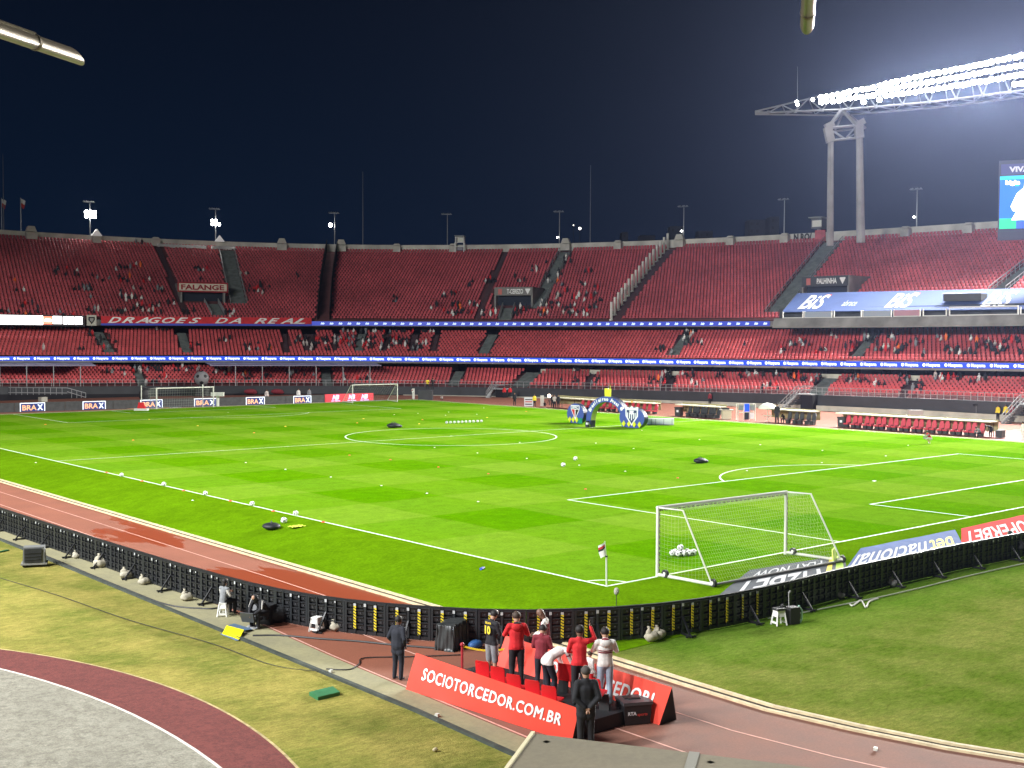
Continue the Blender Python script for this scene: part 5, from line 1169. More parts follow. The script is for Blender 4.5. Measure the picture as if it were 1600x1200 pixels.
# marker discs and cones
def cone(P, colr, label, group, s=1.0):
    m = MB(); m.lathe(P, [(.10*s, .0), (.095*s, .015*s), (.05*s, .05*s), (.035*s, .05*s)], 12); single(m, 'marker_disc', mat('marker_'+colr, dict(orange=(.85, .20, .02), yellow=(.9, .62, .05), red=(.75, .06, .03), white=(.85, .85, .8))[colr], .5), label, 'marker', group, loc=tuple(P))
for u, v in ((167, 738.5), (222, 752), (287, 767), (360, 783), (427, 799), (505, 816)): cone(GS(u, v), 'red', 'small red marker disc on the near touchline', 'red marker discs on the near touchline', 1.0)
for u, v, c in ((71, 663.5, 'orange'), (208, 688, 'orange'), (446, 666.5, 'yellow'), (397, 676.5, 'orange'), (568, 654.5, 'yellow'), (558, 661, 'orange'), (655, 662.5, 'yellow'), (660, 656, 'orange'), (761, 652.5, 'yellow'), (822, 643, 'orange'), (546, 711.5, 'red'), (610, 718.5, 'red'), (685, 730, 'red'), (763, 740.5, 'red'), (915, 764.5, 'red'), (1059, 747, 'red'), (233, 655.5, 'yellow'), (309, 665.5, 'yellow')):
    cone(GS(u, v), c, c+' marker disc lying out on the pitch', c+' marker discs scattered over the pitch', 1.0 if v < 690 else .85)
for u, v in ((56, 723), (301, 782), (384, 723), (446, 733.5), (517, 745.5), (596, 759), (667, 771), (747, 784), (746, 708), (679, 699.5), (812, 691.5), (823, 716.5), (905, 727), (931, 692.5), (977, 736.5), (1093, 687), (1167, 735.5), (1188, 695), (1285, 704), (1366, 752), (1384, 712.5), (1419, 696), (616, 648), (653, 646), (701, 644), (696, 649), (745, 647.5), (756, 637.5), (1284, 723), (1003, 672.5), (990, 701)):
    cone(GS(u, v), 'white', 'small white marker disc lying out on the pitch', 'white marker discs scattered over the pitch', .65)
# bags and bibs on the grass
def bag(P, label, s=1.0, rz_=0.0):
    P = np.array(P); r_ = thing('kit_bag', label, 'bag', tuple(P), 0); m = MB(); d = np.array([math.cos(rz_), math.sin(rz_), 0]); m.sphere(P+[0, 0, .14*s], .2*s, 14, 8, 0, (1.6*abs(d[0])+.9, 1.6*abs(d[1])+.9, .75)); m.sphere(P+d*.35*s+[0, 0, .1*s], .13*s, 10, 6, 0, (1.4, 1, .7)); m.build('body', mat('bag_black', (.012, .014, .018), .6, var=.3, scale=4), r_, smooth=True)
    m = MB(); m.tube([P-d*.3*s+[0, 0, .2*s], P+[0, 0, .36*s], P+d*.3*s+[0, 0, .2*s]], .018*s, 6); m.build('strap', mat('strap_grey', (.06, .06, .07), .7), r_)
bag(GS(424, 827), 'black kit bag lying on the grass left of the lime bib', 1.05, .9); bag(GS(1094, 723.5), 'black kit bag lying on the grass left of the penalty arc', 1.2, -.5); bag(GS(615, 668.5), 'dark kit bag at the edge of the centre circle', 1.6, -.7)
def bib(P, label, s=1.0):
    m = MB(); n = 9; V = []
    for i in range(n):
        for j in range(7): V.append((P[0]+(i-4)*.09*s+.03*math.sin(j*2.1), P[1]+(j-3)*.08*s, P[2]+.03+.05*abs(math.sin(i*1.3+j*.9))*s))
    m.add(V, [(i*7+j, (i+1)*7+j, (i+1)*7+j+1, i*7+j+1) for i in range(n-1) for j in range(6)]); single(m, 'training_bib', mat('bib_lime', (.62, .72, .05), .8), label, 'bib', smooth=True)
bib(GS(463, 824), 'crumpled lime training bib beside the nearest football'); bib(GS(608, 668), 'yellow bib touching the dark kit bag at the centre circle', .6)
# upside-down advertising carpets behind the near goal line
def carpet(pts, label, col, words, name='advert_carpet'):
    Q = [GS(*p) for p in pts]; r_ = thing(name, label, 'advert carpet', tuple(Q[0])); m = MB(); ns = 10   # pts: far-left, far-right, near-right, near-left
    A_, B_, C_, D_ = Q; V = []
    for i in range(ns+1):
        for j in range(ns+1):
            f, g = i/ns, j/ns; p = (A_*(1-f)+B_*f)*(1-g)+(D_*(1-f)+C_*f)*g; p[2] = float(gz(p[0], p[1]))+.012+.006*math.sin(i*5+j*3); V.append(p)
    m.add(V, [(i*(ns+1)+j, i*(ns+1)+j+1, (i+1)*(ns+1)+j+1, (i+1)*(ns+1)+j) for i in range(ns) for j in range(ns)]); m.build('sheet', mat('carpet_'+label[:9], col, .9, var=.1, scale=1.5, spec=.05), r_, smooth=True); sh_ = r_.children[0]
    m = MB(); mats_ = []
    for (s, f1, f0, g0, g1, colr, bold, shear) in words:   # text runs from f1 (right) to f0 (left), upside down
        if isinstance(s, str):
            V, F, wd = text_geo(s, bold, shear); 
            P2 = []
            for x, y in V: f = f1+(f0-f1)*(x/wd); g = g0+(g1-g0)*y; p = (A_*(1-f)+B_*f)*(1-g)+(D_*(1-f)+C_*f)*g; p[2] = float(gz(p[0], p[1]))+.024; P2.append(p)
        else:
            P2, F = [], [tuple(range(len(s)))]
            for f, g in s: p = (A_*(1-f)+B_*f)*(1-g)+(D_*(1-f)+C_*f)*g; p[2] = float(gz(p[0], p[1]))+.026; P2.append(p)
        if colr not in mats_: mats_.append(colr)
        m.add(P2, F, mats_.index(colr))
    m.build('lettering', mats_, sh_)
CW = mat('carpet_white', (.66, .67, .68), .9, spec=.05); CY_ = mat('carpet_yellow', (.75, .62, .05), .75); CLM = mat('carpet_lime', (.42, .66, .08), .75); CG = mat('carpet_grey_mark', (.12, .13, .14), .8)
carpet([(1172, 891), (1318, 867), (1327, 905), (1100, 950)], 'grey advert carpet with white capitals behind the wheeled training goal', (.13, .14, .15),
   [('H2BET', .80, .10, .44, .98, CW, .03, -.25), ('PLAY NOW', .78, .12, .12, .34, CW, .02, -.2), ([(.845, 0.02), (.885, .02), (.855, .95), (.80, .95)], 0, 0, 0, 0, CY_, 0, 0), ([(.92, 0.02), (.985, .02), (.965, .95), (.89, .95)], 0, 0, 0, 0, CLM, 0, 0)])
carpet([(1345, 857), (1492, 828), (1512, 866), (1305, 912)], 'blue advert carpet with white and yellow upside-down letters behind the goal line', (.15, .20, .36),
   [('nacional', .67, .03, .26, .78, CW, .02, 0), ('bet', .93, .70, .26, .78, CY_, .02, 0)])
carpet([(1502, 826), (1612, 802), (1650, 842), (1502, 866)], 'red advert carpet with white upside-down letters at the right edge', (.60, .035, .028), [('SUPERBET', .90, .04, .22, .72, CW, .03, 0)])
m = MB()
# far LED boards with BRAX panels
A_, B_ = G(-60, 646.5, -.5), G(507, 629.5, -.5); d_ = (B_-A_)/np.linalg.norm(B_-A_); nrm = np.array([d_[1], -d_[0], 0.]); Lf = np.linalg.norm(B_-A_); Hb = 1.12
M_LEDF = mat('led_far', (.03, .03, .032), .5, var=.5, scale=2.5, emit=(.028, .030, .026), estr=1.0); nb = int(round(Lf/5.6)); per = Lf/nb; first = None
labs = []
txtu = [(31, 70), (129, 165), (219, 254), (303, 338), (384, 413), (458, 486)]
def on_line(u):   # distance along the board line of a pixel column
    best = min(np.linspace(0, Lf, 1200), key=lambda s: abs(prj([A_+d_*s])[0][0]-u)); return best
for k in range(nb):
    P = A_+d_*(k*per); r_ = thing('led_board', 'dark pitchside LED board unit in the line behind the far goal line', 'led board', tuple(P), 0, 'LED boards behind the far goal line'); m = MB()
    m.box(P+d_*per/2+[0, 0, Hb/2], (per-.05, .16, Hb), 0, rot=Matrix((d_, -nrm, (0, 0, 1))).transposed()); m.build('panel', M_LEDF, r_)
    m = MB(); m.beam(P+d_*per/2-nrm*.1, P+d_*per/2-nrm*.6, .08, .08); m.beam(P+d_*per/2-nrm*.1+[0, 0, .9], P+d_*per/2-nrm*.6, .06, .06); m.build('brace', M_TYRE, r_)
mO, mBl, mWh = mat('brax_orange', (.8, .4, .2), .5, emit=(.80, .36, .17), estr=.9), mat('brax_navy', (.02, .03, .12), .5, emit=(.018, .028, .12), estr=.9), mat('brax_white', (.9, .95, 1), .5, emit=(.72, .85, 1), estr=1)
for k, (u0, u1) in enumerate(txtu):
    s0, s1 = on_line(u0), on_line(u1); P = A_+d_*s0+nrm*.09; ww = s1-s0; m = MB(); f0 = lambda a, b, c, d, mi, l: m.add([P+d_*a+nrm*l+[0, 0, c], P+d_*b+nrm*l+[0, 0, c], P+d_*b+nrm*l+[0, 0, d], P+d_*a+nrm*l+[0, 0, d]], [(0, 1, 2, 3)], mi)
    f0(0, ww, .06, 1.08, 2, .004); f0(.09, ww-.09, .06, 1.0, 1, .010)
    put_text(m, 'BRA', P+[0, 0, .2]+d_*ww*.09, d_, (0, 0, 1), width=ww*.57, height=.62, bold=.03, mi=0, lift=.02); put_text(m, 'X', P+[0, 0, .2]+d_*ww*.69, d_, (0, 0, 1), width=ww*.22, height=.66, bold=.04, mi=2, lift=.02)
    # the lit panel belongs to the board unit it sits on
    par = min([o_ for o_ in bpy.data.objects if o_.get('category') == 'led board' and o_.get('group')], key=lambda o_: (Vector(P)+Vector(d_)*(ww/2)-(o_.location+Vector(d_)*per/2)).length)
    m.build('lit_panel', [mO, mBl, mWh], par); par['label'] = '%s board unit from the left with orange letters in a navy frame' % ORD[k]
# red board at its right end
A2_, B2_ = G(508, 629, -.5), G(583, 626.5, -.5); d2 = (B2_-A2_)/np.linalg.norm(B2_-A2_); n2 = np.array([d2[1], -d2[0], 0.]); L2 = np.linalg.norm(B2_-A2_)
rb = thing('led_board', 'red pitchside board with white and violet letters behind the far training goal', 'led board', tuple(A2_)); m = MB(); m.box(A2_+d2*L2/2+[0, 0, .58], (L2, .16, 1.16), 0, rot=Matrix((d2, -n2, (0, 0, 1))).transposed()); m.build('panel', mat('board_red', (.5, .03, .04), .5, emit=(.52, .045, .06), estr=.8), rb)
m = MB()
for f in (.14, .47, .74): put_text(m, 'NB', A2_+d2*L2*f+n2*.09+[0, 0, .42], d2, (0, 0, 1), width=L2*.14, height=.6, bold=.08, shear=.3, mi=0); put_text(m, 'new balance', A2_+d2*L2*(f-.02)+n2*.09+[0, 0, .14], d2, (0, 0, 1), width=L2*.18, height=.16, bold=.05, mi=0)
m.build('lettering', mat('board_violet', (.6, .55, .9), .5, emit=(.62, .55, .95), estr=1), rb)
# small white lettering carpets with an orange fruit mark behind the far goal line
for k, (u0, u1) in enumerate(((208, 228), (232, 256), (262, 284))):
    u0 -= 3; yb, yt = 106.3, 109.2; a = GS(u0, 639.5-(u0-200)*.032); b = GS(u1, 639.5-(u1-200)*.032); m = MB(); ex = (b-a)*[1, 1, 0]; ww = np.linalg.norm(ex); ex = ex/ww; ey = np.array([.15, 1, 0])
    cp_ = thing('letter_carpet', ('left', 'middle', 'right')[k]+' of three flat white word carpets on the turf beside the far goal', 'advert carpet', tuple(a))
    V, F, wd = text_geo('ASSAI', .07, 0); P2 = []
    for x, y in V: p = a+ex*(ww*.28+x/wd*ww*.72)+ey*(y*3.2); p[2] = float(gz(p[0], p[1]))+.03; P2.append(p)
    m.add(P2, F, 0); c = a+ex*ww*.1+ey*1.3
    dd = [c+ex*math.cos(q)*.55+ey*math.sin(q)*1.2 for q in np.linspace(0, 2*math.pi, 17)[:-1]]; dd = [np.array([p[0], p[1], float(gz(p[0], p[1]))+.03]) for p in dd]; m.add(dd, [tuple(range(16))], 1)
    m.build('lettering', [CW, mat('carpet_peach', (.75, .42, .20), .8)], cp_)
m = MB(); P = GS(221, 641.5); m.box(P+[0, 0, .12], (1.5, .8, .24), 1, rot=-.7); m.prism([(-.5, 0), (.5, 0), (.15, .75), (-.35, .75)], P+[0, 0, .2], AX_R*[1, 1, 0], (0, 0, 1), AX_F*[.3, .3, 0], 0)
single(m, 'flag_bundle', [CL['red'], CL['white']], 'red and white cloth bundle on the turf left of the far goal', 'bundle')
# =============== FAR SIDE OF THE PITCH ===============
M_NAVY = mat('arch_navy', (.05, .085, .30), .45); M_NAVYD = mat('arch_edge', (.012, .018, .045), .35); M_BADGE = mat('badge_white', (.72, .74, .76), .5); M_OLIVE = mat('arch_inner', (.16, .22, .02), .6); M_LIME = mat('diamond_yellow', (.60, .66, .03), .5)
ex = np.array([0., -1, 0]); en = np.array([-1., 0, 0]); up3 = np.array([0, 0, 1.])
def XY(u, x): # y on plane x=const seen at column u
    d = ray(u, 640); return CAM[1]+d[1]*(x-CAM[0])/d[0]
def ZZ(u, v, x): d = ray(u, v); return CAM[2]+d[2]*(x-CAM[0])/d[0]
XA = 53.8
def disc_ad(u0, u1, vt, vb, label, shield):
    y0, y1 = XY(u0, XA), XY(u1, XA); yc = (y0+y1)/2; rr = abs(y1-y0)/2; H = ZZ((u0+u1)/2, vt, XA); r_ = thing('match_disc', label, 'standing disc', (XA, yc, 0)); m = MB(); sc = H/(2*rr); n = 36
    pl = [(rr*math.cos(a), max(.0, H/2+H/2*math.sin(a)*1.0-.12)) for a in np.linspace(0, 2*math.pi, n+1)[:-1]]
    m.prism(pl, (XA, yc, 0), ex, up3, -en*.55, 0, 1); m.build('body', [M_NAVY, M_NAVYD], r_, clean=True)
    m = MB(); s = rr*.52; zc = H*.56; o_ = np.array([XA, yc, zc])+en*.02
    P = lambda pts, mi, l: m.add([o_+ex*a*s+up3*b*s+en*l for a, b in pts], [tuple(range(len(pts)))], mi)
    if shield == 'tri':
        P([(-1, 1), (1, 1), (1, .35), (0, -1.35), (-1, .35)], 0, 0); P([(-.84, .86), (.84, .86), (.84, .42), (-.84, .42)], 3, .01)
        P([(-.84, .32), (-.1, .32), (-.1, -.98)], 1, .01); P([(.1, .32), (.84, .32), (.1, -.98)], 2, .01)
        put_text(m, 'SPFC', o_+en*.02+ex*(-.7*s)+up3*.48*s, ex, up3, width=1.4*s, height=.34*s, bold=.05, mi=0)
    else:
        P([(-1, 1), (-.3, .85), (0, 1.1), (.3, .85), (1, 1), (.95, -.1), (0, -1.2), (-.95, -.1)], 0, 0); P([(-.78, .6), (.78, .6), (.75, -.05), (0, -.95), (-.75, -.05)], 3, .01)
        for a in (-.62, -.31, 0, .31, .55): P([(a-.07, .3), (a+.07, .3), (a+.07, -.55+abs(a)*.6), (a-.07, -.55+abs(a)*.6)], 0, .02)
        P([(-.35, .55), (.35, .55), (.2, .12), (-.2, .12)], 0, .03); P([(.16*math.cos(q), 1.55+.16*math.sin(q)) for q in np.linspace(0, 6.28, 11)[:-1]], 4, 0)
    m.build('emblem', [M_BADGE, mat('badge_red', (.5, .03, .03), .5), mat('badge_black', (.02, .02, .02), .5), mat('badge_navy', (.03, .05, .12), .5), mat('badge_gold', (.75, .40, .10), .5)], r_)
    m = MB(); 
    for k in range(4 if shield != 'tri' else 3):
        c = np.array([XA, yc, .34])+en*.08+ex*(-.62+k*.42)*rr; m.prism([(-.23, 0), (0, .3), (.23, 0), (0, -.3)], c-up3*.0, ex, up3, -en*.12)
    m.build('diamonds', M_LIME, r_)
    if shield == 'tri': m = MB(); c = np.array([XA, yc, .28])+en*.05+ex*rr*.62; m.box(c, (.04, .5*rr, .55)); m.build('green_tab', mat('tab_green', (.01, .22, .12), .5), r_)
    return r_
disc_ad(886, 912, 628.5, 661, 'navy standing disc with a triangular red white and black shield, left of the arch', 'tri')
disc_ad(968, 1007, 634, 670, 'navy standing disc with a striped white shield and a gold star, right of the arch', 'shield')
ar = thing('match_arch', 'navy walk-through arch with white lettering standing on the pitch between two discs', 'arch', (XA, XY(945, XA), 0))
ya, yb = XY(914, XA), XY(978, XA); yc = (ya+yb)/2; Ro = abs(yb-ya)/2; Ht = ZZ(945, 619.5, XA); Hi = ZZ(945, 628, XA); ri = Ro*.76; m = MB()
po = [(Ro*math.cos(a), Ht*math.sin(a)**.8 if math.sin(a) > 0 else 0) for a in np.linspace(0, math.pi, 41)]; pi_ = [(ri*math.cos(a), Hi*math.sin(a)**.8 if math.sin(a) > 0 else 0) for a in np.linspace(0, math.pi, 41)]
o_ = np.array([XA+.15, yc, 0]); n = 41
Q = lambda p, d: o_+ex*p[0]+up3*p[1]-en*d
m.add([Q(p, 0) for p in po]+[Q(p, 0) for p in pi_], [(i, i+1, n+i+1, n+i) for i in range(n-1)], 0); m.add([Q(p, .7) for p in po]+[Q(p, .7) for p in pi_], [(i, i+1, n+i+1, n+i) for i in range(n-1)], 0)
m.add([Q(p, 0) for p in po]+[Q(p, .7) for p in po], [(i, i+1, n+i+1, n+i) for i in range(n-1)], 1); m.add([Q(p, 0) for p in pi_]+[Q(p, .7) for p in pi_], [(i, i+1, n+i+1, n+i) for i in range(n-1)], 2); m.build('arch_body', [M_NAVY, M_NAVYD, M_OLIVE], ar)
m = MB(); s = 'Brasileirao Assai'; 
for k, ch in enumerate(s):
    if ch == ' ': continue
    a = math.radians(152-k*6.6); rm_ = (Ro+ri)/2; hm = (Ht+Hi)/2; p = np.array([rm_*math.cos(a), hm*math.sin(a)**.8]); tn = np.array([math.sin(a)*rm_, -hm*math.cos(a)*.8]); tn /= np.linalg.norm(tn)
    e1 = ex*tn[0]+up3*tn[1]; e2 = -ex*tn[1]+up3*tn[0]; put_text(m, ch, o_+ex*p[0]+up3*p[1]-e2*.14-e1*.14, e1, e2, height=.34, bold=.08, lift=.04)
m.box(o_+ex*Ro*.86+up3*.9+en*.04, (.03, .55, .16)); m.sphere(o_+ex*Ro*.75+up3*1.75+en*.02, .2, 10, 6, 0, (.2, 1, 1))
m.build('lettering', M_BADGE, ar)
m = MB(); c = np.array([XA, XY(945, XA), Ht]); m.prism([(-.33, 0), (.33, 0), (.36, .78), (.12, .70), (0, .8), (-.12, .70), (-.36, .78)], c+[.3, 0, -.02], ex, up3, -en*.25); m.beam(c+[.3, 0, 0]+ex*.42, c+[.3, 0, 1.2]+ex*.42, .03, .03)
m.build('top_ornament', M_LIME, ar)
P = GS(926, 667); m = MB(); m.box(P+[0, 0, .32], (.35, .35, .64), 0); m.box(P-AX_R*.5+[0, 0, .3], (.3, .3, .6), 1); m.box(P-AX_R*.5+[-.16, -.16, .34], (.22, .22, .2), 2)
single(m, 'ball_pedestal', [mat('pedestal_black', (.015, .02, .02), .4), mat('pedestal_dark', (.03, .03, .05), .5), M_BADGE], 'small black pedestal with white panels standing under the arch', 'pedestal')
P0, P1 = GS(1011, 664), GS(1053, 664.5); t = P1-P0; L = np.linalg.norm(t); t /= L; nn_ = np.array([-t[1], t[0], 0]); pn = thing('white_board', 'long low white board with thin dark joints lying right of the standing disc', 'board', tuple((P0+P1)/2)); m = MB(); m.box((P0+P1)/2+nn_*.3+[0, 0, .33], (L, .6, .66), 0, rot=Matrix((t, nn_, (0, 0, 1))).transposed()); m.build('panel', mat('board_white', (.62, .66, .62), .5), pn)
m = MB()
for f in (.16, .32, .62, .93): m.beam(P0+t*L*f-nn_*.01+[0, 0, .06], P0+t*L*f-nn_*.01+[0, 0, .62], .05, .02)
m.beam(P0-nn_*.01+[0, 0, .03], P1-nn_*.01+[0, 0, .03], .03, .06); m.build('joints', mat('joint_grey', (.10, .12, .10), .7), pn)

# dugouts
tF = np.array([0., -1, 0]); nF = np.array([-1., 0, 0])    # along the far touchline to the right / towards the pitch
XT = 76.0
def YX(u, v, x=XT): return XY(u, x)
def dug_seat(y, x, col, label, group):
    key = 'dug_'+col
    if key not in MATS:
        M_ = mat(key, dict(red=(.50, .035, .06), black=(.03, .033, .036))[col], .5); a = MB(); a.box((0, 0, .42), (.5, .5, .12)); b = MB(); 
        b.add([(-.25, -.22, .45), (.25, -.22, .45), (.25, -.34, .45), (-.25, -.34, .45), (-.24, -.34, 1.0), (.24, -.34, 1.0), (.24, -.46, 1.0), (-.24, -.46, 1.0), (-.13, -.38, 1.28), (.13, -.38, 1.28), (.13, -.48, 1.28), (-.13, -.48, 1.28)],
           [(0, 1, 5, 4), (2, 3, 7, 6), (1, 2, 6, 5), (3, 0, 4, 7), (4, 5, 9, 8), (6, 7, 11, 10), (5, 6, 10, 9), (7, 4, 8, 11), (8, 9, 10, 11)])
        c = MB(); c.box((0, -.05, .2), (.4, .4, .32)); c.box((.26, 0, .56), (.05, .4, .05)); c.box((-.26, 0, .56), (.05, .4, .05))
        DUG[col] = (a.data('seat', M_), b.data('backrest', M_), c.data('base', M_TYRE))
    r_ = thing('dugout_seat', label, 'bench seat', (x, y, -.46), math.pi/2, group)
    for nm_, me_ in zip(('seat', 'backrest', 'base'), DUG[col]): c = bpy.data.objects.new(nm_, me_); COL.objects.link(c); c.parent = r_
DUG = {}
def seat_run(u0, u1, n, col, label, group, x=XT):
    y0, y1 = XY(u0, x), XY(u1, x)
    for k in range(n):
        f = k/(n-1); yy = y0+(y1-y0)*f+(-.05 if k % 2 else .05); dug_seat(yy, x, col, ORD[k]+' from the left, '+label, group)
seat_run(1324, 1532, 22, 'red', 'red high-backed seat of the long right-hand dugout', 'red seats of the right dugout')
seat_run(1076, 1120, 8, 'black', 'black bench seat left of the monitor frame', 'black seats left of the monitor frame')
seat_run(1232, 1270, 5, 'black', 'black bench seat right of the parasol', 'black seats right of the parasol')
seat_run(908, 1022, 14, 'red', 'red bench seat seen through and beside the arch', 'red seats behind the arch')
def shelter(u0, u1, vt0, vt1, label, npost, x=XT+1.2, vb=None):
    y0, y1 = XY(u0, x), XY(u1, x); z0, z1 = ZZ(u0, vt0, x), ZZ(u1, vt1, x); r_ = thing('dugout_roof', label, 'shelter', (x, (y0+y1)/2, -.5)); m = MB(); m.box((x-.2, (y0+y1)/2, (z0+z1)/2), (1.3, abs(y1-y0), .10), 0, rot=None); m.build('roof', mat('roof_cream', (.62, .58, .42), .6), r_)
    m = MB()
    for k in range(npost): yy = y0+(y1-y0)*(k+.3)/(npost-.4); m.beam((x+.5, yy, -.5), (x+.5, yy, (z0+z1)/2), .05, .05)
    m.build('posts', mat('post_dark', (.10, .08, .06), .6), r_)
    m = MB(); m.box((x+.55, (y0+y1)/2, .55), (.05, abs(y1-y0), 1.1)); m.build('rear_screen', mat('screen_olive', (.30, .27, .13), .7), r_)
shelter(1313, 1556, 646, 658, 'long low cream roof of the right-hand dugout with red seats', 12); shelter(1201, 1277, 639, 642.5, 'short cream roof over the black seats right of the white parasol', 4); shelter(1062, 1131, 632.5, 635, 'short cream roof behind the black seats left of the monitor frame', 4); shelter(868, 1028, 622, 629, 'cream dugout roof behind the arch', 8)
def bin_(u, v, label):
    P = G(u, v, -.46); m = MB(); m.box(P+[0, 0, .5], (.7, .7, .95), 0, rot=.2, taper=1.12); m.box(P+[0, 0, 1.0], (.86, .86, .1), 0, rot=.2); m.box(P+[-.4, -.1, .6], (.03, .25, .25), 1, rot=.2)
    single(m, 'litter_bin', [M_TYRE, M_BADGE], label, 'bin')
bin_(1061, 650, 'black wheeled bin left of the black bench seats'); bin_(1316, 667, 'black wheeled bin at the left end of the long red dugout')
# monitor frame
P = G(1167, 657, -.46); D_ = (P-CAM)@AX_F; w_ = D_/FPX; r_ = thing('replay_booth', 'white frame stand with grey monitors and a blue lit screen by the far touchline', 'monitor stand', tuple(P)); m = MB()
q = lambda du, dv: P+AX_R*du*w_+np.array([0, 0, dv*w_])
for a, b in (((-14, 0), (-14, 26)), ((13, 0), (13, 26)), ((-14, 26), (13, 26)), ((-14, 13), (13, 13)), ((-5, 0), (-5, 26)), ((4, 0), (4, 26))): m.beam(q(*a), q(*b), .07, .07)
for a in (-14, 13): m.beam(q(a, 26)+AX_F*[1, 1, 0]*1.0, q(a, 26), .06, .06); m.beam(q(a, 0)+AX_F*[1, 1, 0]*1.0, q(a, 26)+AX_F*[1, 1, 0]*1.0, .06, .06)
m.build('frame', M_GOAL, r_); m = MB(); m.box(q(-9.5, 20), (.5, .1, .55), 0, rot=-YAW); m.box(q(8.5, 20), (.5, .1, .6), 0, rot=-YAW); m.box(q(8, 7), (.45, .3, .6), 2, rot=-YAW); m.box(q(-.5, 7), (.45, .2, .8), 1, rot=-YAW); m.build('monitors', [mat('monitor_grey', (.22, .26, .27), .5), mat('monitor_black', (.02, .03, .05), .4), M_BADGE], r_)
m = MB(); m.box(q(-.5, 20)-AX_F*.1, (.5, .1, .85), 0, rot=-YAW); m.build('lit_screen', mat('screen_blue', (0, .05, .5), .4, emit=(.02, .08, .75), estr=1), r_)
P = G(1135, 655, -.46); r_ = thing('equipment_desk', 'pale equipment desk with dark kit on top left of the monitor frame', 'desk', tuple(P)); m = MB(); m.box(P+[0, 0, .5], (1.0, .8, 1.0), 0, rot=-YAW); m.box(P+[0, 0, 1.06], (1.5, 1.0, .08), 1, rot=-YAW); m.build('cabinet', [mat('desk_cream', (.55, .53, .38), .6), mat('desk_top', (.42, .42, .34), .6)], r_)
m = MB(); m.box(P+AX_R*-.1+[0, 0, 1.2], (.8, .3, .2), 0, rot=-YAW); m.build('kit', M_TYRE, r_)
# parasol and table
P = G(1199, 660, -.46); r_ = thing('parasol', 'white dome parasol standing over a small white table', 'parasol', tuple(P)); m = MB(); zt_ = (660-630)*((P-CAM)@AX_F)/FPX; m.tube([P, P+[0, 0, zt_-.1]], .03, 8); m.build('pole', M_GOAL, r_)
m = MB(); m.lathe(P+[0, 0, zt_], [(1.0, -.62), (.98, -.5), (.8, -.25), (.5, -.06), (.1, .04), (.02, .05)], 14); m.build('canopy', mat('parasol_white', (.78, .78, .70), .7), r_, smooth=True)
r_ = thing('garden_table', 'small white folding table under the parasol', 'table', tuple(P-AX_R*.1)); m = MB(); m.box(P+[0, 0, .74], (.9, .7, .05), 0, rot=-YAW); m.build('top', M_GOAL, r_)
for s in (-1, 1): m = MB(); m.beam(P+AX_R*.35*s, P-AX_R*.35*s+[0, 0, .72], .04, .04); m.build('leg', M_GOAL, r_)
# camera platform, posts, low wall things
P = G(674, 625, -.46); D_ = (P-CAM)@AX_F; w_ = D_/FPX; cpz = 15*w_; m = MB(); m.box(P+[0, 1.4, cpz/2], (22*w_, 2.5, cpz), 0, rot=-YAW); pf = single(m, 'camera_platform', mat('platform_dark', (.05, .053, .055), .7, var=.2, scale=.6), 'dark box platform for a camera crew at the end of the lowest stand', 'platform')
for u, v0, v1, lab in ((646, 623, 607, 'white padded post left of the camera platform'), (847, 634.5, 618, 'white upright board left of the group of crew'), (1288, 641, 619, 'pale upright post in front of the stand steps right of the parasol'), (712, 622, 606, 'white padded post by the stand wall')):
    if u == 712: continue
    P = G(u, v0, -.46); w_ = ((P-CAM)@AX_F)/FPX; m = MB(); m.box(P+[0, 0, (v0-v1)*w_/2], (.35 if u != 847 else .5, .35, (v0-v1)*w_), 0, rot=-YAW); single(m, 'padded_post', M_GOAL, lab, 'post')
P = G(826, 635, -.46); r_ = thing('sponsor_stand', 'low white stand with dark and red strips near the crew beyond the pitch', 'stand board', tuple(P)); w_ = ((P-CAM)@AX_F)/FPX; m = MB(); m.box(P+[0, 0, .62], (14*w_, .3, 1.2), 0, rot=-YAW); m.build('panel', M_BADGE, r_); m = MB()
for k, z_ in enumerate((.3, .62, .92)): m.box(P-AX_F*.2+[0, 0, z_], (11*w_, .05, .12), k % 2, rot=-YAW)
m.build('strips', [M_TYRE, CL['red']], r_)
P = G(858, 633, -.46); w_ = ((P-CAM)@AX_F)/FPX; r_ = thing('work_light', 'lit warm lamp on a tripod among the crew beyond the pitch', 'lamp', tuple(P)); m = MB(); m.tube([P, P+[0, 0, 14*w_]], .04, 6)
for a in (0, 2.1, 4.2): m.tube([P+[math.cos(a)*.4, math.sin(a)*.4, 0], P+[0, 0, .8]], .03, 5)
m.build('tripod', M_TYRE, r_); m = MB(); m.sphere(P+[0, 0, 14.5*w_], .24, 12, 8); m.build('lamp', mat('warm_lamp', (1, .8, .6), .5, emit=(1, .80, .62), estr=7), r_)
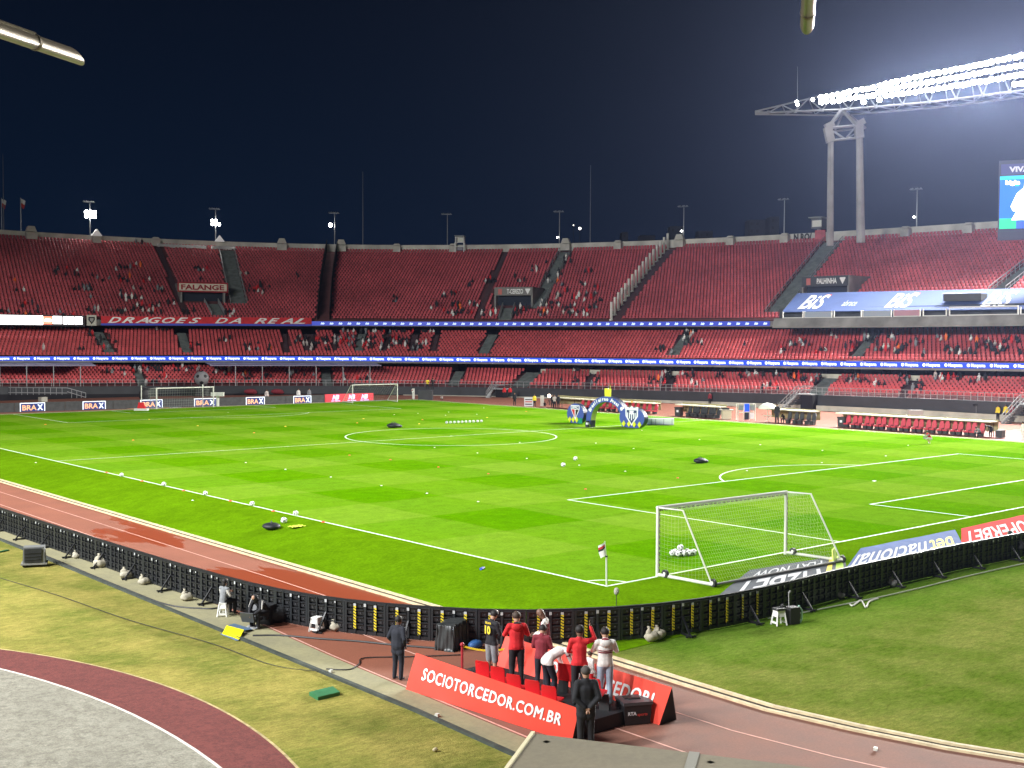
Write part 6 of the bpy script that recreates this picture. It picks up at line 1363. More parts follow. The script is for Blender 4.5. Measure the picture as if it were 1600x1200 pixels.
# giant football balloon
P = G(317, 604, 0); ph = phi_u(317, -.6); PB = np.array(B3(ph, -1.2, 0)); D_ = (PB-CAM)@AX_F; w_ = D_/FPX; C_ = PD(315, 591, D_); rr = 11.5*w_
r_ = thing('giant_football', 'giant grey inflatable football with black patches by the wall behind the far goal', 'inflatable', (C_[0], C_[1], -.5)); m = MB(); m.sphere(C_, rr, 28, 18); m.build('ball', mat('balloon_grey', (.26, .26, .26), .6), r_, smooth=True)
m = MB(); toC = (CAM-C_)/np.linalg.norm(CAM-C_); rx = np.cross([0, 0, 1], toC); rx /= np.linalg.norm(rx); ry = np.cross(toC, rx)
for a, b, s in ((-.52, .28, .24), (.50, .28, .24), (0, -.62, .27), (-.05, .95, .2), (.98, -.3, .2), (-.98, -.3, .2)):
    d = toC*math.sqrt(max(.02, 1-min(.97, a*a+b*b)))+rx*a+ry*b; d /= np.linalg.norm(d); x1 = np.cross(d, ry); x1 /= np.linalg.norm(x1); y1 = np.cross(x1, d)
    pts = []
    for q_ in np.linspace(0, 2*math.pi, 11)[:-1]: e = d+x1*s*math.cos(q_)+y1*s*math.sin(q_); pts.append(C_+e/np.linalg.norm(e)*rr*1.012)
    m.add(pts+[C_+d*rr*1.02], [(k, (k+1) % 10, 10) for k in range(10)])
m.build('patches', M_TYRE, r_); m = MB(); m.lathe((C_[0], C_[1], -.5), [(1.4, 0), (1.2, C_[2]-rr*.6)], 12); m.build('stand', M_TYRE, r_)
# black camera hoods on the track behind the far goal
m = MB(); P = G(227, 634, -.5); w_ = ((P-CAM)@AX_F)/FPX; C2_ = PD(226, 617, (P-CAM)@AX_F+8); m.sphere(C2_, 10*w_, 14, 8, 0, (1, .6, 1.1)); m.tube([C2_, (C2_[0], C2_[1], -.5)], .5, 8); single(m, 'satellite_dish', mat('dish_black', (.015, .015, .016), .6), 'round black hooded device behind the left post of the far goal', 'device')
# steps down from the stand to the pitch side
def stairs(u0, v0, u1, v1, wd, label, flip=1):
    Pt = PD(u1, v1, ((np.array(B3(phi_u(u1, -.3), -.3, 0))-CAM)@AX_F)); Pb = PD(u0, v0, (Pt-CAM)@AX_F-1.2); Pb[2] = -.46; t = Pt-Pb; n = 10; r_ = thing('stand_steps', label, 'steps', tuple(Pb)); F_, tt, oo = frame(phi_u(u1, -.3), -.3); m = MB()
    for k in range(n):
        f = (k+.5)/n; c = Pb+t*f-oo*wd/2; m.box((c[0], c[1], c[2]-.1), (np.linalg.norm(t[:2])/n, wd, .12), 0, rot=Matrix((tt, oo, (0, 0, 1))).transposed())
    m.beam(Pb-oo*wd-[0, 0, .05], Pt-oo*wd-[0, 0, .25], .08, .35); m.box(Pt+tt*1.0*flip-oo*wd/2-[0, 0, .1], (2.2, wd, .15), 0, rot=Matrix((tt, oo, (0, 0, 1))).transposed()); m.build('treads', mat('steps_grey', (.30, .32, .32), .7), r_)
    for sd in (0, wd):
        m = MB(); a, b = Pb-oo*sd, Pt-oo*sd
        for h in (.95, .5): m.beam(a+[0, 0, h], b+[0, 0, h], .06, .06); m.beam(b+[0, 0, h], b+tt*2*flip+[0, 0, h], .06, .06)
        for f in np.linspace(0, 1, 6): c = a+(b-a)*f; m.beam(c, c+[0, 0, .95], .05, .05)
        m.build('handrail', M_RAIL, r_)
    m = MB(); c = Pt+tt*1.2*flip-oo*.6; m.box((c[0], c[1], (c[2]-.5)/2-.1), (1.8, .9, c[2]+.3), 0, rot=Matrix((tt, oo, (0, 0, 1))).transposed()); m.build('under_landing_shade', M_DARK, r_)  # near-black block paints the shade under the landing
stairs(1228, 635, 1255, 614, 1.4, 'grey metal steps up to the lowest stand right of the white parasol'); stairs(1578, 655, 1606, 630, 1.6, 'grey metal steps at the right edge of the photo'); stairs(766, 622, 776, 606, 1.6, 'metal steps in the corner of the lowest stand beyond the pitch')
# access ramp rails far left, and things on the verge
rp = thing('ramp_railing', 'long low metal railing of a ramp at the far left beyond the boards', 'railing', tuple(G(60, 640, -.5))); m = MB(); D_ = ((np.array(B3(phi_u(60, -3), -3, 0))-CAM)@AX_F)
for (ua, va, ub, vb) in ((0, 605, 105, 606), (0, 613, 105, 614), (105, 606, 134, 614), (105, 612, 134, 621)): m.beam(PD(ua-30 if ua == 0 else ua, va, D_), PD(ub, vb, D_), .09, .09)
for u in range(-20, 106, 9): m.beam(PD(u, 605, D_), PD(u, 617, D_), .05, .05)
for u in (112, 120, 127, 134): m.beam(PD(u, 606+(u-105)*.28, D_), PD(u, 622, D_), .05, .05)
m.build('rails', M_RAIL, rp)
m = MB(); P = PD(67, 624, D_-12); m.box((P[0], P[1], P[2]), (.9, .7, .6), 0, rot=.3); m.box((P[0], P[1], (P[2]-.5)/2), (.4, .4, P[2]+.3), 0); single(m, 'monitor_box', mat('beige_box', (.35, .34, .28), .7), 'beige boxed monitor standing above the boards at the far left', 'box')
m = MB(); P = PD(340, 616, 150); m.box(P, (1.6, .6, .5), 0, rot=-YAW); m.box((P[0], P[1], (P[2]-.5)/2), (.3, .3, P[2]+.3), 0); single(m, 'white_box', M_GOAL, 'small white box behind the boards right of the far goal', 'box')
for (u, v, lab) in ((391, 611.5, 'left heap of red cloth on the dark wall beyond the boards'), (433, 611.5, 'right heap of red cloth on the dark wall beyond the boards')):
    ph = phi_u(u, -.5); Q = np.array(B3(ph, -.7, 0)); P = PD(u, v, (Q-CAM)@AX_F); m = MB(); m.sphere(P, .8, 12, 6, 0, (1.4, .6, .5)); m.sphere(P+[.6, 0, -.2], .5, 10, 6, 0, (1.3, .6, .5)); single(m, 'red_cover', CL['maroon'], lab, 'cover')
# shrub in a tub by the wall and a forked lamp stand
P = G(1452, 650, -.46); r_ = thing('shrub', 'small round green shrub in front of the pale plinth on the right', 'plant', tuple(P)); m = MB()
for k in range(260):
    d = RNG.normal(size=3); d /= np.linalg.norm(d); c = P+[0, 0, .75]+d*[.75, .75, .42]*RNG.uniform(.5, 1); a, b = RNG.normal(size=3)*.09, RNG.normal(size=3)*.09; m.add([c, c+a, c+a+b, c+b], [(0, 1, 2, 3)])
m.build('foliage', mat('shrub_green', (.05, .10, .02), .8, island=.5), r_); m = MB(); m.tube([P, P+[0, 0, .7]], [.1, .05], 6); m.build('trunk', mat('bark', (.08, .05, .03), .9), r_)
P = G(1525, 655, -.46); w_ = ((P-CAM)@AX_F)/FPX; r_ = thing('lamp_stand', 'thin stand with three small dark lamps in front of the right-hand stand', 'lamp stand', tuple(P)); m = MB(); m.tube([P, P+[0, 0, 21*w_]], .035, 6); m.beam(P-AX_R*.4+[0, 0, 21*w_], P+AX_R*.7+[0, 0, 21*w_], .04, .04); m.build('pole', M_STEEL, r_)
for du in (-4, 2, 8): m = MB(); c = P+AX_R*du*w_+[0, 0, 22.5*w_]; m.box(c, (.3, .2, .22), 0, rot=-YAW); m.build('lamp_head', M_TYRE, r_)
P = G(1563, 684, -.46); m = MB(); m.box(P+[0, 0, .33], (.85, .6, .62), 0, rot=.1); m.box(P+[0, 0, .68], (.9, .65, .06), 0, rot=.1); single(m, 'kit_case', M_TYRE, 'black kit case at the right end of the long dugout', 'case')
P = G(1388, 677, -.46)
m = MB(); D_ = (P-CAM)@AX_F; P = G(1430, 658, -.46); m.box(P+[0, 0, .9], (1.5, .7, .7), 0, rot=-YAW); m.box(P+[0, 0, .3], (1.2, .5, .6), 0, rot=-YAW); single(m, 'pale_crate', mat('crate_grey', (.45, .45, .42), .7), 'pale grey crate half hidden behind the long dugout roof', 'crate')
m = MB(); P = G(1022, 641, -.46); m.sphere(P+[0, 0, .35], .35, 10, 6, 0, (1.2, .7, .9)); single(m, 'orange_bag', CL['orange'], 'orange bag at the right end of the red seats behind the arch', 'bag')
# people of the far side
fp = dict(voxel=.05, fingers=False)
toP = lambda P: face_to(P, (34, 40))
for (u, v, H, pose, sh, tr_, lab, ax) in (
  (804, 634, 1.8, 'stand', 'black', 'black', 'person in black standing alone left of the crew beyond the pitch', 0), (835, 636, 1.7, 'stand', 'yellow', 'black', 'person in a yellow top and black trousers beside the striped stand board', 1),
  (851, 636, 1.2, 'crouch', 'black', 'black', 'person in black crouching by the white upright board', 0), (863, 637, 1.75, 'stand', 'black', 'black', 'leftmost of three people in black standing by the lit lamp', 0), (866.5, 638, 1.8, 'behind', 'pale', 'black', 'middle person of the trio by the lit lamp, in a pale top', 0), (872, 638, 1.8, 'stand', 'black', 'black', 'rightmost of three people in black standing by the lit lamp', 0),
  (788, 622, 1.8, 'stand', 'red', 'black', 'left steward in red at the corner steps', 0), (797, 622, 1.8, 'stand', 'red', 'black', 'right steward in red at the corner steps', 0),
  (1109, 632.5, 1.75, 'stand', 'maroon', 'black', 'person in dark red standing alone before the charcoal wall, right of the arch', 1), (1399, 644, 1.85, 'behind', 'red', 'black', 'person in a red shirt with white sleeves standing before the plinth on the right', 0),
  (1559, 657.5, 1.8, 'stand', 'yellow', 'black', 'left steward in yellow beside the right-hand steps', 0), (1571, 658, 1.9, 'stand', 'yellow', 'black', 'right steward in yellow beside the right-hand steps', 0), (1581, 659, 2.0, 'stand', 'maroon', 'black', 'person in dark red standing closest to the right-hand steps', 0),
  (1531, 684, 1.65, 'sitlean', 'grey', 'black', 'person in grey sitting at the right end of the red dugout', 0), (1547, 684, 1.7, 'bend', 'black', 'black', 'person in black bending by the kit case', 0), (1225, 661, 1.6, 'sitlean', 'black', 'black', 'person in black sitting at the left end of the black seats', 0), (1214, 662, 2.2, 'stand', 'black', 'black', 'person in black standing just right of the parasol', 0),
  (1598, 689, 1.75, 'stand', 'white', 'white', 'player in white with red stripes cut by the right edge', 0), (690, 626, 1.2, 'sitlean', 'pale', 'black', 'person in a pale top sitting beside the camera platform', 0)):
    P = G(u, v, -.46); r_ = human(lab, tuple(P), toP(P), pose, H, sh, tr_, sleeves='white' if u == 1399 else None, **fp)
for (u, v, H, sh, lab) in ((668, 610, 1.7, 'yellow', 'camera operator in a yellow vest on the dark platform'), (676, 610, 1.75, 'black', 'camera operator in black at the camera on the platform')):
    P = PD(u, v, (np.array(pf.location)-CAM)@AX_F+1.0); P[2] = pf.location.z+cpz+.0; human(lab, tuple(P), toP(P), 'phone', H, sh, 'black', **fp)
for (u, v, H, sh, lab) in ((474, 629, 1.9, 'white', 'person in white standing behind the boards, left of the red board'), (491, 628.5, 1.9, 'grey', 'person in grey standing behind the boards near the red board'), (424, 631, 1.9, 'pale', 'person in a pale top standing behind the boards, middle of the far end')):
    P = G(u, v, -.5)+np.array([.5, 2.2, 0]); human(lab, tuple(P), toP(P), 'stand', H, sh, 'black', **fp)
P = GS(1452, 693); human('player in red and white crouching alone on the right of the pitch', tuple(P), YAW*0+R_(60), 'crouch', 1.75, 'red', 'white', sleeves='grey', voxel=.035, fingers=False, shorts=True, shoes='white')
# =============== NEAR SIDE ===============
LEDP = np.array([(-11.5, 62), (-11.3, 48), (-11.06, 28.5), (-10.72, 14.6), (-10.45, 8.9), (-10.1, 5.3), (-9.5, 2.9), (-8.57, .84), (-7.46, -.85), (-6.21, -2.27), (-4.62, -3.36), (-2.9, -4.2), (-.9, -4.75), (1.2, -4.95), (3.5, -4.95), (6.3, -4.85), (10.2, -4.85), (14.7, -4.95), (19, -5.2), (30, -5.5), (52, -5.9)], float)
def spline(P, n=14):
    out = []
    for i in range(len(P)-1):
        p0, p1, p2, p3 = P[max(i-1, 0)], P[i], P[i+1], P[min(i+2, len(P)-1)]
        for t in np.linspace(0, 1, n, endpoint=False): out.append(.5*((2*p1)+(-p0+p2)*t+(2*p0-5*p1+4*p2-p3)*t*t+(-p0+3*p1-3*p2+p3)*t**3))
    out.append(P[-1]); return np.array(out)
LS = spline(LEDP); Lc = np.r_[0, np.cumsum(np.linalg.norm(np.diff(LS, axis=0), axis=1))]
def led_at(s): return np.array([np.interp(s, Lc, LS[:, 0]), np.interp(s, Lc, LS[:, 1])])
PW = 1.40; HL = 1.0
M_LEDB = mat('led_casing', (.012, .013, .015), .45, var=.3, scale=6); M_LEDM = mat('led_module', (.022, .023, .026), .38); M_YEL = mat('hazard_yellow', (.72, .58, .02), .5); M_STK = mat('sticker_white', (.45, .47, .47), .5)
a = MB(); a.box((0, 0, HL/2+.03), (PW-.015, .06, HL-.03)); a.beam((-PW/2, -.05, HL), (PW/2, -.05, HL), .09, .05); a.beam((-PW/2, -.06, .07), (PW/2, -.06, .07), .09, .10)
CAS = a.data('casing', M_LEDB); b = MB()
for ci in (-.52, -.18, .18, .52):
    for r_i in range(4):
        z = .17+.215*r_i+.05; b.box((ci, -.055, z+.02), (.23, .06, .15)); b.box((ci, -.10, z+.095), (.24, .07, .022)); b.tube([(ci+.03, -.08, z+.01), (ci+.03, -.13, z+.01)], .018, 6, 1)
MODS = b.data('modules', [M_LEDM, mat('knob_grey', (.075, .075, .08), .45, .2)]); c = MB()
for x in (-PW/2+.035, -.35, 0, .35, PW/2-.035): c.beam((x, -.08, .05), (x, -.08, HL-.02), .07 if abs(x) != .35 else .05, .10)
RIB = c.data('ribs', mat('led_rib', (.018, .021, .024), .4)); d = MB()
for x, s in ((0, 1), (.35, .6)): d.box((x, -.136, HL-.09), (.075*s, .008, .09*s))
STK = d.data('sticker', M_STK)
def hazard(x):
    m = MB(); m.box((x, -.137, .52), (.085, .008, .70), 0); m.box((x, -.138, .90), (.085, .009, .07), 2)
    for k in range(8):
        z = .19+.088*k; m.add([(x-.042, -.1435, z), (x+.042, -.1435, z-.045), (x+.042, -.1435, z-.010), (x-.042, -.1435, z+.038)], [(0, 1, 2, 3)], 1)
    return m.data('hazard_strip', [M_YEL, M_TYRE, M_STK])
HZ = [hazard(-.35), hazard(.35)]
e = MB(); e.beam((0, -.12, .55), (0, -.50, .06), .05, .05, up=(1, 0, 0)); e.beam((0, -.05, .04), (0, -.62, .04), .07, .04, up=(1, 0, 0)); e.beam((-.18, -.55, .03), (.18, -.55, .03), .05, .04)
BRC = e.data('brace', M_LEDB); np_ = int(Lc[-1]/PW); panels = []
for k in range(np_):
    A_, B_ = led_at(k*PW), led_at((k+1)*PW); t = (B_-A_)/np.linalg.norm(B_-A_); mid = (A_+B_)/2; U0, V0, D0 = prj([[mid[0], mid[1], 0]])
    if U0[0] < -120 or U0[0] > 1760: continue
    hz = 572 < U0[0] < 1180; left = U0[0] < 470
    lab = 'black back of a board unit in the left line beside the red track' if left else ('black back of a board unit with yellow and black strips at the near corner' if hz else ('plain black board unit just left of those with yellow strips' if U0[0] < 600 else 'plain black back of a board unit in the right line behind the goal line'))
    r_ = thing('led_board', lab, 'led board', (mid[0], mid[1], -.49), math.atan2(t[1], t[0])+RNG.uniform(-.012, .012), 'LED board units backing the near side')
    parts = [('casing', CAS), ('ribs', RIB), ('modules', MODS), ('sticker', STK)]
    if hz: parts += [('hazard_strip', HZ[0]), ('hazard_strip', HZ[1])]
    if k % 2 == 0: parts.append(('brace', BRC))
    for nm_, me_ in parts: o = bpy.data.objects.new(nm_, me_); COL.objects.link(o); o.parent = {'modules': r_.children[0], 'sticker': r_.children[-1] if r_.children[-1].name.startswith('ribs') else r_.children[0]}.get(nm_, r_) if r_.children else r_
    panels.append((U0[0], mid, t))
# sandbags
M_SACK = mat('sack_white', (.38, .35, .27), .85, var=.25, scale=9, bump=.4)
for u, v, s, lab in ((104, 853, 1.15, 'farthest white sandbag at the foot of the left LED boards'), (120, 872, .9, 'small white sandbag second from the far end of the left boards'), (158, 886, 1.5, 'big double white sandbag on the concrete behind the left boards'), (166, 879, 1.0, 'white sandbag resting against the big double sandbag'), (197, 903, 1.15, 'white sandbag right of the big double one'), (225, 913, 1.05, 'white sandbag in the middle of the left concrete strip'), (292, 938, 1.1, 'white sandbag just left of the seated person on the stool'),
     (526, 985, 1.15, 'white tied sandbag on the track beside the white stool'), (1018, 1001, 1.2, 'left white sandbag on the grass behind the hazard-striped boards'), (1030, 997, 1.1, 'right white sandbag on the grass behind the hazard-striped boards'), (1313, 935, .9, 'grey sandbag in shadow behind the right boards, left one'), (1395, 916, 1.0, 'grey sandbag in shadow behind the right boards, right one')):
    P = G(u, v, -.485); m = MB(); m.sphere(P+[0, 0, .11*s], .16*s, 16, 10, 0, (1.25, 1.0, .80)); m.sphere(P+[-.05, .05, .2*s], .10*s, 12, 8, 0, (1.1, .9, 1.0)); m.v = [tuple(np.array(q)+.018*s*np.array([math.sin(q[1]*31+q[2]*17), math.sin(q[0]*27+2), math.sin(q[0]*23+q[1]*29)])) for q in m.v]; m.lathe(P+[-.05, .06, .25*s], [(.045*s, 0), (.022*s, .04*s), (.05*s, .10*s)], 8)
    single(m, 'sandbag', M_SACK if u < 1200 else mat('sack_shaded', (.15, .15, .14), .85), lab, 'sandbag', smooth=True, loc=tuple(P))  # right-hand bags use a darker sack colour, shade painted in
# stools
def stool(P, rz_, label, s=1.0, scale_h=.42):
    r_ = thing('step_stool', label, 'stool', tuple(P), rz_); h = scale_h; m = MB(); m.box((0, 0, h), (.27*s, .24*s, .035)); m.build('top', mat('stool_white', (.74, .74, .70), .5), r_, world=False)
    for sx in (-1, 1):
        m = MB(); x0, x1 = sx*.12*s, sx*.18*s
        for sy in (-1, 1): m.beam((x0, sy*.09*s, h), (x1, sy*.15*s, 0), .045, .045)
        m.add([(x0, -.1*s, h), (x0, .1*s, h), (x1*.93, .12*s, h*.62), (x1*.93, -.12*s, h*.62)], [(0, 1, 2, 3)]); m.add([(x1*.97, -.13*s, h*.28), (x1*.97, .13*s, h*.28), (x1, .14*s, h*.12), (x1, -.14*s, h*.12)], [(0, 1, 2, 3)]); m.build('leg', MATS['stool_white'], r_, world=False)
    for sy in (-1, 1):
        m = MB(); m.add([(-.12*s, sy*.1*s, h), (.12*s, sy*.1*s, h), (.15*s, sy*.125*s, h*.6), (-.15*s, sy*.125*s, h*.6)], [(0, 1, 2, 3)]); m.build('apron', MATS['stool_white'], r_, world=False)
    return r_
stool(G(495, 986, -.49), .4, 'empty white plastic step stool standing on the track by the boards'); PS = G(349, 962, -.485); stool(PS, .9, 'white plastic step stool under the person in the grey vest'); stool(G(1217, 976, -.5), -.3, 'white plastic stool with a black cushion on the grass behind the right boards', 1.05, .45)
P = G(1217, 976, -.5); m = MB(); m.box(P+[0, 0, .50], (.34, .3, .06), 0, rot=-.3); m.sphere(P+[.22, .05, .56], .06, 8, 6, 0, (1, 1, 1)); single(m, 'cushion', M_TYRE, 'flat black cushion on the white stool behind the right boards', 'cushion')
P = G(1238, 974, -.5); r_ = thing('trolley_bag', 'black case with a pull handle and green strap beside the stool on the grass', 'case', tuple(P)); m = MB(); m.box(P+[0, 0, .27], (.36, .3, .52), 0, rot=-.3); m.sphere(P+[.14, .0, .22], .2, 12, 8, 0, (.8, .9, 1.05)); m.build('body', M_TYRE, r_)
m = MB(); m.tube([P+[-.12, .05, .5], P+[-.14, .05, .98]], .014, 6); m.tube([P+[-.14, .05, .98], P+[-.06, .05, 1.02]], .03, 6); m.build('handle', mat('handle_grey', (.35, .35, .35), .4), r_); m = MB(); m.tube([P+[.18, -.1, .55], P+[.30, -.14, .40], P+[.30, -.14, .12], P+[.2, -.14, .02]], .03, 6); m.build('strap', mat('strap_green', (.38, .62, .48), .7), r_)
# equipment cart on the grass, left
P = G(54, 884, -.5); r_ = thing('equipment_cart', 'grey wheeled cart with a black padded front on the grass behind the left boards', 'cart', tuple(P), -.75+.35); m = MB(); m.box((0, 0, .46), (.82, .55, .62), 0, taper=.93); m.build('body', mat('cart_grey', (.16, .165, .16), .6), r_, world=False)
m = MB(); m.box((-.03, -.29, .46), (.62, .05, .52), 0); 
for z in (.3, .42, .55): m.beam((-.33, -.325, z), (.27, -.325, z+.01), .02, .03)
m.build('padded_cover', mat('cover_black', (.02, .022, .024), .65, bump=.4, var=.3, scale=5), r_, world=False); m = MB(); m.box((0, 0, .12), (.95, .66, .06)); m.build('deck', mat('cart_deck', (.24, .24, .22), .6), r_, world=False)
for sx in (-1, 1):
    for sy in (-1, 1): m = MB(); m.tube([(sx*.36, sy*.25-.03, .055), (sx*.36, sy*.25+.03, .055)], .055, 10); m.build('wheel', M_TYRE, r_, world=False)
# seated people on the concrete
UPV = np.array([0, 0, 1.])
human('person in a grey vest over white sleeves sitting on a white stool facing the pitch', (PS[0], PS[1], -.485), face_to(PS, PS+np.array([.9, .25, 0])), 'sit', 1.55, 'grey', 'black', sleeves='white', hair='long', voxel=.018,
      over=dict(wrL=(-.1, .3, .80), wrR=(.1, .3, .80)), extra=[('headset', lambda mb, J: (mb.tube([tuple(J['hed']+Vector((.1*math.cos(a), 0, .02+.115*math.sin(a)))) for a in np.linspace(0, math.pi, 9)], .014, 6), mb.tube([tuple(J['hed']+Vector((-.12, 0, 0))), tuple(J['hed']+Vector((-.09, 0, 0)))], .04, 8), mb.tube([tuple(J['hed']+Vector((.09, 0, 0))), tuple(J['hed']+Vector((.12, 0, 0)))], .04, 8), M_TYRE)[-1])])
PC = G(413, 978, -.485); human('person in a black hooded jacket bowed forward by the near boards', (PC[0], PC[1], -.485), face_to(PC, PC+np.array([-.9, -.25, 0])), 'sitlean', 1.65, 'black', 'black', hair='hood', haircol=mat('hood_black', (.02, .02, .022), .8), voxel=.018, jacket=2, sleeves='black', shoes='grey', over=dict(hed=(0, .40, .98)),
      extra=[('jacket_stripe', lambda mb, J: (mb.tube([tuple(J['shL']+Vector((-.06, .02, .05))), tuple(J['elL']+Vector((-.055, 0, .02)))], .02, 6), mb.tube([tuple(J['shR']+Vector((.06, .02, .05))), tuple(J['elR']+Vector((.055, 0, .02)))], .02, 6), CL['white'])[-1])])
P = G(396, 980, -.485); r_ = thing('cushioned_chair', 'low grey chair with a tilted backrest beside the person in the black hood', 'chair', tuple(P), .55); m = MB(); m.box((0, 0, .26), (.5, .42, .10)); m.build('seat', mat('chair_grey', (.075, .08, .085), .6), r_, world=False); m = MB(); m.add([(-.3, -.2, .22), (-.3, .22, .22), (-.42, .24, .52), (-.42, -.22, .52), (-.22, -.2, .22), (-.22, .22, .22), (-.36, .24, .53), (-.36, -.22, .53)], [(0, 1, 2, 3), (7, 6, 5, 4), (3, 2, 6, 7), (0, 3, 7, 4), (1, 5, 6, 2)]); m.build('backrest', MATS['chair_grey'], r_, world=False)
m = MB(); m.tube([(.12, 0, .2), (.28, 0, .62)], .05, 8); m.box((.3, 0, .6), (.08, .3, .34), 0, rot=Matrix.Rotation(.5, 3, 'Y')); m.build('side_rest', MATS['chair_grey'], r_, world=False); m = MB(); m.lathe((0, 0, 0), [(.22, 0), (.2, .04), (.05, .06), (.05, .2)], 12); m.build('foot', mat('chair_foot', (.3, .3, .3), .5), r_, world=False)
# equipment pile by the crouched person
m = MB(); P = G(437, 972, -.485); m.sphere(P+[0, 0, .25], .3, 12, 8, 0, (1.2, .8, .9)); m.box(P+[-.35, .1, .3], (.4, .4, .6), 0, rot=.5); m.sphere(P+[.35, -.1, .15], .18, 10, 7, 0, (1.1, .8, .9)); single(m, 'covered_gear', mat('gear_black', (.015, .016, .018), .7, var=.3, scale=6, bump=.5), 'heap of black covered gear between the crouched person and the boards', 'gear')
# yellow and blue cable ramp
P = G(372, 990, -.5); r_ = thing('cable_ramp', 'bright yellow ramp board with a blue mat at the edge of the concrete', 'ramp', tuple(P), 0); ax = AX_R*[1, 1, 0]; ax /= np.linalg.norm(ax); ay = AX_F*[1, 1, 0]; ay /= np.linalg.norm(ay); q = lambda u, v, z: G(u, v, z); m = MB(); a1, a2, a3, a4 = G(347, 990, -.47), G(373, 999, -.47), G(381, 984, -.36), G(354, 977, -.36); m.add([a1, a2, a3, a4]+[p-[0, 0, .03] for p in (a1, a2, a3, a4)], [(0, 1, 2, 3), (0, 4, 5, 1), (1, 5, 6, 2), (3, 2, 6, 7)]); m.build('yellow_board', mat('ramp_yellow', (.80, .72, .01), .45), r_)
m = MB(); b1, b2, b3, b4 = G(356, 977, -.40), G(382, 985, -.40), G(396, 983, -.44), G(366, 974, -.44); m.add([b1, b2, b3, b4], [(0, 1, 2, 3)]); b1, b2, b3, b4 = G(344, 991, -.495), G(369, 1001, -.495), G(374, 1000, -.47), G(347, 989, -.47); m.add([b1, b2, b3, b4], [(0, 1, 2, 3)]); m.build('blue_mat', mat('mat_blue', (.10, .16, .24), .6), r_)
# green take-off board on the grass
a1, a2, a3, a4 = G(497, 1089, -.42), G(531, 1081, -.42), G(520, 1072, -.42), G(483, 1081, -.42); m = MB(); m.add([a1, a2, a3, a4]+[p-[0, 0, .1] for p in (a1, a2, a3, a4)], [(0, 1, 2, 3), (0, 4, 5, 1), (1, 5, 6, 2), (2, 6, 7, 3), (3, 7, 4, 0), (7, 6, 5, 4)]); single(m, 'green_board', mat('board_green', (.03, .16, .06), .6, var=.15, scale=5), 'flat green wooden board lying on the dry grass left of the red banner', 'board')
m = MB(); P = G(4, 862, -.5); m.box(P+[0, 0, .02], (.6, .12, .04), 0, rot=.5); single(m, 'green_strip', MATS['board_green'], 'thin green strip on the grass at the left edge', 'strip')
# black tarpaulin cover, blue bag
P = G(707, 1010, -.49); r_ = thing('covered_monitor', 'box under a black tarpaulin on the track behind the boards', 'covered equipment', tuple(P), .9-.45); m = MB(); V = []; nx, ny = 13, 9
def drape(x, y):
    ax_, ay_ = abs(x)/.50, abs(y)/.28; e_ = max(ax_, ay_); z = .72 if e_ <= 1 else .72-(e_-1)*1.9; return max(0.0, z)
for j in range(33):
    for i in range(41):
        x = -.78+i*.039; y = -.48+j*.030; ex_ = max(0, abs(x)-.48)*.72; ey_ = max(0, abs(y)-.26)*.75; z = drape(x, y); px = math.copysign(abs(x)-ex_, x); py = math.copysign(abs(y)-ey_, y); w_ = .022*math.sin(i*1.05+2*math.sin(j*.4))+.012*math.sin(j*1.6+i*.3)
        V.append((px+w_*(1 if abs(x) > .45 else .2), py+w_*(1.2 if abs(y) > .25 else .2)-.0, z+(.02*math.sin(i*.5+j*.35) if z > .7 else 0)+.03*(x+.5)*.6))
m.add(V, [(j*41+i, j*41+i+1, (j+1)*41+i+1, (j+1)*41+i) for j in range(32) for i in range(40)]); m.build('tarpaulin', mat('tarp_black', (.035, .038, .038), .42, var=.25, scale=5, bump=.35), r_, smooth=True, world=False)
P = G(743, 1014, -.49); m = MB(); m.sphere(P+[0, 0, .13], .17, 12, 8, 0, (1.5, .9, .8)); single(m, 'blue_bag', mat('bag_blue', (.03, .11, .30), .6, bump=.4, var=.2, scale=7), 'crumpled blue bag between the tarpaulin and the person in the black jersey', 'bag', smooth=True)
# microphone stand beyond the boards
P = GS(963, 948); r_ = thing('microphone', 'fluffy grey pitchside microphone on a thin stand beyond the boards', 'microphone', tuple(P)); m = MB(); m.tube([P, P+[0, 0, .42]], .012, 6); m.build('stand', M_TYRE, r_); m = MB(); m.sphere(P+[0, 0, .50], .085, 12, 8, 0, (1, 1, 1.5)); m.build('windscreen', mat('fluff', (.36, .34, .28), .95, bump=.8, var=.3, scale=30), r_, smooth=True)

